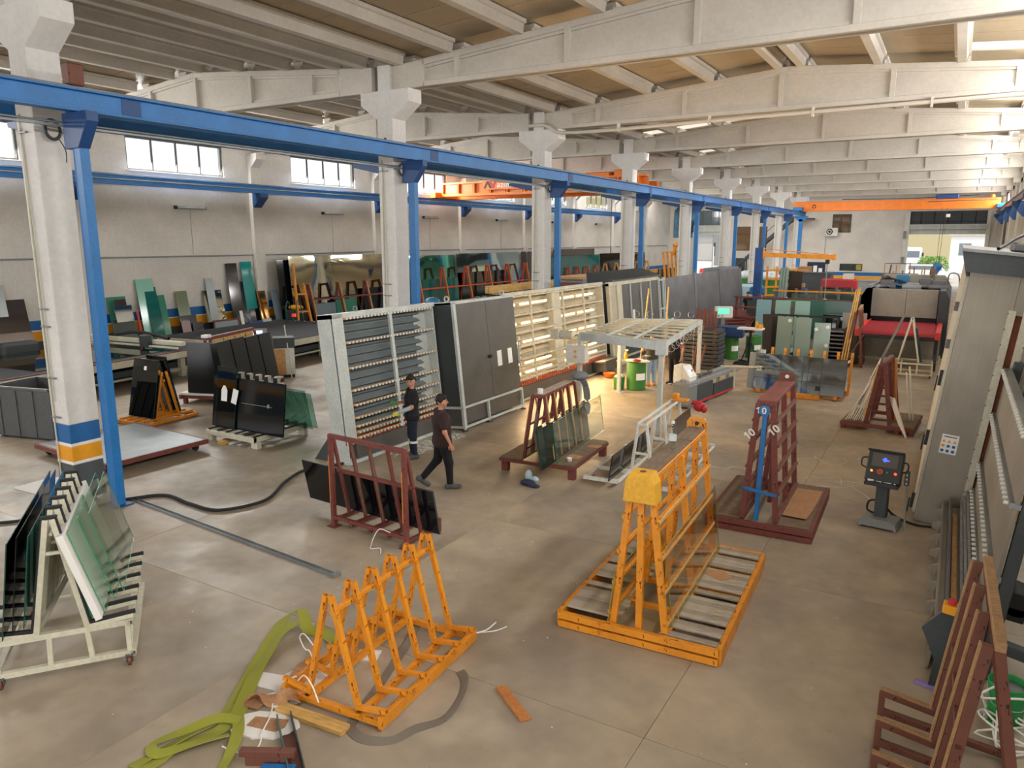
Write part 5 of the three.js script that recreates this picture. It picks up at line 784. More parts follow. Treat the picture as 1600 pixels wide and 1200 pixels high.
single('twine', 'white cord looped over the near end of the empty orange rack', 'twine', [tube([[-5.35, 0.2, -4.8], [-5.2, 0.33, -4.75], [-5.05, 0.3, -4.7], [-4.95, 0.16, -4.68]], 0.007, 20), tube([[-5.45, 0.15, -4.86], [-5.4, 0.22, -4.82], [-5.5, 0.16, -4.8]], 0.007, 12)], mat.rope);
single('twine', 'white cord trailing over the round foam disc', 'twine', tube([[-5.45, 0.05, -4.55], [-5.32, 0.05, -4.4], [-5.2, 0.05, -4.2], [-5.1, 0.02, -4.05], [-5.2, 0.012, -3.92], [-5.4, 0.012, -3.9]], 0.007, 40), mat.rope);
single('twine', 'white cord loop behind the left legs of the orange rack', 'twine', tube([[-5.32, 0.5, -5.0], [-5.5, 0.55, -5.05], [-5.62, 0.45, -5.1], [-5.5, 0.38, -5.05], [-5.4, 0.4, -5.02], [-5.42, 0.2, -5.1], [-5.38, 0.02, -5.2], [-5.2, 0.02, -5.4]], 0.007, 50), mat.rope);
single('twine', 'frayed white string on the far right corner of the orange rack', 'twine', [tube([[-4.3, 0.2, -6.5], [-4.2, 0.24, -6.55], [-4.1, 0.34, -6.6]], 0.008, 12), tube([[-4.3, 0.2, -6.5], [-4.12, 0.22, -6.62], [-4.02, 0.26, -6.7]], 0.006, 12)], mat.rope);
flat('white_board', 'white board lying flat on the floor behind the first column', 'board', [[-0.5, 0.35], [0.5, 0.38], [0.5, -0.4], [-0.45, -0.38]], mat.foam, -14.35, -7.15, 0.1, 0.03);
{ const g = []; for (let i = 0; i < 150; i++) { const x = rr(-9.5, 0), z = rr(-17, -3.6); g.push(box(rr(0.006, 0.02), 0.003, rr(0.005, 0.012), x, 0.002, z, 0, rr(0, 3), 0, 0)); } const m = obj('floor_crumbs', g, mat.paper); m.userData = { kind: 'stuff', label: 'small white crumbs scattered over the concrete floor', category: 'crumbs' }; }
{ const g = []; for (let i = 0; i < 320; i++) { g.push(box(rr(0.02, 0.06), 0.008, rr(0.015, 0.04), -10.0 + rr(-0.25, 0.35), 0.004, -12.9 + rr(-1.4, 0.9), 0, rr(0, 3), rr(-0.2, 0.2), 0)); } const m = obj('glass_crumbs', g, mat.crumb); m.userData = { kind: 'stuff', label: 'broken glass crumbs along the foot of the white roller conveyor', category: 'crumbs' }; }

// ---------- middle of the nave ----------
const ORD = ['first', 'second', 'third', 'fourth', 'fifth', 'sixth', 'seventh', 'eighth', 'ninth', 'tenth', 'eleventh', 'twelfth'];
{ // steel gantry over the work place
  const t = thing('steel_gantry', 'open white steel gantry with roller bars over the green drum', 'frame', [0, 0, 0]), m = mat.paleGrey;
  const FL = [-8.0, -16.95], FR = [-5.6, -16.2], BR = [-6.35, -21.7], BL = [-8.5, -20.8], P = (c, y) => [c[0], y, c[1]], mix = (a, b, k) => [a[0] + (b[0] - a[0]) * k, a[1] + (b[1] - a[1]) * k];
  for (const c of [FL, FR, BR, BL]) { obj('post', bar(P(c, 0), P(c, 2.25), 0.1), m, t); obj('foot_plate', span(c[0] - 0.12, c[0] + 0.12, 0, 0.012, c[1] - 0.12, c[1] + 0.12), m, t); }
  
  obj('front_beam', bar(P(FL, 2.2), P(FR, 2.2), 0.08, 0.2), m, t); obj('rear_beam', bar(P(BL, 2.2), P(BR, 2.2), 0.06, 0.14), m, t); obj('side_beam', bar(P(FL, 2.2), P(BL, 2.2), 0.06, 0.12), m, t); obj('side_beam', bar(P(FR, 2.2), P(BR, 2.2), 0.06, 0.14), m, t); obj('corner_plate', bar(P(FR, 2.0), P(FR, 2.32), 0.26, 0.14), m, t);
  for (let i = 1; i < 8; i++) { const k = i / 8; obj('roller_beam', bar(P(mix(FL, BL, k), 2.24), P(mix(FR, BR, k), 2.24), 0.07, 0.05), mat.cream, t); }
  for (const k of [0.33, 0.66]) obj('long_bar', bar(P(mix(FL, FR, k), 2.28), P(mix(BL, BR, k), 2.28), 0.05), m, t);
  for (let i = 0; i < 9; i++) { const c = mix(FR, BR, 0.15 + i * 0.1); obj('hanging_ring', new THREE.TorusGeometry(0.09, 0.008, 5, 16).toNonIndexed().rotateY(0.6).translate(c[0] + 0.06, 2.05, c[1]), mat.steel, t); }
  for (let i = 0; i < 5; i++) { const c = mix(BL, BR, 0.2 + i * 0.17); obj('hanging_ring', new THREE.TorusGeometry(0.09, 0.008, 5, 16).toNonIndexed().translate(c[0], 2.4, c[1]), mat.steel, t); }
  const cb = obj('control_box', span(FL[0] - 0.26, FL[0] + 0.26, 1.55, 1.98, FL[1] + 0.06, FL[1] + 0.26, 0.01), mat.white, t); obj('selector', [cyl(0.03, [FL[0], 1.84, FL[1] + 0.26], [FL[0], 1.84, FL[1] + 0.29]), cyl(0.035, [FL[0], 1.7, FL[1] + 0.26], [FL[0], 1.7, FL[1] + 0.29])], mat.bandYellow, cb);
  obj('drive_motor', [cyl(0.12, [FL[0] - 0.55, 2.2, FL[1]], [FL[0] - 0.2, 2.2, FL[1]], 14), span(FL[0] - 0.8, FL[0] - 0.55, 2.08, 2.34, FL[1] - 0.12, FL[1] + 0.12, 0.02)], mat.cream, t);
  obj('hanging_wire', [cyl(0.006, P(mix(FR, BR, 0.5), 0.6), P(mix(FR, BR, 0.5), 2.2), 5), cyl(0.006, P(mix(FR, BR, 0.8), 0.6), P(mix(FR, BR, 0.8), 2.2), 5)], mat.steel, t);
}
function drum(name, label, cat, x, z, r, h, m, lid) {
  const t = thing(name, label, cat, [x, 0, z]); obj('drum_body', lathe([[0, 0], [r, 0], [r * 1.03, 0.02], [r, 0.04], [r, h * 0.31], [r * 1.035, h * 0.33], [r, h * 0.35], [r, h * 0.64], [r * 1.035, h * 0.66], [r, h * 0.68], [r, h - 0.03], [r * 1.03, h - 0.015], [r * 1.02, h], [r * 0.96, h], [r * 0.95, h - 0.02], [0, h - 0.02]], 28), m, t);
  if (lid) { const a = 0.35; obj('paper_label', new THREE.CylinderGeometry(r * 1.012, r * 1.012, h * 0.24, 12, 1, true, a, 1.1).toNonIndexed().translate(0, h * 0.5, 0), mat.paper, t); }
  return t;
}
drum('oil_drum', 'green steel drum with a paper label and rags on top', 'drum', -8.25, -21.6, 0.29, 0.86, mat.green, true);
single('rags', 'white rags and red cloth heaped on the lid of the green drum', 'cloth', [ball(0.2, -0.12, 0.03, 0, 1.3, 0.25, 1, 12), ball(0.17, 0.2, 0.04, 0.05, 1.5, 0.3, 0.9, 12), ball(0.12, 0.05, 0.05, -0.1, 1, 0.4, 1, 10)], mat.foam, [-8.25, 0.86, -21.6]);
single('red_cloth', 'small red cloth among the white rags on the green drum', 'cloth', [ball(0.1, 0, 0.03, 0, 1.4, 0.4, 0.8, 10)], mat.redPaint, [-8.18, 0.9, -21.42]);
{ const t = thing('bucket', 'small green bucket full of white foam beside the green drum', 'bucket', [-8.7, 0, -21.3]); obj('bucket_body', lathe([[0, 0], [0.16, 0], [0.18, 0.4], [0.165, 0.4], [0.15, 0.03], [0, 0.03]], 24), mat.green, t); obj('foam_filling', [ball(0.15, 0, 0.38, 0, 1, 0.6, 1, 10), ball(0.09, 0.07, 0.44, 0.03, 1, 0.7, 1, 8)], mat.foam, t); }
{ const t = thing('spray_bottle', 'clear spray bottle with yellow liquid standing behind the small green bucket', 'bottle', [-8.75, 0.82, -21.95]); obj('bottle_body', lathe([[0, 0], [0.06, 0], [0.06, 0.2], [0.02, 0.26], [0.02, 0.3], [0, 0.3]], 16), mat.bandYellow, t); obj('trigger_head', [span(-0.03, 0.07, 0.3, 0.35, -0.02, 0.02)], mat.white, t); }
single('stool', 'low grey steel stool carrying the spray bottle', 'stool', [span(-0.2, 0.2, 0.78, 0.815, -0.2, 0.2), ...[[-1, -1], [1, -1], [1, 1], [-1, 1]].map(([a, b]) => bar([a * 0.17, 0, b * 0.17], [a * 0.15, 0.79, b * 0.15], 0.03))], mat.grey, [-8.8, 0, -21.95]);
{ const t = thing('bowl', 'orange plastic bowl on the floor below the glowing screen', 'bowl', [-9.75, 0, -23.0]); obj('bowl_body', lathe([[0, 0], [0.14, 0], [0.22, 0.16], [0.2, 0.16], [0.13, 0.02], [0, 0.02]], 22), mat.orange, t); }
// flat dark bundles in a stack behind the gantry
for (let i = 0; i < 10; i++) {
  const t = thing('panel_bundle', (i ? 'dark wrapped flat bundle, ' + (i === 9 ? 'topmost' : ORD[i] + ' from the floor') : 'dark wrapped flat bundle lowest') + ' in the stack behind the gantry', 'bundle', [-7.66 + rr(-0.03, 0.03), 0.02 + i * 0.142, -26.55 + rr(-0.03, 0.03)], 0.03 * rr(-1, 1), 'dark bundles stacked behind the gantry');
  obj('panels', box(1.38, 0.115, 0.95, 0, 0.06, 0, 0, 0, 0, 0.012), mat.charcoal, t); obj('spacer', [span(-0.6, -0.5, 0.117, 0.142, -0.46, 0.46), span(0.5, 0.6, 0.117, 0.142, -0.46, 0.46)], mat.brown, t); obj('wrap_edge', [span(0.685, 0.7, 0.01, 0.11, -0.4, 0.45), span(-0.66, 0.66, 0.09, 0.112, 0.472, 0.48)], mat.slate, t);
}
{ const t = thing('rack', 'small red steel rack standing behind the stack of dark bundles', 'rack', [-8.1, 0, -28.2]); for (let i = 0; i < 6; i++) obj('post', bar([-0.3 + i * 0.14, 0, 0], [-0.3 + i * 0.14, 2.0 - (i % 2) * 0.1, -0.1], 0.08), mat.red, t); obj('rail', bar([-0.35, 1.3, 0.02], [0.45, 1.3, 0.02], 0.08), mat.red, t); }
{ const t = thing('steel_bundle', 'red folded steel parts leaning near the stack of bundles', 'frame', [-7.6, 0, -25.5]); for (let i = 0; i < 3; i++) obj('bar', bar([-0.1 + i * 0.13, 0, 0], [0.05 + i * 0.13, 1.2 - 0.1 * i, -0.2], 0.05), mat.red, t); }
// saw bench
{
  const t = thing('saw_bench', 'grey cutting bench with a pale control box and dark side panels', 'machine', [-5.95, 0, -21.15], -0.13);
  obj('bed', [span(-0.22, 0.2, 0.62, 0.74, -1.5, 1.6, 0.01), span(-0.1, 0.02, 0.74, 0.8, -1.4, 1.55, 0.01)], mat.grey, t); obj('near_block', span(-0.26, 0.24, 0.12, 0.66, 1.1, 1.62, 0.01), mat.galv, t); obj('side_panel', span(0.2, 0.24, 0.14, 0.62, 0.05, 1.1), mat.slate, t); obj('side_panel', span(0.2, 0.24, 0.1, 0.5, -1.5, -0.05), mat.slate, t); obj('under_frame', [span(-0.2, 0.18, 0.05, 0.14, -1.5, 1.5), ...[-1.3, 0, 1.3].flatMap((z) => [span(-0.2, -0.12, 0, 0.62, z, z + 0.08), span(0.1, 0.18, 0, 0.62, z, z + 0.08)])], mat.grey, t);
  const c = obj('control_box', prism([[-0.3, 0.66], [0.18, 0.66], [0.18, 0.86], [-0.02, 1.16], [-0.3, 1.16]], 0.46, 0.008).translate(-0.06, 0, 1.15), mat.white, t); obj('display', box(0.012, 0.12, 0.1, 0.07, 1.0, 1.25, 0, 0, 0.6), mat.screenWhite, c); obj('keys', box(0.012, 0.05, 0.1, 0.06, 1.03, 1.08, 0, 0, 0.6), mat.redPaint, c);
  obj('clutter', [0, 1, 2, 3, 4, 5, 6, 7].map((i) => box(rr(0.05, 0.14), rr(0.04, 0.1), rr(0.05, 0.12), rr(-0.12, 0.14), 0.79, 0.5 - i * 0.12, 0, i)), mat.steelDark, t);
  obj('end_frame', [bar([0.22, 0, -1.6], [0.22, 0.78, -1.6], 0.05), bar([-0.2, 0.76, -1.55], [0.9, 0.84, -1.6], 0.05)], mat.cream, t);
  obj('trim', span(0.24, 0.25, 0.1, 0.16, -1.5, 1.1), mat.redPaint, t);
}
// white A-frame trolley with side arms
{
  const t = thing('a_frame_trolley', 'pale steel A-frame trolley with open ladder-like arms on both sides', 'rack', [-4.98, 0, -14.3], 0.06), m = mat.white;
  for (const z of [1.0, -0.2, -1.4]) { for (const s of [-1, 1]) obj('leg', bar([s * 0.2, 0.16, z], [s * 0.08, 1.08, z], 0.055, 0.05, [0, 0, 1]), m, t); obj('cross_tie', [bar([-0.15, 0.5, z], [0.15, 0.5, z], 0.045), bar([-0.1, 1.08, z], [0.1, 1.08, z], 0.05)], m, t); }
  for (const s of [-1, 1]) { obj('top_rail', bar([s * 0.08, 1.1, 1.0], [s * 0.08, 1.1, -1.4], 0.045), m, t); obj('inner_rail', bar([s * 0.2, 0.14, 1.8], [s * 0.2, 0.14, -1.6], 0.05), m, t); obj('outer_rail', bar([s * 0.85, 0.12, 1.8], [s * 0.85, 0.12, -1.6], 0.045), m, t); for (const z of [1.8, 1.1, 0.3, -0.6, -1.5]) obj('arm', hollow([s * 0.2, 0.14, z], [s * 0.88, 0.14, z], 0.06, 0.07), m, t); }
  for (const [x, z] of [[-0.8, 1.5], [0.8, 1.5], [0.8, -1.4], [-0.8, -1.4]]) obj('castor', cyl(0.05, [x - 0.02, 0.05, z], [x + 0.02, 0.05, z]), mat.black, t);
  sheet('glass_sheet', 'narrow dark glass sheet leaning on the left of the pale A-frame trolley', [-5.25, 0.18, -13.5], Math.PI / 2 + 0.06, 2.4, 0.5, 0.12, mat.glassBlack, { t: 0.02 });
  sheet('glass_sheet', 'smoky brown glass sheet at the far end of the pale A-frame trolley', [-4.7, 0.18, -15.3], Math.PI / 2 + 0.06, 1.5, 0.72, -0.13, mat.glassBronzeClear, {});
  single('clamp', 'yellow clamp hooked on the far top of the pale trolley', 'clamp', [span(-0.16, 0.16, 0, 0.05, -0.1, 0.1, 0.01), span(-0.2, -0.06, 0.05, 0.16, -0.06, 0.06, 0.02)], mat.yellow, [-4.9, 1.12, -15.6]);
  single('red_bag', 'crumpled red plastic bag hanging at the far corner of the pale trolley', 'bag', [ball(0.13, 0, 0, 0, 1.1, 0.9, 0.6, 12), ball(0.09, 0.12, -0.03, 0.03, 0.8, 1.1, 0.7, 10), ball(0.08, -0.1, 0.07, 0, 1.2, 0.7, 0.6, 10)], mat.redPaint, [-4.62, 0.95, -16.0]);
}
// strapped reflecting panels
{
  const t = thing('panel_rack', 'yellow rack with seven orange stubs behind the strapped grey panels', 'rack', [-3.72, 0, -23.35], -0.06);
  obj('base_beam', [bar([-1.3, 0.08, 0.3], [1.3, 0.08, 0.3], 0.1), bar([-1.3, 0.08, -0.6], [1.3, 0.08, -0.6], 0.1), ...[-1.1, 0, 1.1].map((x) => bar([x, 0.08, 0.5], [x, 0.08, -0.6], 0.1))], mat.yellow, t);
  for (let i = 0; i < 7; i++) obj('stub', bar([-0.95 + i * 0.38, 0.1, -0.1], [-0.95 + i * 0.38, 1.32, -0.35], 0.07), mat.yellow, t);
  obj('front_beam', bar([-0.4, 0.08, 0.62], [0.7, 0.08, 0.62], 0.14), mat.yellow, t);
  const s = sheet('strapped_glass', 'wide grey mirror-like panel tied with black straps on the yellow rack', [-3.72, 0.12, -22.9], -0.06, 2.58, 1.08, -0.2, mat.mirrorGrey, { t: 0.05, edge: mat.black });
  for (const x of [-0.55, 0.1, 0.25, 0.62]) obj('strap', span(x, x + 0.012, -0.01, 1.09, -0.03, 0.03, 0), mat.black, s);
  for (const y of [0.35, 0.62]) obj('strap', span(-1.29, 1.29, y, y + 0.01, -0.03, 0.03, 0), mat.black, s);
  const side = obj('side_frame', span(-1.5, -1.27, 0, 1.1, -0.16, -0.02), mat.galv, s); obj('side_mark', [0, 1, 2].map((i) => span(-1.24, -1.08, 0.56 + i * 0.05, 0.585 + i * 0.05, 0.026, 0.03, 0)), mat.paper, s); obj('label_box', span(0.5, 0.64, 0.12, 0.26, 0.025, 0.05), mat.black, s);
}
// three frosted sheets and the trays beside them
for (let i = 0; i < 3; i++) { const s = sheet('glass_sheet', 'pale frosted green glass panel, ' + ['widest with a torn label at top', 'middle of three upright ones', 'lowest with three stickers'][i], [-5.62 + i * 0.72, 0.1, -30.6 + i * 0.15], 0, 0.58, [1.5, 1.5, 1.36][i], -0.1, mat.glassPale, { edge: mat.edgeDark, t: 0.02, group: 'frosted green panels' }); (i === 0 ? [[0.18, 1.35]] : i === 1 ? [] : [[0.18, 1.2], [-0.22, 1.1], [0.18, 0.5]]).forEach(([x, y]) => obj('sticker', box(0.12, 0.12, 0.004, x, y, 0.013, 0, 0, 0.5), mat.paper, s)); }
sheet('glass_sheet', 'dark brown glass panel left of the frosted green ones', [-6.15, 0.1, -30.8], 0.5, 0.6, 1.55, -0.12, mat.glassBrown, { t: 0.03 });
{ const t = thing('glass_rack', 'black rack with felt posts holding the frosted green panels', 'rack', [-5, 0, -31.0]); for (let i = 0; i < 6; i++) obj('post', bar([-1.25 + i * 0.5, 0, 0.1], [-1.25 + i * 0.5, 1.6, -0.25], 0.08), mat.black, t); obj('base_rail', [bar([-1.4, 0.05, 0.7], [1.2, 0.05, 0.7], 0.09), bar([-1.4, 0.05, -0.4], [1.2, 0.05, -0.4], 0.09), bar([-1.4, 0.05, 0.7], [-1.4, 0.05, -0.4], 0.09), bar([1.2, 0.05, 0.7], [1.2, 0.05, -0.4], 0.09)], mat.brown, t); obj('top_rail', bar([-1.3, 1.6, -0.25], [1.3, 1.6, -0.25], 0.07), mat.black, t); }
for (let i = 0; i < 8; i++) { const t = thing('tray', 'black flat tray, ' + (i === 7 ? 'topmost' : i ? ORD[i] + ' from the floor' : 'lowest') + ' of the pile right of the frosted panels', 'tray', [-3.72, 0.04 + i * 0.155, -30.9], 0, 'pile of black trays'); obj('tray_body', [span(-0.3, 0.3, 0, 0.06, -0.45, 0.45), span(-0.3, -0.27, 0.06, 0.13, -0.45, 0.45), span(0.27, 0.3, 0.06, 0.13, -0.45, 0.45)], mat.black, t); obj('tray_edge', span(-0.3, 0.3, 0.0, 0.05, 0.45, 0.47), mat.grey, t); }
for (let i = 0; i < 3; i++) sheet('glass_sheet', 'mint glass panel behind, ' + ['showing a blue reflection', 'left of the middle pair', 'right of the middle pair'][i], [-7.1 + i * 0.8, 0.02, -33.6], 0.05, [0.62, 0.62, 0.6][i], 1.98, -0.1, [mat.glassMintBlue, mat.glassMint, mat.glassMint][i], { t: 0.02, group: 'mint panels' });
// rust-brown upright rack with sticks
{
  const t = thing('upright_rack', 'rust-brown tall rack with pale timber laths left of the furnace', 'rack', [-3.0, 0, -30.3], 0.05), m = mat.brown;
  for (const z of [0.9, 0.1, -0.7]) { obj('post', bar([0.32, 0, z], [0.1, 2.1, z], 0.08), m, t); obj('post', bar([-0.28, 0, z], [-0.02, 2.0, z], 0.08), m, t); obj('foot_rail', bar([-0.32, 0.06, z], [0.36, 0.06, z], 0.08), m, t); } for (const y of [0.4, 0.9, 1.4, 2.0]) obj('rail', bar([0.33 - y * 0.1, y, 0.95], [0.33 - y * 0.1, y, -0.75], 0.06), m, t); obj('diagonal', bar([-0.25, 0.1, 0.9], [0.3, 1.2, 0.9], 0.05), m, t); obj('wood_top', bar([0.1, 2.12, 0.95], [0.1, 2.12, -0.75], 0.09), mat.brownEdge, t);
  for (let i = 0; i < 3; i++) single('lath', 'pale timber lath leaning on the rust-brown rack, ' + ['leftmost', 'middle', 'rightmost'][i] + ' of three', 'lath', bar([0, 0, 0], [0.28 - 0.03 * i, 2.75 + 0.05 * i, -0.5], 0.05), mat.wood, [-3.32 + i * 0.09, 0.02, -29.2]);
  single('foam_scrap', 'white plastic offcut at the foot of the rust-brown rack', 'plastic', [bar([0, 0.02, 0], [0.35, 0.25, -0.5], 0.12, 0.03)], mat.foam, [-3.3, 0.02, -28.9]);
}
// furnace with red roller bed
{
  const t = thing('tempering_furnace', 'big grey furnace with dark ends and a red roller bed', 'machine', [-1.62, 0, -33.8]);
  obj('front_panel', span(-1.25, -0.005, 1.5, 2.62, -0.1, 0, 0.01), mat.furnace, t); obj('front_panel', span(0.005, 1.12, 1.5, 2.62, -0.1, 0, 0.01), mat.furnace, t); obj('panel_plate', span(-0.35, 0.55, 2.2, 2.21, 0.0, 0.004, 0), mat.grey, t);
  for (const s of [-1, 1]) obj('end_housing', prism([[0, 0], [0.36, 0], [0.36, 2.3], [0.2, 2.62], [0, 2.62]], 8.5, 0.02).applyMatrix4(new THREE.Matrix4().makeScale(s, 1, 1)).translate(s < 0 ? -1.25 : 1.15, 0, -3.8), mat.slate, t);
  obj('inner_gap', span(-1.25, 1.15, 1.38, 1.5, -1.2, -0.2), mat.black, t); obj('core', span(-1.2, 1.1, 0.2, 2.5, -8, -0.4), mat.slate, t);
  obj('bed_deck', span(-1.3, 1.2, 1.2, 1.28, -0.3, 4.0), mat.redBed, t); for (let i = 0; i < 21; i++) obj('bed_roller', cyl(0.05, [-1.2, 1.28, 3.9 - i * 0.19], [1.12, 1.28, 3.9 - i * 0.19], 10), mat.redBed, t);
  for (const s of [-1, 1]) obj('bed_side', span(s * 1.28 - 0.08, s * 1.28 + 0.08, 1.12, 1.38, -0.2, 4.05, 0.01), mat.redBright, t);
  obj('bed_front', span(-1.3, 1.3, 1.06, 1.18, 3.96, 4.02), mat.black, t); obj('lower_panel', span(-1.36, 0.0, 0.12, 1.14, 1.95, 2.0), mat.furnace, t); obj('lower_panel', span(0.01, 1.36, 0.12, 1.14, 1.95, 2.0), mat.furnace, t); obj('plinth', span(-1.4, 1.4, 0, 0.1, -0.2, 2.02), mat.cream, t); for (const x of [-1.25, 1.25]) obj('bed_leg', span(x - 0.06, x + 0.06, 0, 1.15, 3.8, 3.92), mat.black, t);
  for (const [x, z, h, m2] of [[-0.3, -2.2, 0.6, mat.blueTeal], [0.55, -2.4, 0.45, mat.steelDark], [-0.85, -1.6, 0.4, mat.steelDark], [1.05, -2.0, 0.4, mat.steelDark], [0.1, -1.4, 0.3, mat.grey]]) obj('top_motor', [span(x - 0.25, x + 0.25, 2.5, 2.5 + h, z - 0.25, z + 0.25, 0.03), cyl(0.13, [x - 0.35, 2.62, z + 0.35], [x + 0.35, 2.62, z + 0.35])], m2, t);
  obj('top_duct', [bar([-1.4, 2.66, -0.4], [-1.1, 2.72, -4.5], 0.14), bar([-1.15, 2.66, -0.4], [-0.9, 2.72, -4.5], 0.1)], mat.grey, t);
  { const g = []; for (let i = 0; i < 12; i++) g.push(tube([[rr(-1.2, -0.7), 2.6, rr(-2, -0.8)], [rr(-1.2, -0.6), rr(2.7, 3.1), rr(-2.4, -1.2)], [rr(-1.1, 0.9), 2.6, rr(-3, -1)]], 0.03, 16, 5)); obj('hoses', g, mat.black, t).userData.kind = 'stuff'; }
  obj('rear_hood', prism([[-1.3, 2.0], [1.35, 2.0], [1.35, 2.85], [1.2, 3.0], [-1.2, 3.0], [-1.3, 2.85]], 0.3, 0.02).translate(0, 0, -5.0), mat.furnace, t);
  obj('mast', [cyl(0.1, [0.75, 2.5, -4.0], [0.75, 3.4, -4.0]), cyl(0.14, [0.75, 2.5, -4.0], [0.75, 2.8, -4.0])], mat.woodDark, t);
  obj('guard_rail', [tube([[1.35, 2.6, -3.6], [1.38, 3.1, -3.6], [1.45, 3.15, -3.6], [1.7, 3.1, -3.6], [1.75, 1.2, -3.6]], 0.03, 30)], mat.steelDark, t);
  single('blue_barrel', 'dark blue barrel lying beside the furnace', 'barrel', [cyl(0.35, [0, 0.95, -0.6], [0, 0.95, 0.6], 20), span(-0.3, 0.3, 0, 0.62, -0.5, 0.5)], mat.blueDark, [0.55, 0, -36.5]);
}
{ // cream rack with a dark green pack, in front of the furnace
  const t = thing('a_frame_rack', 'cream A-frame rack with rows of thin rods before the red bed', 'rack', [-1.12, 0, -28.7], 0.03), m = mat.cream;
  for (const z of [0.45, -0.45]) { for (const s of [-1, 1]) obj('leg', bar([s * 0.32, 0.46, z], [s * 0.03, 1.9, z], 0.055, 0.05, [0, 0, 1]), m, t); }
  for (const y of [0.46, 0.1]) { obj('long_rail', [bar([-0.75, y, 0.5], [0.72, y, 0.5], 0.055), bar([-0.75, y, -0.5], [0.72, y, -0.5], 0.055)], m, t); } for (const x of [-0.75, -0.2, 0.28, 0.72]) obj('strut', [bar([x, 0.1, 0.5], [x, 0.46, 0.5], 0.05), bar([x, 0.46, 0.5], [x, 0.46, -0.5], 0.05)], m, t);
  for (const s of [-1, 1]) for (let i = 0; i < 7; i++) obj('rod', cyl(0.008, [s * 0.3, 0.52 + i * 0.03, 0.5 - i * 0.14], [s * 0.85, 0.52 + i * 0.03, 0.5 - i * 0.14], 5), mat.steelDark, t);
  obj('castor', [cyl(0.05, [0.66, 0.05, 0.5], [0.7, 0.05, 0.5]), cyl(0.05, [-0.72, 0.05, 0.5], [-0.68, 0.05, 0.5])], mat.black, t); obj('lifting_eye', new THREE.TorusGeometry(0.05, 0.012, 5, 12).toNonIndexed().translate(0, 1.96, 0.4), m, t);
  sheet('glass_pack', 'dark teal glass pack on the cream rack before the red bed', [-0.76, 0.52, -28.7], Math.PI / 2 + 0.03, 0.8, 1.15, -0.2, mat.glassTealDark, { t: 0.09 });
}
{ // brown A-frame with white profiles
  const t = thing('a_frame_rack', 'red-brown A-frame on a slatted pallet loaded with white profiles', 'rack', [-1.25, 0, -20.4], -0.06), m = mat.red;
  for (let i = 0; i < 7; i++) for (const s of [-1, 1]) obj('deck_slat', span(s * 0.28, s * 0.8, 0.18, 0.205, 0.82 - i * 0.24, 0.6 - i * 0.24), mat.woodDark, t); for (const z of [0.85, -0.85]) obj('end_beam', bar([-0.82, 0.14, z], [0.82, 0.14, z], 0.07, 0.09), m, t); for (const x of [-0.78, -0.26, 0.26, 0.78]) obj('long_beam', bar([x, 0.14, 0.85], [x, 0.14, -0.85], 0.06), m, t); for (const [x, z] of [[-0.75, 0.8], [0.75, 0.8], [-0.75, -0.8], [0.75, -0.8], [0.45, 0.8]]) obj('foot', span(x - 0.05, x + 0.05, 0, 0.1, z - 0.05, z + 0.05), m, t);
  for (const z of [0.7, 0, -0.7]) for (const s of [-1, 1]) obj('leg', bar([s * 0.26, 0.18, z], [s * 0.05, 1.62, z], 0.09, 0.07, [0, 0, 1]), m, t); for (let i = 0; i < 6; i++) obj('rung', bar([-0.22 + i * 0.03, 0.22 + i * 0.2, 0.4], [0.22 - i * 0.03, 0.22 + i * 0.2, 0.4], 0.05), m, t); obj('top_beam', bar([0, 1.64, 0.75], [0, 1.64, -0.75], 0.1), m, t); obj('wood_facing', bar([-0.32, 0.2, 0.72], [-0.1, 1.62, 0.72], 0.03, 0.08, [0, 0, 1]), mat.wood, t);
  single('board', 'orange wooden board standing on the right of the red-brown A-frame', 'board', [bar([0.0, 0.24, 0], [-0.12, 1.75, 0], 0.04, 0.28, [0, 0, 1])], mat.woodAmber, [-0.93, 0, -20.1]);
  const Pw = (i) => 'white plastic profile on the left of the red-brown A-frame, ' + (i === 0 ? 'outermost' : i === 11 ? 'innermost' : ORD[i] + ' from outside');
  for (let i = 0; i < 12; i++) single('plastic_profile', Pw(i), 'profile', bar([0, 0, 0], [0.62 - 0.045 * i, 1.42 + rr(-0.45, 0.12), -0.35 + 0.03 * i], 0.02), mat.profile, [-2.0 + i * 0.046, 0.21, -19.66 - 0.05 * (i % 4)], 0, 'white profiles leaning on the A-frame');
  single('plastic_profile', 'longest silver profile rising past the top of the red-brown A-frame', 'profile', bar([0, 0, 0], [0.75, 2.15, -1.2], 0.045), mat.steel, [-1.75, 0.6, -19.75]);
  for (let i = 0; i < 5; i++) single('plastic_profile', 'white profile fallen to the right of the red-brown A-frame, ' + ORD[i] + ' from the frame', 'profile', bar([0, 0, 0], [0.3 + 0.02 * i, -0.62 - 0.08 * i, 0.35], 0.03), mat.profile, [-1.1 + i * 0.03, 0.86, -19.8 + 0.04 * i], 0, 'white profiles fallen to the right');
  for (let i = 0; i < 2; i++) single('plastic_profile', 'thin white lath leaning on the far right of the A-frame, ' + ['shorter', 'longer'][i], 'profile', bar([0, 0, 0], [-0.2, 1.15 + 0.15 * i, -0.3], 0.03), mat.profile, [-0.62 + 0.06 * i, 0.21, -20.3]);
}
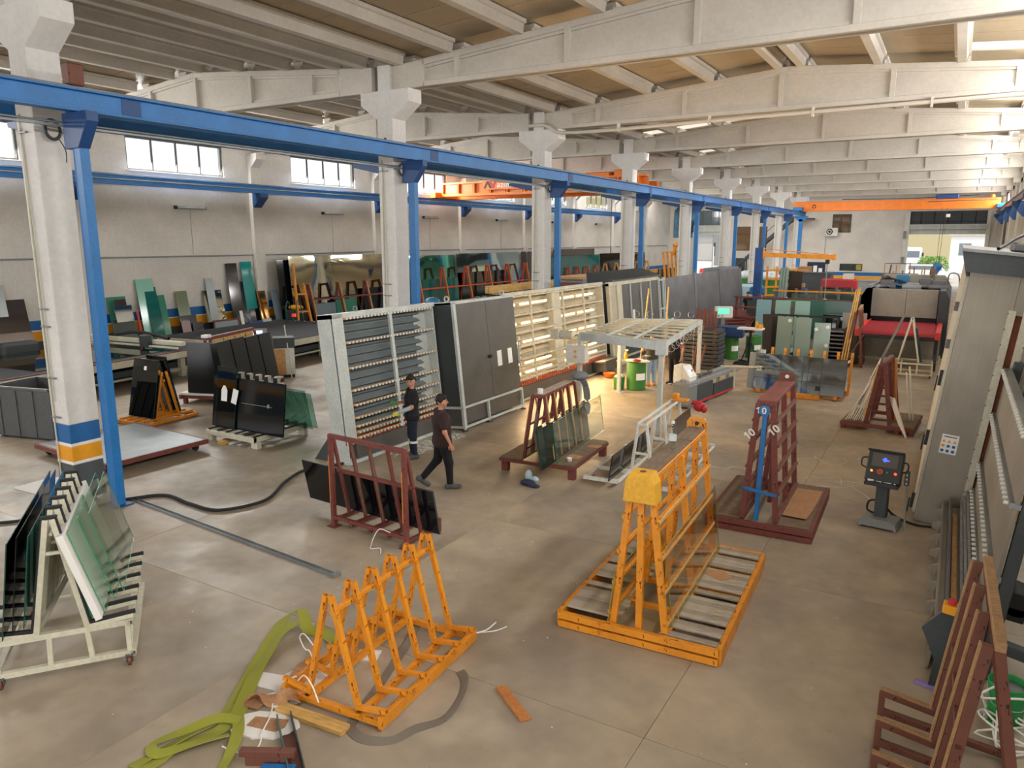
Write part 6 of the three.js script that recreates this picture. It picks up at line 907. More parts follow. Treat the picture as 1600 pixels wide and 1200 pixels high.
// stands at the press end
{ const t = thing('work_stand', 'narrow dark stand with a white top plate and flat dark base', 'stand', [-6.35, 0, -28.2]); obj('base', [span(-0.5, 0.5, 0, 0.06, -0.35, 0.35), bar([-0.45, 0.08, -0.3], [0.45, 0.08, 0.3], 0.06), bar([-0.45, 0.08, 0.3], [0.45, 0.08, -0.3], 0.06)], mat.black, t); obj('post', [cyl(0.05, [0, 0.06, 0], [0, 1.3, 0]), bar([0.3, 0.06, 0], [0.05, 0.8, 0], 0.04), bar([-0.3, 0.06, 0], [-0.05, 0.8, 0], 0.04)], mat.black, t); obj('top_plate', span(-0.45, 0.45, 1.3, 1.36, -0.25, 0.25), mat.foam, t); obj('tool', [cyl(0.05, [0.2, 1.36, 0], [0.2, 1.6, 0]), span(0.28, 0.42, 1.36, 1.5, -0.08, 0.08)], mat.bandYellow, t); }
{ const t = thing('control_console', 'pale console with a glowing teal display beside the metal sheet wall', 'console', [-8.45, 0, -32.2], 0.35); obj('post', span(-0.08, 0.08, 0, 1.3, -0.08, 0.08), mat.galv, t); obj('head', box(0.75, 0.5, 0.16, 0, 1.5, 0.05, -0.25, 0, 0, 0.03), mat.white, t); obj('display', box(0.46, 0.24, 0.01, 0, 1.56, 0.125, -0.25), mat.screenTeal, t); obj('buttons', [cyl(0.03, [-0.2, 1.36, 0.15], [-0.2, 1.36, 0.19]), cyl(0.03, [-0.05, 1.36, 0.15], [-0.05, 1.36, 0.19])], mat.greenBright, t); obj('base', span(-0.25, 0.25, 0, 0.05, -0.25, 0.25), mat.galv, t); }
{ const t = drum('oil_drum', 'green drum standing under the blue crate', 'drum', -7.3, -29.2, 0.29, 0.85, mat.green, true); drum('oil_drum', 'green drum beside the work stand', 'drum', -6.6, -29.9, 0.29, 0.85, mat.green, true); }
{ const t = thing('crate', 'dark blue plastic crate on a green drum', 'crate', [-7.3, 0.86, -29.2], 0.1); obj('crate_body', [span(-0.45, 0.45, 0, 0.04, -0.35, 0.35), span(-0.45, 0.45, 0, 0.35, 0.32, 0.35), span(-0.45, 0.45, 0, 0.35, -0.35, -0.32), span(-0.45, -0.42, 0, 0.35, -0.35, 0.35), span(0.42, 0.45, 0, 0.35, -0.35, 0.35)], mat.blueDark, t); obj('crate_lid', span(-0.48, 0.48, 0.35, 0.4, -0.38, 0.38), mat.blueDark, t); }
{ const t = thing('bucket', 'white bucket on the floor next to the green drums', 'bucket', [-6.15, 0, -29.3]); obj('bucket_body', lathe([[0, 0], [0.15, 0], [0.17, 0.42], [0.16, 0.42], [0.14, 0.02], [0, 0.02]], 22), mat.white, t); obj('handle', tube([[-0.16, 0.38, 0], [0, 0.2, 0.17], [0.16, 0.38, 0]], 0.008), mat.steelDark, t); }

// ---------- side aisle on the left ----------
{ const t = thing('steel_bin', 'tall ribbed dark steel bin behind the first column', 'bin', [-18.55, 0, -9.35], 0.25); const w = 0.85, d = 0.6, h = 1.2;
  for (const s of [-1, 1]) { obj('side_wall', span(s * w - 0.015, s * w + 0.015, 0.06, h, -d, d), mat.binGrey, t); obj('end_wall', span(-w, w, 0.06, h, s * d - 0.015, s * d + 0.015), mat.binGrey, t); for (let i = 0; i < 4; i++) obj('rib', span(-w + 0.1 + i * 0.5, -w + 0.25 + i * 0.5, 0.06, h - 0.05, s * d + s * 0.01 - 0.03, s * d + s * 0.01 + 0.03), mat.binGrey, t); }
  obj('rim', [bar([-w, h, d], [w, h, d], 0.06), bar([-w, h, -d], [w, h, -d], 0.06), bar([-w, h, d], [-w, h, -d], 0.06), bar([w, h, d], [w, h, -d], 0.06)], mat.steelDark, t); obj('bin_floor', span(-w, w, 0.04, 0.08, -d, d), mat.binGrey, t); for (const [x, z] of [[-0.7, 0.5], [0.7, 0.5], [0.7, -0.5], [-0.7, -0.5]]) obj('foot', span(x - 0.06, x + 0.06, 0, 0.05, z - 0.06, z + 0.06), mat.black, t); }
{ const t = thing('transport_platform', 'low flat grey platform with red-brown edges on small wheels', 'platform', [-15.35, 0, -9.25], -0.04);
  obj('deck', span(-1.38, 1.38, 0.235, 0.25, -1.1, 1.1), mat.galv, t); for (const s of [-1, 1]) { obj('side_rail', bar([s * 1.38, 0.2, 1.13], [s * 1.38, 0.2, -1.13], 0.06, 0.1), mat.red, t); obj('end_rail', hollow([-1.4, 0.2, s * 1.12], [1.4, 0.2, s * 1.12], 0.06, 0.1), mat.red, t); } for (const [x, z] of [[-1.2, 0.95], [1.2, 0.95], [1.2, -0.95], [-1.2, -0.95]]) obj('wheel', cyl(0.075, [x - 0.025, 0.075, z], [x + 0.025, 0.075, z], 16), mat.black, t); }
{ // small orange A-frame with dark sheets
  const th = 1.62, t = thing('a_frame_rack', 'small orange A-frame rack holding tall dark sheets behind the blue post', 'rack', [-17.5, 0, -11.55], th), m = mat.yellow;
  for (const z of [0.4, 0.13, -0.14, -0.4]) { for (const s of [-1, 1]) obj('leg', bar([s * 0.34, 0.1, z], [s * 0.06, 1.28, z], 0.06, 0.05, [0, 0, 1]), m, t); obj('arm', bar([-0.75, 0.12, z], [0.75, 0.12, z], 0.06), m, t); }
  for (const s of [-1, 1]) { obj('long_rail', bar([s * 0.75, 0.06, 0.6], [s * 0.75, 0.06, -0.6], 0.07, 0.09), m, t); obj('inner_rail', bar([s * 0.34, 0.08, 0.6], [s * 0.34, 0.08, -0.6], 0.06), m, t); } obj('top_tie', bar([0, 1.05, 0.4], [0, 1.05, -0.4], 0.05), m, t); obj('end_rail', bar([-0.75, 0.06, 0.6], [0.75, 0.06, 0.6], 0.07), m, t);
  const W = (x, y, z) => [-17.5 + Math.cos(th) * x + Math.sin(th) * z, y, -11.55 - Math.sin(th) * x + Math.cos(th) * z];
  sheet('glass_sheet', 'tall black sheet on the right of the small orange A-frame', W(0.5, 0.16, -0.1), th + Math.PI / 2, 0.75, 1.5, -0.21, mat.glassBlack, { t: 0.04 });
  sheet('glass_sheet', 'second black sheet close to the legs on the right of the small orange A-frame', W(0.43, 0.16, -0.2), th + Math.PI / 2, 0.6, 1.35, -0.21, mat.glassGrey, { t: 0.03 });
  sheet('glass_sheet', 'black glass sheet on the left of the small orange A-frame', W(-0.44, 0.16, 0.05), th + Math.PI / 2, 0.95, 1.1, 0.21, mat.glassBlack, { t: 0.02 });
  const s = sheet('glass_sheet', 'smoky see-through sheet with a label outermost on the small orange A-frame', W(-0.5, 0.16, 0.05), th + Math.PI / 2, 0.95, 1.48, 0.21, mat.glassSmoke, { edge: mat.edgeDark }); obj('label_sticker', box(0.1, 0.1, 0.004, 0, 1.25, -0.01), mat.paper, s);
}
{ // black stacks on the white topped pallet
  const th = 0.35, t = thing('a_frame_rack', 'red-brown A-frame with a timber beam on top among black glass packs', 'rack', [-18.35, 0, -14.7], th), m = mat.red;
  for (const s of [-1, 1]) obj('long_beam', bar([s * 0.8, 0.2, 1.5], [s * 0.8, 0.2, -1.5], 0.08, 0.12), m, t); for (const z of [1.4, 0, -1.4]) { obj('cross_beam', bar([-0.8, 0.2, z], [0.8, 0.2, z], 0.08, 0.1), m, t); for (const s of [-1, 1]) obj('foot', span(s * 0.7 - 0.05, s * 0.7 + 0.05, 0, 0.16, z - 0.05, z + 0.05), m, t); } obj('deck', span(-0.82, 0.82, 0.26, 0.32, -1.5, 1.5), mat.foam, t);
  for (const z of [1.2, 0.6, 0, -0.6, -1.2]) for (const s of [-1, 1]) obj('leg', bar([s * 0.36, 0.32, z], [s * 0.08, 1.8, z], 0.07, 0.06, [0, 0, 1]), m, t); obj('top_beam', bar([-0.02, 1.84, 1.3], [-0.02, 1.84, -1.3], 0.1, 0.08), m, t); obj('timber_beam', span(0.06, 0.12, 1.66, 1.8, -1.05, 1.05), mat.wood, t); obj('foam_block', span(-0.1, 0.1, 1.88, 1.96, 1.15, 1.35), mat.foam, t);
  const W = (x, y, z) => [-18.35 + Math.cos(th) * x + Math.sin(th) * z, y, -14.7 - Math.sin(th) * x + Math.cos(th) * z];
  ['nearest', 'second from the near end', 'third from the near end', 'farthest'].forEach((n, i) => sheet('glass_pack', 'thick black glass pack, ' + n + ' on the white-topped red pallet', W(0.58, 0.33, 1.15 - i * 0.76), th + Math.PI / 2, 0.7, 1.45 - (i > 1 ? 0.05 : 0), -0.17, mat.blackSatin, { t: 0.2, group: 'black glass packs' }));
  sheet('glass_pack', 'black glass pack on the near end of the white-topped red pallet', W(-0.1, 0.33, 1.42), th, 0.9, 1.42, -0.08, mat.blackSatin, { t: 0.12 });
}
{ // cream pallet with papered black sheet
  const t = thing('glass_cart', 'low cream pallet rack with stubs and black rubber strips', 'rack', [-13.85, 0, -11.65], 0), m = mat.cream;
  for (const z of [0.75, 0, -0.75]) obj('cross_beam', bar([-0.8, 0.2, z], [0.8, 0.2, z], 0.08, 0.12), m, t); for (const x of [-0.76, 0.76]) { obj('side_beam', bar([x, 0.2, 0.8], [x, 0.2, -0.8], 0.08, 0.12), m, t); for (const z of [0.7, -0.7]) obj('foot', span(x - 0.1, x + 0.1, 0, 0.15, z - 0.06, z + 0.06), m, t); }
  for (let i = 0; i < 6; i++) { const x = -0.72 + i * 0.3; obj('rubber_strip', bar([x, 0.28, 0.78], [x, 0.28, -0.78], 0.05, 0.03), mat.rubber, t); const s = obj('stub', bar([x, 0.26, 0.12], [x, 1.52, 0], 0.12, 0.09, [1, 0, 0]), m, t); obj('stub_pad', span(x - 0.05, x + 0.05, 1.38, 1.5, 0.05, 0.09), mat.rubber, s); } obj('upper_rail', bar([-0.95, 1.36, 0], [0.95, 1.36, 0], 0.06), mat.foam, t); obj('wood_chock', span(-0.3, -0.1, 0, 0.08, 0.75, 0.9), mat.wood, t);
  const b = sheet('glass_sheet', 'wide black glass sheet with a seam on the low cream pallet', [-13.62, 0.285, -11.16], 0, 2.35, 1.18, -0.14, mat.glassBlack, { t: 0.04 });
  obj('seam_line', span(-0.2, 0.8, 0.62, 0.63, 0.02, 0.023, 0), mat.grey, b); obj('bracket', span(0.66, 0.72, 0.6, 0.68, 0.02, 0.04), mat.grey, b);
  const c = sheet('glass_sheet', 'narrow smoky glass sheet with two paper labels before the black one', [-14.3, 0.285, -11.1], 0, 0.65, 1.42, -0.14, mat.glassSmoke, { edge: mat.edgeDark });
  obj('paper_label', prism([[-0.1, 0], [0.1, 0], [0.1, 0.26], [0.03, 0.36], [-0.04, 0.36], [-0.1, 0.26]], 0.004).translate(-0.06, 0.62, 0.008), mat.paper, c); obj('paper_label', box(0.18, 0.34, 0.004, 0.3, 0.76, 0.008, 0, 0, -0.2), mat.paper, c);
  sheet('glass_sheet', 'see-through green glass sheet on the far side of the low cream pallet, longer', [-13.2, 0.285, -12.05], 0, 1.5, 0.95, 0.2, mat.glassGreen, { edge: mat.edgeDark });
  sheet('glass_sheet', 'see-through green glass sheet on the far side of the low cream pallet, outer', [-13.15, 0.285, -12.18], 0, 1.45, 0.85, 0.2, mat.glassGreen, { edge: mat.edgeDark });
}
{ // console, box and stick by the second table
  const t = thing('control_console', 'grey console with lit monitor behind the black glass packs', 'console', [-19.9, 0, -17.0], 0.9); obj('cabinet', span(-0.3, 0.3, 0, 1.15, -0.22, 0.22, 0.01), mat.galv, t); obj('monitor', box(0.62, 0.5, 0.16, 0, 1.42, 0.1, -0.15, 0, 0, 0.02), mat.grey, t); obj('screen', box(0.4, 0.28, 0.01, -0.04, 1.47, 0.185, -0.15), mat.screenWhite, t); for (let i = 0; i < 5; i++) obj('button', cyl(0.02, [-0.2 + i * 0.09, 1.24, 0.2], [-0.2 + i * 0.09, 1.24, 0.23]), i % 2 ? mat.bandYellow : mat.redPaint, t);
  const b = thing('cabinet', 'white and plywood box standing beside the monitor console', 'cabinet', [-19.35, 0, -17.6], 0.9); obj('box_body', span(-0.32, 0.32, 0.1, 1.0, -0.3, 0.3), mat.white, b); obj('wood_side', span(-0.34, -0.3, 0.1, 1.0, -0.3, 0.31), mat.wood, b); obj('wood_front', span(-0.32, 0.02, 0.1, 0.98, 0.3, 0.315), mat.woodTan, b); obj('box_top', span(-0.34, 0.34, 1.0, 1.35, -0.3, 0.3), mat.slate, b); obj('plinth', span(-0.3, 0.3, 0, 0.1, -0.28, 0.28), mat.black, b);
  single('pole', 'pale pole leaning against the white and plywood box', 'pole', bar([0, 0.03, 0], [-0.55, 1.75, -0.3], 0.035), mat.cream, [-18.7, 0, -17.3]);
}
function tilt(name, label, x0, x1, z0, z1, turn, top) {
  const cx = (x0 + x1) / 2, cz = (z0 + z1) / 2, w = (x1 - x0) / 2, d = (z0 - z1) / 2, t = thing(name, label, 'table', [cx, 0, cz], turn);
  obj('table_top', span(-w, w, 0.86, 0.92, -d, d), top, t);
  for (const s of [-1, 1]) { obj('edge_beam', span(s * w - 0.05, s * w + 0.05, 0.68, 0.9, -d, d, 0.01), mat.cream, t); obj('end_beam', span(-w, w, 0.7, 0.9, s * d - 0.05, s * d + 0.05, 0.01), mat.cream, t); }
  for (const x of [-w + 0.3, 0, w - 0.3]) for (const z of [d - 0.8, 0, -d + 0.8]) { obj('leg', span(x - 0.09, x + 0.09, 0, 0.7, z - 0.09, z + 0.09, 0.01), mat.cream, t); }
  obj('lower_rail', [bar([w - 0.3, 0.25, d - 0.8], [w - 0.3, 0.25, -d + 0.8], 0.07), bar([-w + 0.3, 0.25, d - 0.8], [-w + 0.3, 0.25, -d + 0.8], 0.07)], mat.cream, t); obj('under_tray', span(-w + 0.3, w - 0.4, 0.3, 0.5, -d + 0.4, d - 0.4), mat.slate, t);
  return [t, w, d];
}
{
  const [t, w, d] = tilt('cutting_table', 'long cutting table with black felt behind the first column', -26.1, -21.7, -6.5, -16.5, 0.1, mat.felt);
  obj('bridge_beam', [span(-w - 0.1, w + 0.1, 1.08, 1.22, -d + 0.9, -d + 1.1, 0.01), span(-w - 0.1, w + 0.1, 1.0, 1.06, -d + 1.2, -d + 1.26)], mat.cream, t); obj('cable_chain', tube([[-w + 1, 1.26, -d + 0.8], [0, 1.4, -d + 0.8], [w - 0.8, 1.26, -d + 0.8]], 0.06, 30), mat.rubber, t); obj('cutting_head', span(0.6, 0.95, 0.98, 1.4, -d + 1.08, -d + 1.35, 0.03), mat.slate, t);
  obj('trim_line', span(w - 0.03, w + 0.06, 0.9, 0.93, -d, d), mat.brown, t);
  single('glass_sheet', 'dark glass sheet lying flat on the long cutting table', 'glass', box(3.9, 0.01, 4.6, 0, 0.005, 0), mat.glassBlackGreen, [-24.2, 0.925, -13.1], 0.1);
  const [u] = tilt('cutting_table', 'black topped tilting table in front of the bronze mirror', -26.6, -21.2, -17.9, -24.6, 0.12, mat.felt); for (let i = 0; i < 6; i++) obj('suction_arm', [bar([-1.2 + i * 0.5, 0.95, -2.9], [-1.0 + i * 0.5, 0.99, -2.6], 0.05), ball(0.06, -1.0 + i * 0.5, 0.98, -2.6)], mat.steelDark, u);
}
// offcuts leaning on the left wall; lean against it
{
  const wallSheet = (label, z, L, H, m, o = {}) => sheet(o.name ?? 'glass_sheet', label, [WL + 0.55 + (o.dx ?? 0), o.y ?? 0.02, z], Math.PI / 2, L, H, -Math.min(0.2, (0.47 + (o.dx ?? 0)) / H), m, { t: o.t ?? 0.012, edge: o.e, group: o.group, category: o.category });
  wallSheet('grey glass offcut standing left of the first column by the wall', -12.55, 0.9, 3.1, mat.glassGreyClear, {});
  wallSheet('brown glass offcut standing left of the first column by the wall', -12.9, 1.4, 2.6, mat.glassBrown, { dx: 0.1 });
  wallSheet('brown mirror offcut low in front of the tall brown one', -12.9, 1.3, 1.5, mat.glassBrownLight, { dx: 0.25 });
  single('trolley', 'dark covered trolley with a bright corner left of the first column', 'trolley', [box(0.5, 0.5, 1.6, 0, 0.26, 0, 0, 0, 0, 0.08), box(0.45, 0.75, 1.2, 0, 0.85, 0, 0, 0, 0, 0.1)], mat.slate, [-26.75, 0, -12.9]);
  wallSheet('narrow dark offcut just left of the first column', -14.3, 0.25, 2.2, mat.glassBrown, {});
  wallSheet('green glass offcut with dark cut-out behind the blue post', -16.9, 0.75, 2.45, mat.glassGreenSolid, {}); wallSheet('olive glass sheet low in front of the green offcut', -16.9, 0.9, 1.6, mat.glassOlive, { dx: 0.2, e: mat.galv });
  wallSheet('small mirror square reflecting a window on the olive sheet', -16.9, 0.7, 0.62, mat.mirrorFlat, { dx: 0.05, y: 1.5, name: 'mirror', category: 'mirror' }); wallSheet('brown glass cut-out above the small mirror square', -16.85, 0.45, 0.5, mat.glassBrown, { dx: -0.05, y: 1.85 });
  single('red_edge', 'thin red board edge right of the olive glass sheet', 'board', bar([0, 0, 0], [-0.3, 1.85, 0], 0.05, 0.09), mat.redPaint, [WL + 0.8, 0.02, -17.45]);
  wallSheet('tallest sea-green glass strip, wide pale one', -18.1, 0.72, 3.05, mat.glassSeaPale, { e: mat.edgeGreen }); wallSheet('deep teal glass strip in front of the sea-green one', -18.3, 0.5, 2.75, mat.glassTeal, { dx: 0.12 }); wallSheet('short green glass strip right of the teal one', -18.75, 0.3, 2.4, mat.glassGreenSolid, { dx: 0.06 });
  wallSheet('olive glass offcut right of the teal strips', -19.7, 0.55, 2.5, mat.glassOliveLight, {}); wallSheet('low dark glass offcut below the olive one', -19.7, 0.8, 1.5, mat.glassGrey, { dx: 0.15 });
  wallSheet('faded pink patterned board low by the olive offcut', -19.45, 0.4, 1.3, mat.pinkBoard, { dx: 0.3, name: 'board', category: 'board' }); wallSheet('black board low between offcut and framed picture', -20.0, 0.5, 1.2, mat.glassBlack, { dx: 0.3, name: 'board', category: 'board' });
  wallSheet('beige rectangular mirror above the framed panel', -21.2, 0.95, 2.45, mat.mirror, { name: 'mirror', category: 'mirror' }); wallSheet('pale arched glass piece behind the beige mirror', -21.1, 0.4, 2.95, mat.glassGreyClear, { dx: -0.06 });
  { const f = thing('framed_panel', 'grey panel in a dark red frame leaning below the beige mirror', 'panel', [WL + 0.95, 0.02, -21.3]); obj('panel', span(-0.01, 0.01, 0.06, 1.15, -0.6, 0.6), mat.glassGreyBlue, f); obj('frame', [span(-0.03, 0.03, 1.12, 1.2, -0.66, 0.66), span(-0.03, 0.03, 0, 0.08, -0.66, 0.66), span(-0.03, 0.03, 0, 1.2, 0.6, 0.66), span(-0.03, 0.03, 0, 1.2, -0.66, -0.6)], mat.brown, f); f.rotation.z = 0.15; }
  wallSheet('tall grey-brown glass strip left of the teal pair', -22.3, 0.6, 3.55, mat.glassBrown, {}); wallSheet('wider grey glass sheet low in front of the tall grey-brown strip', -22.7, 1.1, 2.75, mat.glassGrey, { dx: 0.1 }); wallSheet('white strip leaning before the grey glass sheet', -22.2, 0.16, 1.5, mat.foam, { dx: 0.4, name: 'board', category: 'board' });
  wallSheet('bright teal glass strip tallest by the pilaster', -23.1, 0.6, 3.6, mat.glassSea, { e: mat.edgeGreen }); wallSheet('dark glass strip in front of the bright teal one', -23.2, 0.55, 2.9, mat.glassBlack, { dx: 0.1 }); wallSheet('gold mirror strip leaning in front of the dark glass', -23.6, 0.45, 2.3, mat.mirrorGold, { dx: 0.3, name: 'mirror', category: 'mirror' }); wallSheet('grey glass strip right of the gold mirror strip', -24.35, 0.4, 2.3, mat.glassGreyBlue, { dx: 0.3 });
  wallSheet('blue boxed panel low under the teal strips', -22.9, 0.9, 1.0, mat.blueDark, { dx: 0.5, name: 'panel', category: 'panel', t: 0.05 }); wallSheet('pale blue panel beside the blue boxed one', -23.4, 0.5, 1.05, mat.glassGreyBlue, { dx: 0.55, name: 'panel', category: 'panel', t: 0.05 });
  { const b = thing('control_unit', 'black control unit with red numerals at the wall', 'unit', [WL + 1.2, 0, -24.9], 0.6); obj('case', span(-0.45, 0.45, 0.4, 1.35, -0.3, 0.3, 0.03), mat.black, b); obj('led_digits', words('888', 0.14, 0.004).translate(-0.15, 1.05, 0.302), mat.ledRed, b); obj('legs', [span(-0.4, -0.3, 0, 0.4, -0.2, 0.2), span(0.3, 0.4, 0, 0.4, -0.2, 0.2)], mat.black, b); obj('yellow_cover', [ball(0.25, 0, 1.45, 0, 1.4, 0.5, 0.8)], mat.bandYellow, b); }
  wallSheet('plain grey board beside the pilaster above the black unit', -25.0, 0.8, 1.9, mat.galv, { name: 'board', category: 'board' });
}
// big sheet racks along the wall
{
  const X = WL + 1.7;
  const rack = (label, z0, z1, n, m, h, wood) => { const t = thing('sheet_rack', label, 'rack', [X, 0, 0]); for (let i = 0; i < n; i++) { const z = z0 + (z1 - z0) * i / (n - 1); obj('front_post', bar([0.5, 0, z], [-0.1, h, z], 0.12, 0.1, [0, 0, 1]), m, t); obj('rear_post', bar([-0.75, 0, z - 0.2], [-0.35, h, z - 0.2], 0.12, 0.1, [0, 0, 1]), m, t); obj('head_tie', bar([-0.36, h - 0.05, z - 0.1], [-0.08, h - 0.05, z - 0.1], 0.1), m, t); if (wood) obj('wood_facing', bar([0.57, 0.05, z], [-0.03, h, z], 0.03, 0.1, [0, 0, 1]), mat.woodTan, t); } for (const y of [0.9, 1.8]) obj('long_rail', bar([0.5 - 0.2 * y, y, z0], [0.5 - 0.2 * y, y, z1], 0.08), m, t); obj('base_rail', [bar([0.6, 0.06, z0], [0.6, 0.06, z1], 0.1), bar([-0.8, 0.06, z0], [-0.8, 0.06, z1], 0.1)], m, t); return t; };
  const big = (label, z0, z1, h, m, o = {}) => sheet(o.name ?? 'glass_sheet', label, [X - 0.55 + (o.dx ?? 0), o.y ?? 0.12, (z0 + z1) / 2], Math.PI / 2, z0 - z1, h + (o.y ? 0 : 0.28), -(o.lean ?? 0.08), m, { t: 0.03, category: o.category });
  rack('red rack posts standing before the big bronze mirror', -25.4, -31.3, 4, mat.red, 2.5, true);
  { const t = thing('sheet_rack', 'yellow ladder-like post at the left edge of the bronze mirror', 'rack', [X + 0.1, 0, -24.6]); obj('post', [bar([0, 0, 0.1], [-0.2, 3.5, 0.1], 0.09), bar([0.45, 0, -0.4], [-0.15, 2.6, -0.4], 0.09)], mat.yellow, t); for (const y of [0.5, 1.3, 2.1]) obj('rung', bar([-y * 0.05, y, 0.1], [0.4 - y * 0.2, y, -0.4], 0.07), mat.yellow, t); }
  big('huge bronze mirror sheet reflecting bright windows at the left wall', -24.9, -31.9, 3.4, mat.mirror, { name: 'mirror', category: 'mirror' }); big('black sheet peeping out behind the left edge of the bronze mirror', -24.35, -31.6, 3.25, mat.glassBlack, { dx: -0.2 }); big('tall dark glass low in front of the bronze mirror, right half', -29.5, -31.7, 1.7, mat.glassBlack, { dx: 0.25 }); big('pale blue glass low in front of the bronze mirror, left half', -25.9, -27.3, 1.15, mat.glassGreyBlue, { dx: 0.35 }); big('green glass low before the bronze mirror, centre', -27.4, -28.9, 1.25, mat.glassGreenSolid, { dx: 0.3 });
  for (let i = 0; i < 2; i++) single('hose', 'coiled green hose on the table before the bronze mirror, ' + ['left', 'right'][i] + ' loop', 'hose', tube([[0, 0.0, 0], [0.1, 0.7, 0.1], [-0.1, 0.95, -0.2], [-0.2, 0.5, -0.5], [-0.1, 0.02, -0.5]], 0.025, 30), mat.glassTeal, [-25.2, 0.93, -23.2 - i * 0.6]);
  rack('red-orange rack posts in front of the teal mirrored sheets', -33.6, -46, 6, mat.redOrange, 2.95, true);
  big('teal mirror sheet left in the red-orange rack', -33.2, -38.3, 3.25, mat.mirrorTeal, { name: 'mirror', category: 'mirror' }); big('silver wavy mirror sheet right in the red-orange rack', -38.5, -46.2, 3.3, mat.mirrorBlue, { name: 'mirror', category: 'mirror' }); big('deep green glass low in front of the teal mirror', -33.4, -38.2, 1.9, mat.glassTeal, { dx: 0.2 }); big('black sheet low in front of the silver mirror', -38.6, -44.2, 2.15, mat.glassBlack, { dx: 0.2 });
  for (let i = 0; i < 4; i++) big(['black tall sheet right of the silver mirror', 'grey-brown board right of the black tall sheet', 'grey sheet behind the blue post in the aisle', 'dark grey sheet before the third column'][i], -46.6 - i * 0.9, -47.3 - i * 1.0, 3.3, [mat.glassBlack, mat.glassBrown, mat.glassGreyBlue, mat.glassGrey][i], {});
  { const t = thing('post', 'blue steel post in the aisle before the third column', 'post', [X + 1, 0, -46.0]); obj('column', span(-0.1, 0.1, 0, 2.8, -0.1, 0.1), mat.blue, t); obj('head', span(-0.18, 0.18, 2.0, 2.25, -0.18, 0.18), mat.blueTeal, t); obj('base_plate', span(-0.25, 0.25, 0, 0.03, -0.25, 0.25), mat.blueDark, t); }
  rack('red-brown rack posts beyond the third column', -51, -58, 5, mat.redOrange, 2.4, false); rack('wooden-faced rack posts before the dark sheets beyond the third column', -60, -70, 5, mat.woodTan, 2.5, false);
  big('long dark green glass sheet beyond the third column', -49.5, -60, 2.9, mat.glassTeal, {}); big('black sheet beyond the green one near the fourth column', -60.2, -71, 2.95, mat.glassBlack, {}); big('brown wrapped pack on top of the dark green sheet', -51, -58.5, 0.5, mat.glassBrown, { y: 3.3, lean: 0.02 }); big('grey board low in front of the long green sheet', -51.5, -55.5, 1.4, mat.galv, { dx: 0.9, name: 'board', category: 'board' });
  const y = thing('sheet_rack', 'tall yellow rack of many posts near the far left window', 'rack', [X + 1.4, 0, -73.5]); for (let i = 0; i < 6; i++) obj('post', [bar([0.3, 0, -3 + i * 1.2], [-0.1, 3.3, -3 + i * 1.2], 0.16)], mat.yellow, y); obj('upper_rail', bar([-0.1, 3.3, -3.2], [-0.1, 3.3, 3.2], 0.1), mat.yellow, y); obj('apex', [bar([0, 3, 0.4], [0.1, 4.0, 0], 0.18), bar([0, 3, -0.4], [0.1, 4.0, 0], 0.18), ball(0.28, 0.1, 4.0, 0)], mat.yellow, y); obj('lower_rail', bar([0.2, 0.8, -3.2], [0.2, 0.8, 3.2], 0.12), mat.yellow, y);
  big('black pack standing in the tall yellow rack', -70.8, -76, 1.6, mat.glassBlack, { dx: 1.4, y: 0.1 });
}
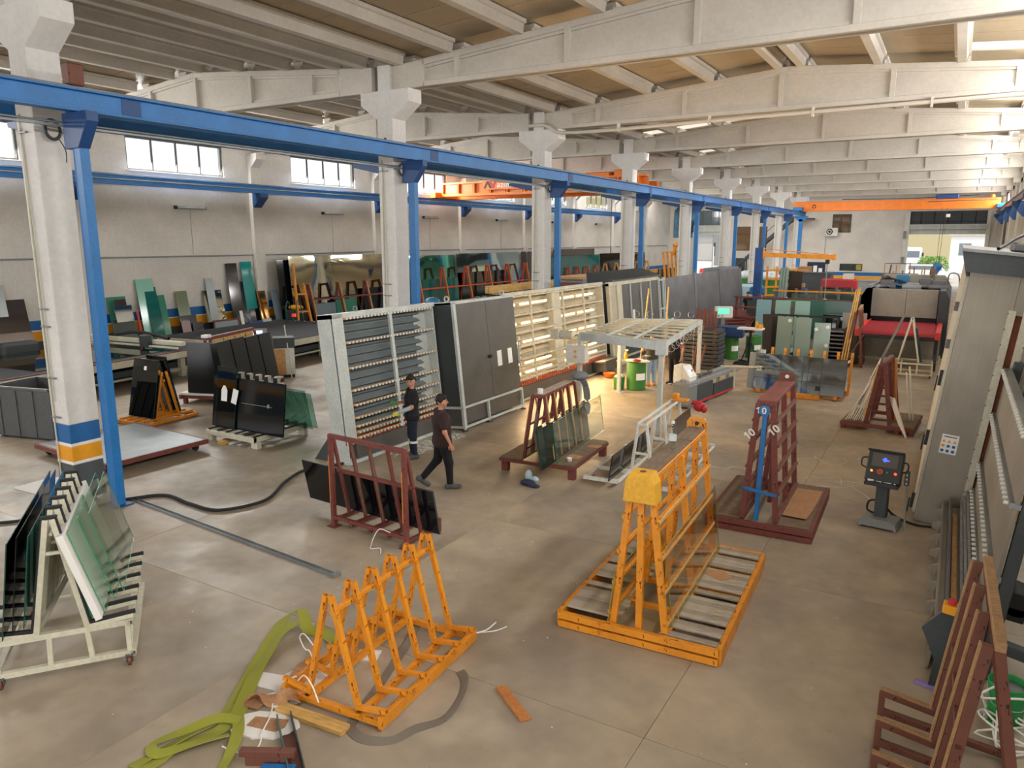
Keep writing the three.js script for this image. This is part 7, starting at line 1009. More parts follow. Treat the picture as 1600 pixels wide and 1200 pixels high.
// behind the machine line: glass cases, timber and clamps
{
  const t = thing('glass_case', 'long pale green glass pack in a white frame behind the dark cabinet', 'case', [-14.4, 0, -21.6]); obj('pane', span(-0.25, 0.25, 0.2, 2.42, -2.6, 2.6), mat.glassPaleGreen, t); for (const z of [-2.6, 0, 1.2, 2.6]) obj('frame_post', span(-0.3, 0.3, 0, 2.5, z - 0.05, z + 0.05), mat.paleGrey, t); obj('frame_rail', [span(-0.3, 0.3, 2.42, 2.5, -2.65, 2.65), span(-0.3, 0.3, 0, 0.18, -2.65, 2.65)], mat.paleGrey, t);
  const c = thing('clamp_rack', 'steel rack carrying a row of suction clamps behind the dark cabinet', 'rack', [-12.9, 0, -20.8]); obj('frame', [bar([0, 0, 1.5], [0, 2.75, 1.5], 0.07), bar([0, 0, -1.5], [0, 2.75, -1.5], 0.07), bar([0, 2.7, 1.5], [0, 2.7, -1.5], 0.07)], mat.galv, c);
  for (let i = 0; i < 7; i++) { const k = thing('suction_clamp', 'suction clamp hanging on the steel rack, ' + (i === 6 ? 'last' : ORD[i]) + ' from the near end', 'clamp', [-12.86, 2.6, -19.6 - i * 0.4], 0, 'suction clamps on the rack'); obj('clamp_head', [cyl(0.09, [0.05, 0.15, 0], [0.05, 0.22, 0], 12), span(-0.03, 0.1, 0.0, 0.16, -0.05, 0.05, 0.01)], mat.slate, k); obj('clamp_arm', [bar([0.03, 0, 0.06], [0.03, -0.35, 0.06], 0.035), bar([0.03, 0, -0.06], [0.03, -0.35, -0.06], 0.035), bar([0.03, -0.35, -0.08], [0.03, -0.35, 0.08], 0.035)], mat.white, k); }
  const b = thing('timber_stack', 'two pale timber beams on posts above the suction clamps', 'timber', [-13.75, 0, -24.3]); obj('post', [bar([0, 0, 2.0], [0, 2.75, 2.0], 0.1), bar([0, 0, -2.2], [0, 2.75, -2.2], 0.12)], mat.woodTan, b); obj('beam', span(-0.12, 0.0, 2.75, 3.0, -2.5, 2.6, 0.008), mat.wood, b); obj('beam', span(0.02, 0.14, 2.75, 2.98, -2.4, 2.6, 0.008), mat.wood, b);
  single('blue_bag', 'small bright blue bag on the glass case behind the conveyor', 'bag', [ball(0.2, 0, 0.12, 0, 1.3, 0.7, 1, 12)], mat.blueTeal, [-14.4, 2.5, -19.4]);
  const g = thing('cabinet', 'plain grey cabinet with brown side beyond the glowing screen', 'cabinet', [-14.3, 0, -30.4]); obj('body', span(-0.6, 0.6, 0, 2.9, -1.8, 1.2), mat.galv, g); obj('side_board', span(-0.6, 0.62, 0.2, 2.75, 1.2, 1.3), mat.brown, g); obj('top_board', span(-0.6, 0.6, 2.9, 3.0, -2.6, 1.5), mat.woodTan, g); obj('notice', span(0.6, 0.61, 1.9, 2.5, -1.4, -0.2), mat.paper, g);
  const h = thing('cabinet', 'pale boxed machine top behind the press sheets', 'cabinet', [-11.95, 0, -44.6]); obj('body', span(-0.5, 0.5, 0, 2.95, -2, 2), mat.galv, h); obj('door', span(0.5, 0.53, 0.2, 2.8, -1.9, 0), mat.grey, h); obj('door', span(0.5, 0.53, 0.2, 2.8, 0.05, 1.9), mat.grey, h);
}
// lamps and fittings on walls and columns
for (let i = 0; i < 6; i++) {
  const t = thing('wall_lamp', 'thin unlit tube lamp high on the left wall, ' + (i === 0 ? 'nearest the camera' : ORD[i] + ' from the camera'), 'lamp', [WL + 0.12, 5.85, -20.5 - i * 8.25], 0, 'wall tube lamps'); obj('lamp_body', span(-0.06, 0.06, -0.06, 0.06, -0.72, 0.72), mat.grey, t); obj('lamp_cover', span(0.05, 0.08, -0.04, 0.03, -0.66, 0.66), mat.paleGrey, t); obj('lamp_cable', cyl(0.008, [-0.08, -1.9, 0], [-0.08, -0.05, 0], 5), mat.grey, t); obj('end_cap', span(-0.07, 0.09, -0.07, 0.07, 0.7, 0.76), mat.black, t);
}
for (let k = 0; k <= 2; k++) {
  const t = thing('round_floodlight', ['round ring floodlight high on the first column', 'round ring floodlight on the second column beside its blue post', 'round ring floodlight on the third column'][k], 'lamp', [(k ? XC : -13.36) + 0.4, 6.35, ZC(k) + 0.06]); t.rotation.y = Math.PI / 2 + (k ? -0.2 : 0.3);
  obj('ring', new THREE.TorusGeometry(0.15, 0.028, 10, 32).toNonIndexed(), mat.slate, t); obj('lens', cyl(0.14, [0, 0, -0.03], [0, 0, 0.0], 28), mat.lens, t); obj('bracket', span(-0.03, 0.03, -0.04, 0.04, -0.12, -0.02), mat.slate, t); if (k < 1) obj('flex', tube([[0.1, -0.12, 0], [0.2, -0.3, 0.02], [0.22, -0.5, 0]], 0.008), mat.black, t);
}
{ const t = thing('air_conditioner', 'white air conditioner unit below the office window on the end wall', 'air conditioner', [-10.95, 5.0, ZE + 0.25]); obj('case', span(-0.55, 0.55, -0.1, 0.65, -0.2, 0.2, 0.02), mat.white, t); obj('fan_grille', [new THREE.TorusGeometry(0.25, 0.05, 6, 20).toNonIndexed().translate(-0.2, 0.28, 0.2), cyl(0.12, [-0.2, 0.28, 0.2], [-0.2, 0.28, 0.24])], mat.black, t); obj('bracket', span(-0.5, 0.5, -0.16, -0.1, -0.24, 0.2), mat.white, t); obj('pipe', tube([[-0.5, 0, 0], [-0.55, -1, -0.2], [-0.5, -2, -0.22], [-0.2, -2.2, -0.22]], 0.02), mat.grey, t); }

// ---------- far end of the hall ----------
{ // steel stair on the end wall
  const t = thing('steel_stair', 'dark steel stair climbing along the white end wall', 'stair', [0, 0, ZE + 1.4]); const A = [-18.8, 2.6], B = [-14.4, 6.6];
  for (const z of [-0.5, 0.5]) obj('stringer', bar([A[0], A[1], z], [B[0], B[1], z], 0.08, 0.3), mat.slate, t); for (let i = 0; i < 20; i++) { const k = i / 19; obj('tread', span(A[0] + (B[0] - A[0]) * k - 0.15, A[0] + (B[0] - A[0]) * k + 0.15, A[1] + (B[1] - A[1]) * k, A[1] + (B[1] - A[1]) * k + 0.04, -0.48, 0.48), mat.steelDark, t); }
  obj('handrail', bar([A[0], A[1] + 0.9, 0.5], [B[0], B[1] + 0.9, 0.5], 0.05), mat.slate, t); obj('landing', span(-14.6, -12.6, 6.5, 6.6, -1.2, 0.6), mat.slate, t); obj('lower_flight', [bar([-18.8, 2.6, 0], [-20.4, 1.2, 0], 1.0, 0.12), span(-20.6, -18.6, 0, 0.12, -0.5, 0.5), bar([-18.8, 0, 0], [-18.8, 2.6, 0], 0.12)], mat.slate, t);
}
const farBox = (name, label, cat, x, z, w, h, d, m, m2) => { const t = thing(name, label, cat, [x, 0, z]); obj('body', span(-w / 2, w / 2, 0.06, h, -d / 2, d / 2, 0.02), m, t); obj('top', span(-w / 2 - 0.03, w / 2 + 0.03, h, h + 0.06, -d / 2 - 0.03, d / 2 + 0.03), m2 ?? m, t); obj('plinth', span(-w / 2 + 0.05, w / 2 - 0.05, 0, 0.06, -d / 2 + 0.05, d / 2 - 0.05), mat.black, t); return t; };
{ const t = thing('waste_bin', 'green waste bin topped with white bags by the sheet wall end', 'bin', [-14.0, 0, -60.5]); obj('bin_body', prism([[-0.7, 0], [0.7, 0], [0.85, 1.5], [-0.85, 1.5]], 1.5, 0.02), mat.green, t); obj('bags', [ball(0.5, -0.3, 1.75, 0, 1, 0.8, 1), ball(0.45, 0.35, 1.65, 0.1, 1, 0.8, 1), ball(0.3, 0.1, 2.0, 0, 1, 0.9, 1)], mat.plasticBag, t); obj('rim', span(-0.9, 0.9, 1.46, 1.54, -0.78, 0.78), mat.green, t); const u = dup(t, [-12.2, 0, -59.5], 0.3, 'brighter end green bin with a blue-white bag beside the first bin'); }
{ const t = thing('drying_rack', 'blue and white wrapped bale behind the standing far worker', 'bale', [-11.0, 0, -48]); obj('bale', box(1.5, 1.0, 1.0, 0, 1.3, 0, 0, 0.2, 0, 0.12), mat.plasticBlue, t); obj('table', [span(-0.9, 0.9, 0.74, 0.8, -0.6, 0.6), ...[[-0.8, 0.5], [0.8, 0.5], [0.8, -0.5], [-0.8, -0.5]].map(([x, z]) => span(x - 0.04, x + 0.04, 0, 0.75, z - 0.04, z + 0.04))], mat.woodGrey, t); obj('blue_sheet', box(0.9, 0.5, 0.9, 0.45, 1.45, 0.06, 0, 0.2, 0, 0.1), mat.blue, t); }
farBox('cabinet', 'dark cabinet under the wrapped bale near the far worker', 'cabinet', -9.3, -46.6, 1.1, 1.1, 0.8, mat.slate);
{ const t = thing('floor_scale', 'red rubber folding mats behind the teal console', 'mat', [-9.2, 0, -38.5]); for (let i = 0; i < 4; i++) obj('mat_leaf', box(1.1, 0.06, 1.4, -0.1 * i, 0.3 + 0.14 * i, -0.2 * i, 0.3, 0, 0.1), mat.red, t); obj('base', span(-0.6, 0.5, 0, 0.24, -0.8, 0.7), mat.black, t); }
{ // orange-brown guard rails across the nave
  for (let r = 0; r < 2; r++) { const t = thing('glass_rack', ['rust-red railed rack in front of the far glass sheets', 'second railed rack further back, with yellow rail'][r], 'rack', [r ? -5.9 : -6.6, 0, r ? -44.5 : -38.6]); for (let i = 0; i < 6; i++) obj('post', bar([-2.9 + i * 1.12, 0, 0], [-2.9 + i * 1.12, 1.75 + 0.1 * (i % 2), -0.15], 0.12), r ? mat.steelDark : mat.red, t); for (const y of [0.7, 1.2, 1.7]) obj('rail', bar([-3, y, 0.02], [2.85, y, 0.02], 0.09), r ? (y > 1.5 ? mat.yellow : mat.steelDark) : mat.red, t); obj('base', [bar([-3, 0.06, 0.6], [2.85, 0.06, 0.6], 0.1), bar([-3, 0.06, -0.6], [2.85, 0.06, -0.6], 0.1)], mat.red, t);
    for (let i = 0; i < 3; i++) sheet('glass_sheet', ['first', 'second', 'third'][i] + ' green glass pack from the left in the ' + (r ? 'yellow railed rack' : 'rust-red railed rack'), [-8.3 + i * 1.75 + r * 1.1, 0.02, (r ? -44.5 : -38.6) - 0.55], 0, 1.6, 1.5, -0.08, [mat.glassOlive, mat.glassGreenDull, mat.glassTealDark][(i + r) % 3], { t: 0.08 }); }
}
{ const t = thing('yellow_rack', 'upright yellow ladder rack standing near the blue jib post', 'rack', [-11.0, 0, -57.5], 0.2); for (let i = 0; i < 4; i++) obj('post', bar([-1.0 + i * 0.66, 0, 0], [-1.0 + i * 0.66, 2.6, -0.2], 0.14), mat.yellow, t); for (const y of [0.5, 1.1, 1.7, 2.3]) obj('rung', bar([-1.1, y, 0], [1.1, y + 0.1, 0], 0.12), mat.yellow, t); }
{ const t = thing('covered_machine', 'low table machine with a bright red hood at the far end', 'machine', [-7.45, 0, -60.5]); obj('hood', box(2.3, 0.62, 1.4, 0, 1.35, 0, 0, 0, 0, 0.06), mat.redBed, t); obj('hood_end', box(0.2, 0.6, 1.3, 1.2, 1.28, 0.05, 0, 0, 0.15), mat.redPaint, t); obj('body', span(-1.1, 1.1, 0.1, 0.95, -0.7, 0.6), mat.slate, t); for (const x of [-1.05, 0, 1.05]) obj('leg', span(x - 0.08, x + 0.08, 0, 1.1, 0.6, 0.8), mat.steelDark, t); obj('cream_box', box(0.7, 0.4, 0.6, 0.6, 1.86, -0.3), mat.cream, t); }
{ const t = thing('notice_board', 'dark notice board with white sheets on the end wall', 'board', [-12.2, 1.55, ZE + 0.06]); obj('panel', span(-0.85, 0.85, -0.9, 0.75, -0.03, 0.03), mat.navy, t); obj('sheet', span(-0.25, 0.1, -0.25, 0.4, 0.031, 0.036), mat.paper, t); obj('sheet', span(0.25, 0.6, -0.35, 0.15, 0.031, 0.036), mat.paper, t); }
for (let i = 0; i < 5; i++) { const x = -13.2 + i * 1.75, t = farBox('glass_crate', ['dark olive covered crate, leftmost before the notice board', 'tan box stack left of the red hood', 'long dark covered crate under the notice board', 'slate machine block left of the tall laths', 'brown timber stack near the furnace back'][i], 'crate', [-12.8, -11.2, -9.6, -5.0, -4.0][i], [-67.5, -68.5, -64, -56, -70][i], [2.2, 0.9, 2.4, 1.2, 2.6][i], [1.9, 2.2, 1.9, 1.8, 1.7][i], 1.6, [mat.glassOlive, mat.card, mat.slate, mat.grey, mat.woodDark][i]); }
{ const t = thing('scrap_rack', 'tangle of thin brown posts and laths before the right gate', 'rack', [-3.6, 0, -73]); for (let i = 0; i < 10; i++) obj('lath', bar([-1.6 + i * 0.36, 0, rr(-0.4, 0.4)], [-1.5 + i * 0.36 + rr(-0.2, 0.2), rr(1.7, 2.6), rr(-0.3, 0.3)], 0.09), i % 3 ? mat.woodTan : mat.red, t); obj('top_rail', bar([-1.8, 2.5, 0], [2.2, 2.5, 0], 0.07), mat.steelDark, t); obj('side_post', [bar([-1.8, 0, 0], [-1.8, 2.5, 0], 0.08), bar([2.2, 0, 0], [2.2, 2.5, 0], 0.08)], mat.woodTan, t); }
{ const t = thing('glass_sheet', 'large dark green glass sheet with a white tape mark', 'glass', [-4.95, 0.08, -36.2]); obj('pane', box(2.5, 1.75, 0.02, 0, 0.9, 0, -0.08), mat.glassGreenDull, t); obj('tape_mark', [box(0.3, 0.08, 0.004, 0.3, 1.35, -0.1, -0.08, 0, 0.5), box(0.3, 0.07, 0.004, 0.3, 1.35, -0.1, -0.08, 0, -0.6)], mat.paper, t); const u = thing('glowing_display', 'small bright turquoise display behind the dark green glass', 'display', [-4.2, 1.05, -36.0]); obj('case', span(-0.22, 0.22, -0.24, 0.24, -0.03, 0), mat.slate, u); obj('screen', span(-0.2, 0.2, -0.22, 0.22, 0, 0.008), mat.screenTeal, u); obj('stem', span(-0.04, 0.04, -1.05, -0.24, -0.04, 0), mat.slate, u); }
sheet('glass_sheet', 'very dark glass sheet right of the black trays', [-3.95, 0.05, -33.4], 0, 1.35, 1.45, -0.08, mat.glassBlackGreen, { t: 0.05 });
sheet('board', 'plain white panel standing left of the furnace end', [-3.35, 0.05, -33.0], 0.2, 0.9, 1.6, -0.05, mat.furnace, { t: 0.05, category: 'board' });
{ const t = thing('blue_cabinet', 'tall dark blue cabinet with an open shelf by the jib crane', 'cabinet', [-8.9, 0, -50]); obj('body', span(-0.9, 0.9, 0, 1.5, -0.5, 0.5), mat.blueDark, t); obj('shelf_goods', [0, 1, 2, 3].map((i) => box(0.35, 0.25, 0.4, -0.6 + i * 0.4, 1.62 + 0.1 * (i % 2), 0)), mat.card, t); obj('label_plate', span(-0.2, 0.1, 0.8, 1.0, 0.5, 0.51), mat.paper, t); }
{ const t = thing('profile_stand', 'tall glass tube bundle standing right of the jib post', 'bundle', [-9.0, 0, -46.5]); for (let i = 0; i < 3; i++) obj('tube', cyl(0.09, [i * 0.16, 0.2, 0], [i * 0.16 + 0.1, 2.9, -0.1], 12), mat.glassPale, t); obj('stand', span(-0.2, 0.6, 0, 0.22, -0.3, 0.3), mat.steelDark, t); obj('board', span(0.45, 1.2, 0.2, 2.7, -0.5, -0.44), mat.glassBrown, t); }
{ const t = farBox('green_crate', 'bright green crate with white print near the rust-red rack', 'crate', -7.0, -41.5, 1.0, 1.35, 0.8, mat.greenBright); obj('print_band', span(-0.38, 0.3, 0.72, 0.9, 0.4, 0.404), mat.paper, t); }
// ---------- outside the gates ----------
{
  const g = struct('ground', [span(-90, 60, -0.3, -0.02, ZE - 0.3, ZE - 120, 0)], mat.yard); 
  struct('hill', [prism([[-80, 0], [80, 0], [80, 13], [40, 17], [0, 14], [-40, 18], [-80, 12]], 10).translate(0, 0, ZE - 75)], mat.hill);
  { const t = thing('van', 'white van parked crosswise outside the right gate', 'van', [-2.6, 0, ZE - 12]); obj('body', prism([[-2.3, 0.4], [2.3, 0.4], [2.35, 1.0], [1.6, 1.15], [1.0, 1.85], [-2.1, 1.95], [-2.35, 1.2]], 1.8, 0.08), mat.carWhite, t); for (const x of [-1.45, 1.45]) for (const s of [-1, 1]) { const w = obj('wheel', cyl(0.36, [x, 0.36, s * 0.92 - s * 0.2], [x, 0.36, s * 0.92], 20), mat.black, t); obj('hub', cyl(0.2, [x, 0.36, s * 0.92], [x, 0.36, s * 0.94], 16), mat.steel, w); } obj('side_window', span(-1.9, 0.3, 1.35, 1.75, 0.9, 0.92), mat.glassGreyBlue, t); obj('side_window', prism([[0.4, 1.3], [1.3, 1.3], [0.95, 1.75], [0.4, 1.75]], 0.02).translate(0, 0, 0.91), mat.glassGreyBlue, t); obj('headlamp', span(2.25, 2.36, 0.8, 1.0, 0.5, 0.85), mat.paper, t); }
  { const t = thing('truck', 'white truck cab facing the right gate, farther off', 'truck', [-5.2, 0, ZE - 27]); obj('cab', box(2.5, 2.9, 2.2, 0, 2.1, 0, 0, 0, 0, 0.15), mat.carWhite, t); obj('windscreen', span(-1.05, 1.05, 2.3, 3.1, 1.1, 1.13), mat.glassGreyBlue, t); obj('grille', span(-0.9, 0.9, 0.9, 1.5, 1.1, 1.14), mat.grey, t); for (const x of [-0.95, 0.95]) obj('wheel', cyl(0.5, [x - 0.15, 0.5, 0.3], [x + 0.15, 0.5, 0.3], 18), mat.black, t); obj('bumper', span(-1.25, 1.25, 0.4, 0.8, 1.05, 1.25), mat.grey, t); obj('mirror', [span(-1.5, -1.3, 2.3, 2.9, 0.9, 1.05), span(1.3, 1.5, 2.3, 2.9, 0.9, 1.05)], mat.black, t); }
  const bush = (label, x, z, r, h) => { const t = thing('bush', label, 'bush', [x, 0, z]); obj('stem', [bar([0, 0, 0], [0.2, h * 0.7, 0], 0.15), bar([0, 0, 0], [-0.4, h * 0.6, 0.2], 0.12)], mat.woodDark, t); const g2 = []; for (let i = 0; i < 900; i++) { const a = rr(0, 6.28), b = rr(0, 1), q = Math.sqrt(rr(0, 1)), s = rr(0.12, 0.26); g2.push(box(s, s * 0.55, 0.01, Math.cos(a) * q * r * (1 - 0.4 * b), h * (0.15 + 0.85 * b), Math.sin(a) * q * r * (1 - 0.4 * b), rr(-1, 1), rr(0, 3), rr(-1, 1), 0)); } obj('foliage', g2, mat.leaf, t).userData.kind = 'stuff'; };
  bush('light green bush behind the white van', -2.5, ZE - 19, 2.2, 2.6); bush('small yellow-green bush by the left jamb of the right gate', -5.6, ZE - 14, 0.9, 3.0);
  { const t = thing('building', 'low pale building beyond the yard on the right', 'building', [4, 0, ZE - 40]); obj('wall', span(-5, 14, 0, 5, -3, 3), mat.carWhite, t); obj('roof', span(-5.3, 14.3, 5, 5.3, -3.3, 3.3), mat.cream, t); for (let i = 0; i < 4; i++) obj('window', span(-4 + i * 3, -2.6 + i * 3, 2.4, 4, 3, 3.04), mat.glassGreyBlue, t); obj('door', span(-1.4, 0, 0, 2.2, 3, 3.04), mat.grey, t); }
  { const t = thing('building', 'grey block with open yard beyond the left gate', 'building', [-33, 0, ZE - 38]); obj('wall', span(-9, 9, 0, 9, -3, 3), mat.grey, t); for (let i = 0; i < 5; i++) for (let j = 0; j < 2; j++) obj('window', span(-8 + i * 3.4, -6 + i * 3.4, 2 + j * 3.4, 4 + j * 3.4, 3, 3.05), mat.glassGrey, t); obj('roof', span(-9.4, 9.4, 9, 9.4, -3.4, 3.4), mat.slate, t); }
  { const t = thing('truck', 'white truck seen through the left gate', 'truck', [-28.6, 0, ZE - 17], 0.3); obj('cab', box(2.4, 3.0, 2.2, 0, 2.2, 0, 0, 0, 0, 0.15), mat.carWhite, t); obj('windscreen', span(-1.0, 1.0, 2.3, 3.2, 1.1, 1.13), mat.glassGrey, t); obj('side_window', span(-1.21, -1.19, 2.3, 3.1, -0.5, 0.6), mat.glassGrey, t); for (const x of [-0.95, 0.95]) obj('wheel', cyl(0.5, [x - 0.15, 0.5, 0.3], [x + 0.15, 0.5, 0.3], 18), mat.black, t); obj('bumper', span(-1.2, 1.2, 0.4, 0.9, 1.05, 1.2), mat.grey, t); }
  { const t = thing('barrier', 'red and white plastic barrier outside the left gate', 'barrier', [-26.2, 0, ZE - 8]); obj('barrier_body', prism([[-0.35, 0], [0.35, 0], [0.15, 1.1], [-0.15, 1.1]], 0.4, 0.02), mat.redBright, t); obj('band', span(-0.28, 0.28, 0.45, 0.62, -0.21, 0.21), mat.white, t); }
  { const t = thing('gate_leaf', 'white sheet gate leaf folded open in the left gateway', 'gate', [-24.1, 0, ZE - 2]); obj('leaf', span(-1.0, 0.8, 2.2, 5.0, -0.05, 0.05), mat.carWhite, t); obj('rail', span(-1.0, 0.8, 2.15, 2.22, -0.08, 0.08), mat.grey, t); obj('stile', [span(0.75, 0.85, 0, 5, -0.06, 0.06), span(-1.05, -0.97, 0, 5, -0.06, 0.06)], mat.paleGrey, t); }
  { const t = thing('low_wall', 'pale low wall with turquoise base across the left yard', 'wall', [-25, 0, ZE - 10]); obj('wall_body', span(-4, 5, 0.5, 1.4, -0.1, 0.1), mat.carWhite, t); obj('wall_base', span(-4, 5, 0, 0.5, -0.12, 0.12), mat.plasticBlue, t); }
}

// ---------- people ----------
// surface nets over a distance field: one smooth continuous mesh
function surfaceNets(f, lo, hi, c) {
  const n = [0, 1, 2].map((i) => Math.ceil((hi[i] - lo[i]) / c) + 1), [nx, ny, nz] = n, F = new Float32Array(nx * ny * nz), id = (x, y, z) => (z * ny + y) * nx + x;
  for (let z = 0; z < nz; z++) for (let y = 0; y < ny; y++) for (let x = 0; x < nx; x++) F[id(x, y, z)] = f(lo[0] + x * c, lo[1] + y * c, lo[2] + z * c);
  const vid = new Int32Array(F.length).fill(-1), pos = [], idx = [];
  const E = [[0, 1], [2, 3], [4, 5], [6, 7], [0, 2], [1, 3], [4, 6], [5, 7], [0, 4], [1, 5], [2, 6], [3, 7]];
  for (let z = 0; z < nz - 1; z++) for (let y = 0; y < ny - 1; y++) for (let x = 0; x < nx - 1; x++) {
    const v = []; let s = 0; for (let k = 0; k < 8; k++) { v[k] = F[id(x + (k & 1), y + ((k >> 1) & 1), z + (k >> 2))]; if (v[k] < 0) s++; }
    if (s === 0 || s === 8) continue; let px = 0, py = 0, pz = 0, m = 0;
    for (const [a, b] of E) if ((v[a] < 0) !== (v[b] < 0)) { const t = v[a] / (v[a] - v[b]); px += (a & 1) + t * ((b & 1) - (a & 1)); py += ((a >> 1) & 1) + t * (((b >> 1) & 1) - ((a >> 1) & 1)); pz += (a >> 2) + t * ((b >> 2) - (a >> 2)); m++; }
    vid[id(x, y, z)] = pos.length / 3; pos.push(lo[0] + (x + px / m) * c, lo[1] + (y + py / m) * c, lo[2] + (z + pz / m) * c);
  }
  const Q = (a, b, d, e, flip) => { if (a < 0 || b < 0 || d < 0 || e < 0) return; if (flip) idx.push(a, d, b, a, e, d); else idx.push(a, b, d, a, d, e); };
  for (let z = 1; z < nz - 1; z++) for (let y = 1; y < ny - 1; y++) for (let x = 1; x < nx - 1; x++) {
    const s = F[id(x, y, z)] < 0;
    if (s !== F[id(x + 1, y, z)] < 0) Q(vid[id(x, y - 1, z - 1)], vid[id(x, y, z - 1)], vid[id(x, y, z)], vid[id(x, y - 1, z)], !s);
    if (s !== F[id(x, y + 1, z)] < 0) Q(vid[id(x - 1, y, z - 1)], vid[id(x - 1, y, z)], vid[id(x, y, z)], vid[id(x, y, z - 1)], !s);
    if (s !== F[id(x, y, z + 1)] < 0) Q(vid[id(x - 1, y - 1, z)], vid[id(x, y - 1, z)], vid[id(x, y, z)], vid[id(x - 1, y, z)], !s);
  }
  const g = new THREE.BufferGeometry(); g.setAttribute('position', new THREE.Float32BufferAttribute(pos, 3)); g.setIndex(idx); g.computeVertexNormals();
  g.setAttribute('uv', new THREE.Float32BufferAttribute(new Float32Array(pos.length / 3 * 2).map((_, i) => pos[Math.floor(i / 2) * 3 + (i % 2)]), 2));
  return strip3(g);
}
function field(bones, k = 0.03, grow = 0, cut) { // bones: [a, b, ra, rb, zflat?]
  const B = bones.map(([a, b, ra, rb]) => ({ a, d: [b[0] - a[0], b[1] - a[1], b[2] - a[2]], ra, rb, l: (b[0] - a[0]) ** 2 + (b[1] - a[1]) ** 2 + (b[2] - a[2]) ** 2 }));
  return (x, y, z) => {
    let r = 9;
    for (const e of B) { const px = x - e.a[0], py = y - e.a[1], pz = z - e.a[2]; let t = e.l ? (px * e.d[0] + py * e.d[1] + pz * e.d[2]) / e.l : 0; t = t < 0 ? 0 : t > 1 ? 1 : t; const q = Math.hypot(px - t * e.d[0], py - t * e.d[1], pz - t * e.d[2]) - e.ra - (e.rb - e.ra) * t - grow; const h = Math.max(k - Math.abs(r - q), 0) / k; r = Math.min(r, q) - h * h * k * 0.25; }
    if (cut) r = Math.max(r, cut(x, y, z)); return r;
  };
}
function bounds(bones, g) { const lo = [9, 9, 9], hi = [-9, -9, -9]; for (const [a, b, ra, rb] of bones) for (const [p, r] of [[a, ra], [b, rb]]) for (let i = 0; i < 3; i++) { lo[i] = Math.min(lo[i], p[i] - r - g); hi[i] = Math.max(hi[i], p[i] + r + g); } return [lo, hi]; }
function blob(bones, c, k, grow = 0, cut) { const [lo, hi] = bounds(bones, grow + 2.5 * c + 0.01); return surfaceNets(field(bones, k, grow, cut), lo, hi, c); }
const lerp3 = (a, b, t) => [0, 1, 2].map((i) => a[i] + (b[i] - a[i]) * t), add3 = (a, b, s = 1) => [0, 1, 2].map((i) => a[i] + b[i] * s);
const nrm = (a) => { const l = Math.hypot(...a); return a.map((v) => v / l); }, crs = (a, b) => [a[1] * b[2] - a[2] * b[1], a[2] * b[0] - a[0] * b[2], a[0] * b[1] - a[1] * b[0]];
function handBones(w, d, palm, side, curl) { // palm: the way the palm faces; side +1 when the thumb lies towards palm x d
  d = nrm(d); palm = nrm(add3(palm, d, -palm.reduce((s, v, i) => s + v * d[i], 0))); const s = crs(d, palm).map((v) => v * side), B = [], L = [0.072, 0.082, 0.077, 0.06];
  for (let i = 0; i < 4; i++) {
    const off = 0.028 - i * 0.019, base = add3(add3(w, s, off * 0.6), d, 0.012), kn = add3(add3(w, s, off), d, 0.088 - Math.abs(i - 1.2) * 0.004); B.push([base, kn, 0.015, 0.0115]);
    let p = kn, a = curl * 0.5; for (let j = 0; j < 3; j++) { const q = add3(add3(p, d, Math.cos(a) * L[i] * [0.45, 0.32, 0.23][j]), palm, Math.sin(a) * L[i] * [0.45, 0.32, 0.23][j]); B.push([p, q, 0.0095 - j * 0.001, 0.0088 - j * 0.001]); p = q; a += curl; }
  }
  const t0 = add3(add3(w, s, 0.02), d, 0.02), t1 = add3(add3(add3(w, s, 0.052), d, 0.05), palm, 0.016), t2 = add3(add3(add3(w, s, 0.058), d, 0.078), palm, 0.028 + 0.012 * curl), t3 = add3(add3(add3(w, s, 0.05), d, 0.1), palm, 0.036 + 0.016 * curl);
  B.push([t0, t1, 0.015, 0.012], [t1, t2, 0.0115, 0.0105], [t2, t3, 0.01, 0.0085]); return B;
}
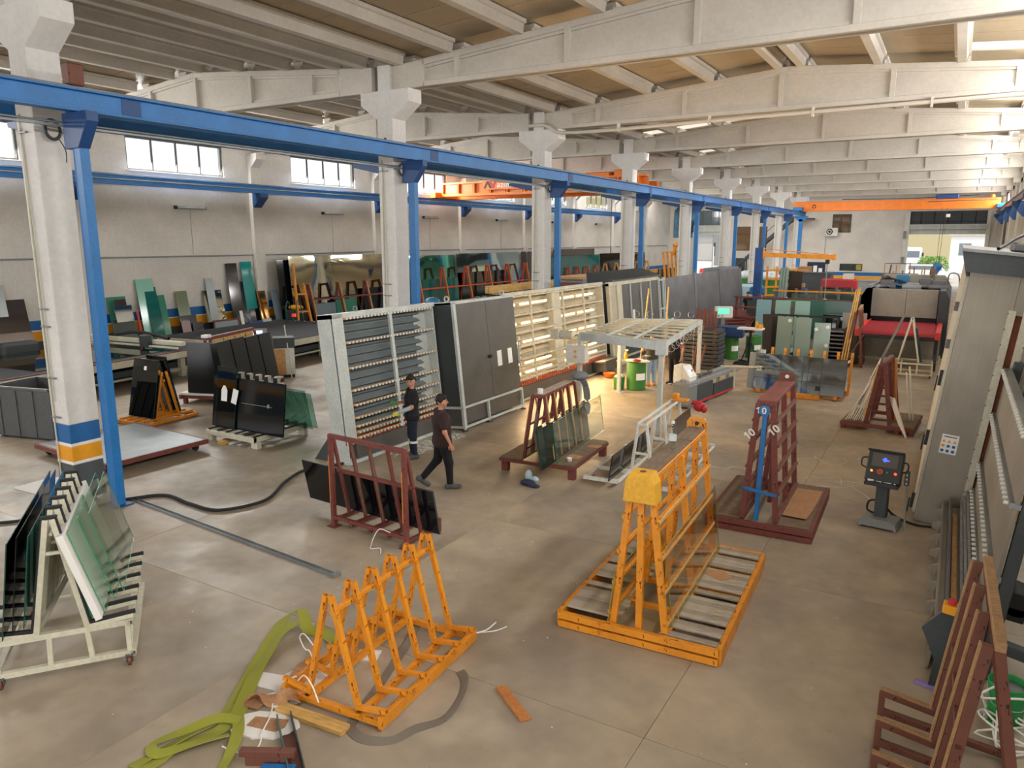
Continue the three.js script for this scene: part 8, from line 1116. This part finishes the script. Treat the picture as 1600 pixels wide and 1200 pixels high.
function person(label, at, turn, P) {
  const J = { hipL: [0.09, 0.93, 0], hipR: [-0.09, 0.93, 0], chest: [0, 1.28, 0.0], shL: [0.19, 1.43, -0.01], shR: [-0.19, 1.43, -0.01], neck: [0, 1.5, -0.01], head: [0, 1.66, 0.015], ...P.j }, w = P.build ?? 1, c = P.cell ?? 0.012;
  const torso = [[[-0.07, 0.95, 0], [0.07, 0.95, 0], 0.125 * w, 0.125 * w], [[-0.05, 1.1, 0.01], [0.05, 1.1, 0.01], 0.118 * w, 0.118 * w], [[-0.08, 1.3, 0], [0.08, 1.3, 0], 0.125 * w, 0.125 * w], [[0, 1.0, 0.01], [0, 1.3, 0.0], 0.12 * w, 0.13 * w], [J.shL, J.shR, 0.068, 0.068]];
  const arm = (s) => [[J['sh' + s], J['el' + s], 0.056, 0.043], [J['el' + s], J['wr' + s], 0.042, 0.029]];
  const leg = (s) => [[J['hip' + s], J['kn' + s], 0.09 * w, 0.06], [J['kn' + s], J['an' + s], 0.058, 0.04]];
  const foot = (s) => { const a = J['an' + s], f = J['toe' + s] ?? [a[0] + (s === 'L' ? 0.03 : -0.03), a[1] - 0.055, a[2] + 0.17], heel = add3(a, nrm([f[0] - a[0], 0, f[2] - a[2]]), -0.05); heel[1] = a[1] - 0.045; if (J['heel' + s]) heel.splice(0, 3, ...J['heel' + s]); return [[heel, f, 0.038, 0.036], [a, heel, 0.042, 0.04], [a, lerp3(heel, f, 0.55), 0.045, 0.04]]; };
  const neck = [[[0, 1.42, -0.015], add3(J.head, [0, -0.07, -0.02]), 0.058, 0.052]];
  const body = blob([...torso, ...neck, ...arm('L'), ...arm('R'), ...leg('L'), ...leg('R'), ...foot('L'), ...foot('R'), [add3(J.head, [0, 0.02, -0.02]), add3(J.head, [0, -0.03, 0.01]), 0.085, 0.07]], c, 0.04, -0.004);
  // head with face, on its own finer grid, turned on the neck
  const y = P.headYaw ?? 0, tilt = P.headTilt ?? 0, RH = (p) => { const a = [p[0], p[1] * Math.cos(tilt) - p[2] * Math.sin(tilt), p[1] * Math.sin(tilt) + p[2] * Math.cos(tilt)]; return [J.head[0] + a[0] * Math.cos(y) + a[2] * Math.sin(y), J.head[1] + a[1], J.head[2] - a[0] * Math.sin(y) + a[2] * Math.cos(y)]; };
  const hb = [[[0, 0.045, -0.025], [0, 0.02, 0.0], 0.083, 0.078], [[0, -0.02, 0.02], [0, -0.075, 0.04], 0.065, 0.04], [[-0.03, -0.03, 0.03], [0.03, -0.03, 0.03], 0.045, 0.045], [[0, 0.012, 0.085], [0, -0.022, 0.104], 0.011, 0.016], [[-0.03, 0.03, 0.075], [0.03, 0.03, 0.075], 0.014, 0.014], [[-0.02, -0.058, 0.078], [0.02, -0.058, 0.078], 0.011, 0.011], [[0.08, 0.01, -0.005], [0.083, -0.03, -0.002], 0.016, 0.012], [[-0.08, 0.01, -0.005], [-0.083, -0.03, -0.002], 0.016, 0.012]].map(([a, b, p, q]) => [RH(a), RH(b), p, q]);
  const parts = [body, blob(hb, 0.006, 0.02)];
  const hands = ['L', 'R'].map((s) => handBones(J['wr' + s], J['hd' + s] ?? [J['wr' + s][0] - J['el' + s][0], J['wr' + s][1] - J['el' + s][1], J['wr' + s][2] - J['el' + s][2]], J['pm' + s] ?? [s === 'L' ? -1 : 1, 0, 0], (J['th' + s] ?? (s === 'L' ? 1 : -1)), P.curl ?? 0.4));
  for (const h of hands) parts.push(blob(h, 0.0045, 0.008));
  const o = single('person', label, 'person', parts, mat.skin, at, turn);
  const sl = P.sleeve ?? 0.62, up = (s) => [[J['sh' + s], lerp3(J['sh' + s], J['el' + s], sl), 0.06, 0.056]], hem = P.hem ?? 0.86;
  obj('shirt', blob([...torso, ...up('L'), ...up('R'), [[0, 1.44, -0.015], [0, 1.48, -0.015], 0.075, 0.066], [[-0.07, 0.9, 0], [0.07, 0.9, 0], 0.128 * w, 0.128 * w]], c, 0.05, 0.014, (x, yy, z) => Math.max(hem - yy, yy - 1.515)), P.shirt, o);
  if (P.yoke) for (const s of ['L', 'R']) obj('shoulder_patch', blob([[lerp3(J['sh' + s], J['el' + s], -0.05), lerp3(J['sh' + s], J['el' + s], 0.3), 0.064, 0.062]], 0.01, 0.02, 0.018), P.yoke, o);
  obj('trousers', blob([...torso.slice(0, 1), ...leg('L'), ...leg('R')], c, 0.04, 0.02, (x, yy, z) => Math.max(Math.min(J.anL[1], J.anR[1]) - yy + 0.0, yy - 1.0)), P.trousers, o);
  obj('shoe', blob(foot('L'), 0.009, 0.02, 0.01), P.shoes, o); obj('shoe', blob(foot('R'), 0.009, 0.02, 0.01), P.shoes, o);
  obj('hair', blob([[[0, 0.075, -0.03], [0, 0.075, 0.015], 0.075, 0.062], [[-0.055, 0.05, -0.03], [0.055, 0.05, -0.03], 0.055, 0.055], [[0, 0.03, -0.075], [0, -0.03, -0.075], 0.045, 0.03], [[-0.04, 0.075, 0.045], [0.04, 0.075, 0.045], 0.03, 0.03], [[0.078, 0.03, -0.02], [0.078, 0.0, -0.015], 0.014, 0.01], [[-0.078, 0.03, -0.02], [-0.078, 0.0, -0.015], 0.014, 0.01]].map(([a, b, p, q]) => [RH(a), RH(b), p, q]), 0.007, 0.025, 0.004), mat.hair, o);
  const eye = []; for (const s of [-1, 1]) { eye.push(ball(0.009, ...RH([s * 0.03, 0.012, 0.083]))); const b0 = RH([s * 0.018, 0.038, 0.089]), b1 = RH([s * 0.046, 0.036, 0.08]); eye.push(bar(b0, b1, 0.008)); } obj('eyes', eye, mat.hair, o); obj('lips', bar(RH([-0.02, -0.06, 0.09]), RH([0.02, -0.06, 0.09]), 0.008), mat.lip, o);
  if (P.extra) P.extra(o, J, hands); return o;
}
const stand = { knL: [0.1, 0.5, 0.01], knR: [-0.1, 0.5, 0.01], anL: [0.11, 0.095, -0.02], anR: [-0.11, 0.095, -0.02] };
const hang = { elL: [0.27, 1.16, -0.03], wrL: [0.28, 0.92, 0.05], elR: [-0.27, 1.16, -0.03], wrR: [-0.28, 0.92, 0.05] };
person('young man in black polo and navy trousers with yellow gloves, looking at the camera', [-9.62, 0, -12.15], -0.75, { headYaw: 1.15, headTilt: 0.05, shirt: mat.clothBlack, trousers: mat.clothNavy, shoes: mat.shoeGrey,
  j: { ...stand, elL: [0.26, 1.16, 0.05], wrL: [0.2, 1.06, 0.29], elR: [-0.25, 1.17, 0.08], wrR: [-0.15, 1.2, 0.31] }, curl: 0.5,
  extra(o, J, hands) { obj('glove', blob(hands[0], 0.006, 0.01, 0.004), mat.gloveYellow, o); obj('glove', blob(hands[1], 0.006, 0.01, 0.004), mat.gloveGreen, o); obj('arm_sleeve', blob([[lerp3(J.elL, J.wrL, 0.1), J.wrL, 0.044, 0.036]], 0.009, 0.02, 0.006), mat.gloveGrey, o); obj('reflective_band', [cyl(0.087, [0.105, 0.36, 0.0], [0.105, 0.405, 0.0], 18), cyl(0.087, [-0.105, 0.36, 0.0], [-0.105, 0.405, 0.0], 18)], mat.paper, o); } });
person('heavier man in dark maroon t-shirt and black trousers, walking away to the right', [-7.93, 0, -10.88], 2.45, { headYaw: -0.25, build: 1.16, sleeve: 0.7, hem: 0.82, shirt: mat.clothMaroon, trousers: mat.clothBlack, shoes: mat.shoeGrey,
  j: { knL: [0.11, 0.53, -0.06], anL: [0.12, 0.2, -0.36], toeL: [0.14, 0.05, -0.24], heelL: [0.12, 0.2, -0.43], knR: [-0.1, 0.51, 0.1], anR: [-0.1, 0.095, 0.12], elR: [-0.3, 1.15, -0.02], wrR: [-0.31, 0.92, 0.08], elL: [0.29, 1.16, -0.03], wrL: [0.3, 0.93, 0.02] } });
person('man in olive t-shirt and pale jeans behind the green drum, holding a pole', [-8.05, 0, -22.35], -2.2, { headYaw: 0.1, shirt: mat.clothOlive, trousers: mat.clothJeans, shoes: mat.woodTan, curl: 1.1, cell: 0.014,
  j: { ...stand, elR: [-0.24, 1.15, 0.1], wrR: [-0.12, 1.2, 0.36], elL: [0.25, 1.14, 0.12], wrL: [0.1, 1.14, 0.36], pmR: [1, 0, 0], pmL: [-1, 0, 0] } });
person('man in black shirt with white and red shoulder panels, standing under the gantry', [-7.5, 0, -22.95], -0.25, { headYaw: -0.35, shirt: mat.clothBlack, trousers: mat.clothDark, shoes: mat.black, yoke: mat.yokeWhite, cell: 0.014, j: { ...stand, ...hang }, extra(o) { obj('shoe_sole', [box(0.1, 0.03, 0.27, 0.12, 0.02, 0.04), box(0.1, 0.03, 0.27, -0.12, 0.02, 0.04)], mat.paper, o); obj('sleeve_stripe', [cyl(0.078, [0.235, 1.27, -0.022], [0.25, 1.22, -0.026], 16), cyl(0.078, [-0.235, 1.27, -0.022], [-0.25, 1.22, -0.026], 16)], mat.redPaint, o); } });
person('man in black clothes standing far off beside the metal sheet wall', [-9.55, 0, -41.3], -0.3, { headYaw: -0.2, shirt: mat.clothBlack, trousers: mat.clothDark, shoes: mat.black, cell: 0.018, j: { ...stand, ...hang, anL: [0.17, 0.095, 0.02], knL: [0.13, 0.5, 0.03] } });
single('pole', 'long pale pole held upright by the man behind the green drum', 'pole', cyl(0.022, [-8.52, 0.1, -22.45], [-8.36, 3.05, -22.75], 10), mat.wood);
single('pole', 'second pale pole leaning upright to the right of the held one', 'pole', cyl(0.022, [-7.95, 0.02, -23.3], [-7.8, 3.1, -23.0], 10), mat.wood);

renderer.render(scene, camera);
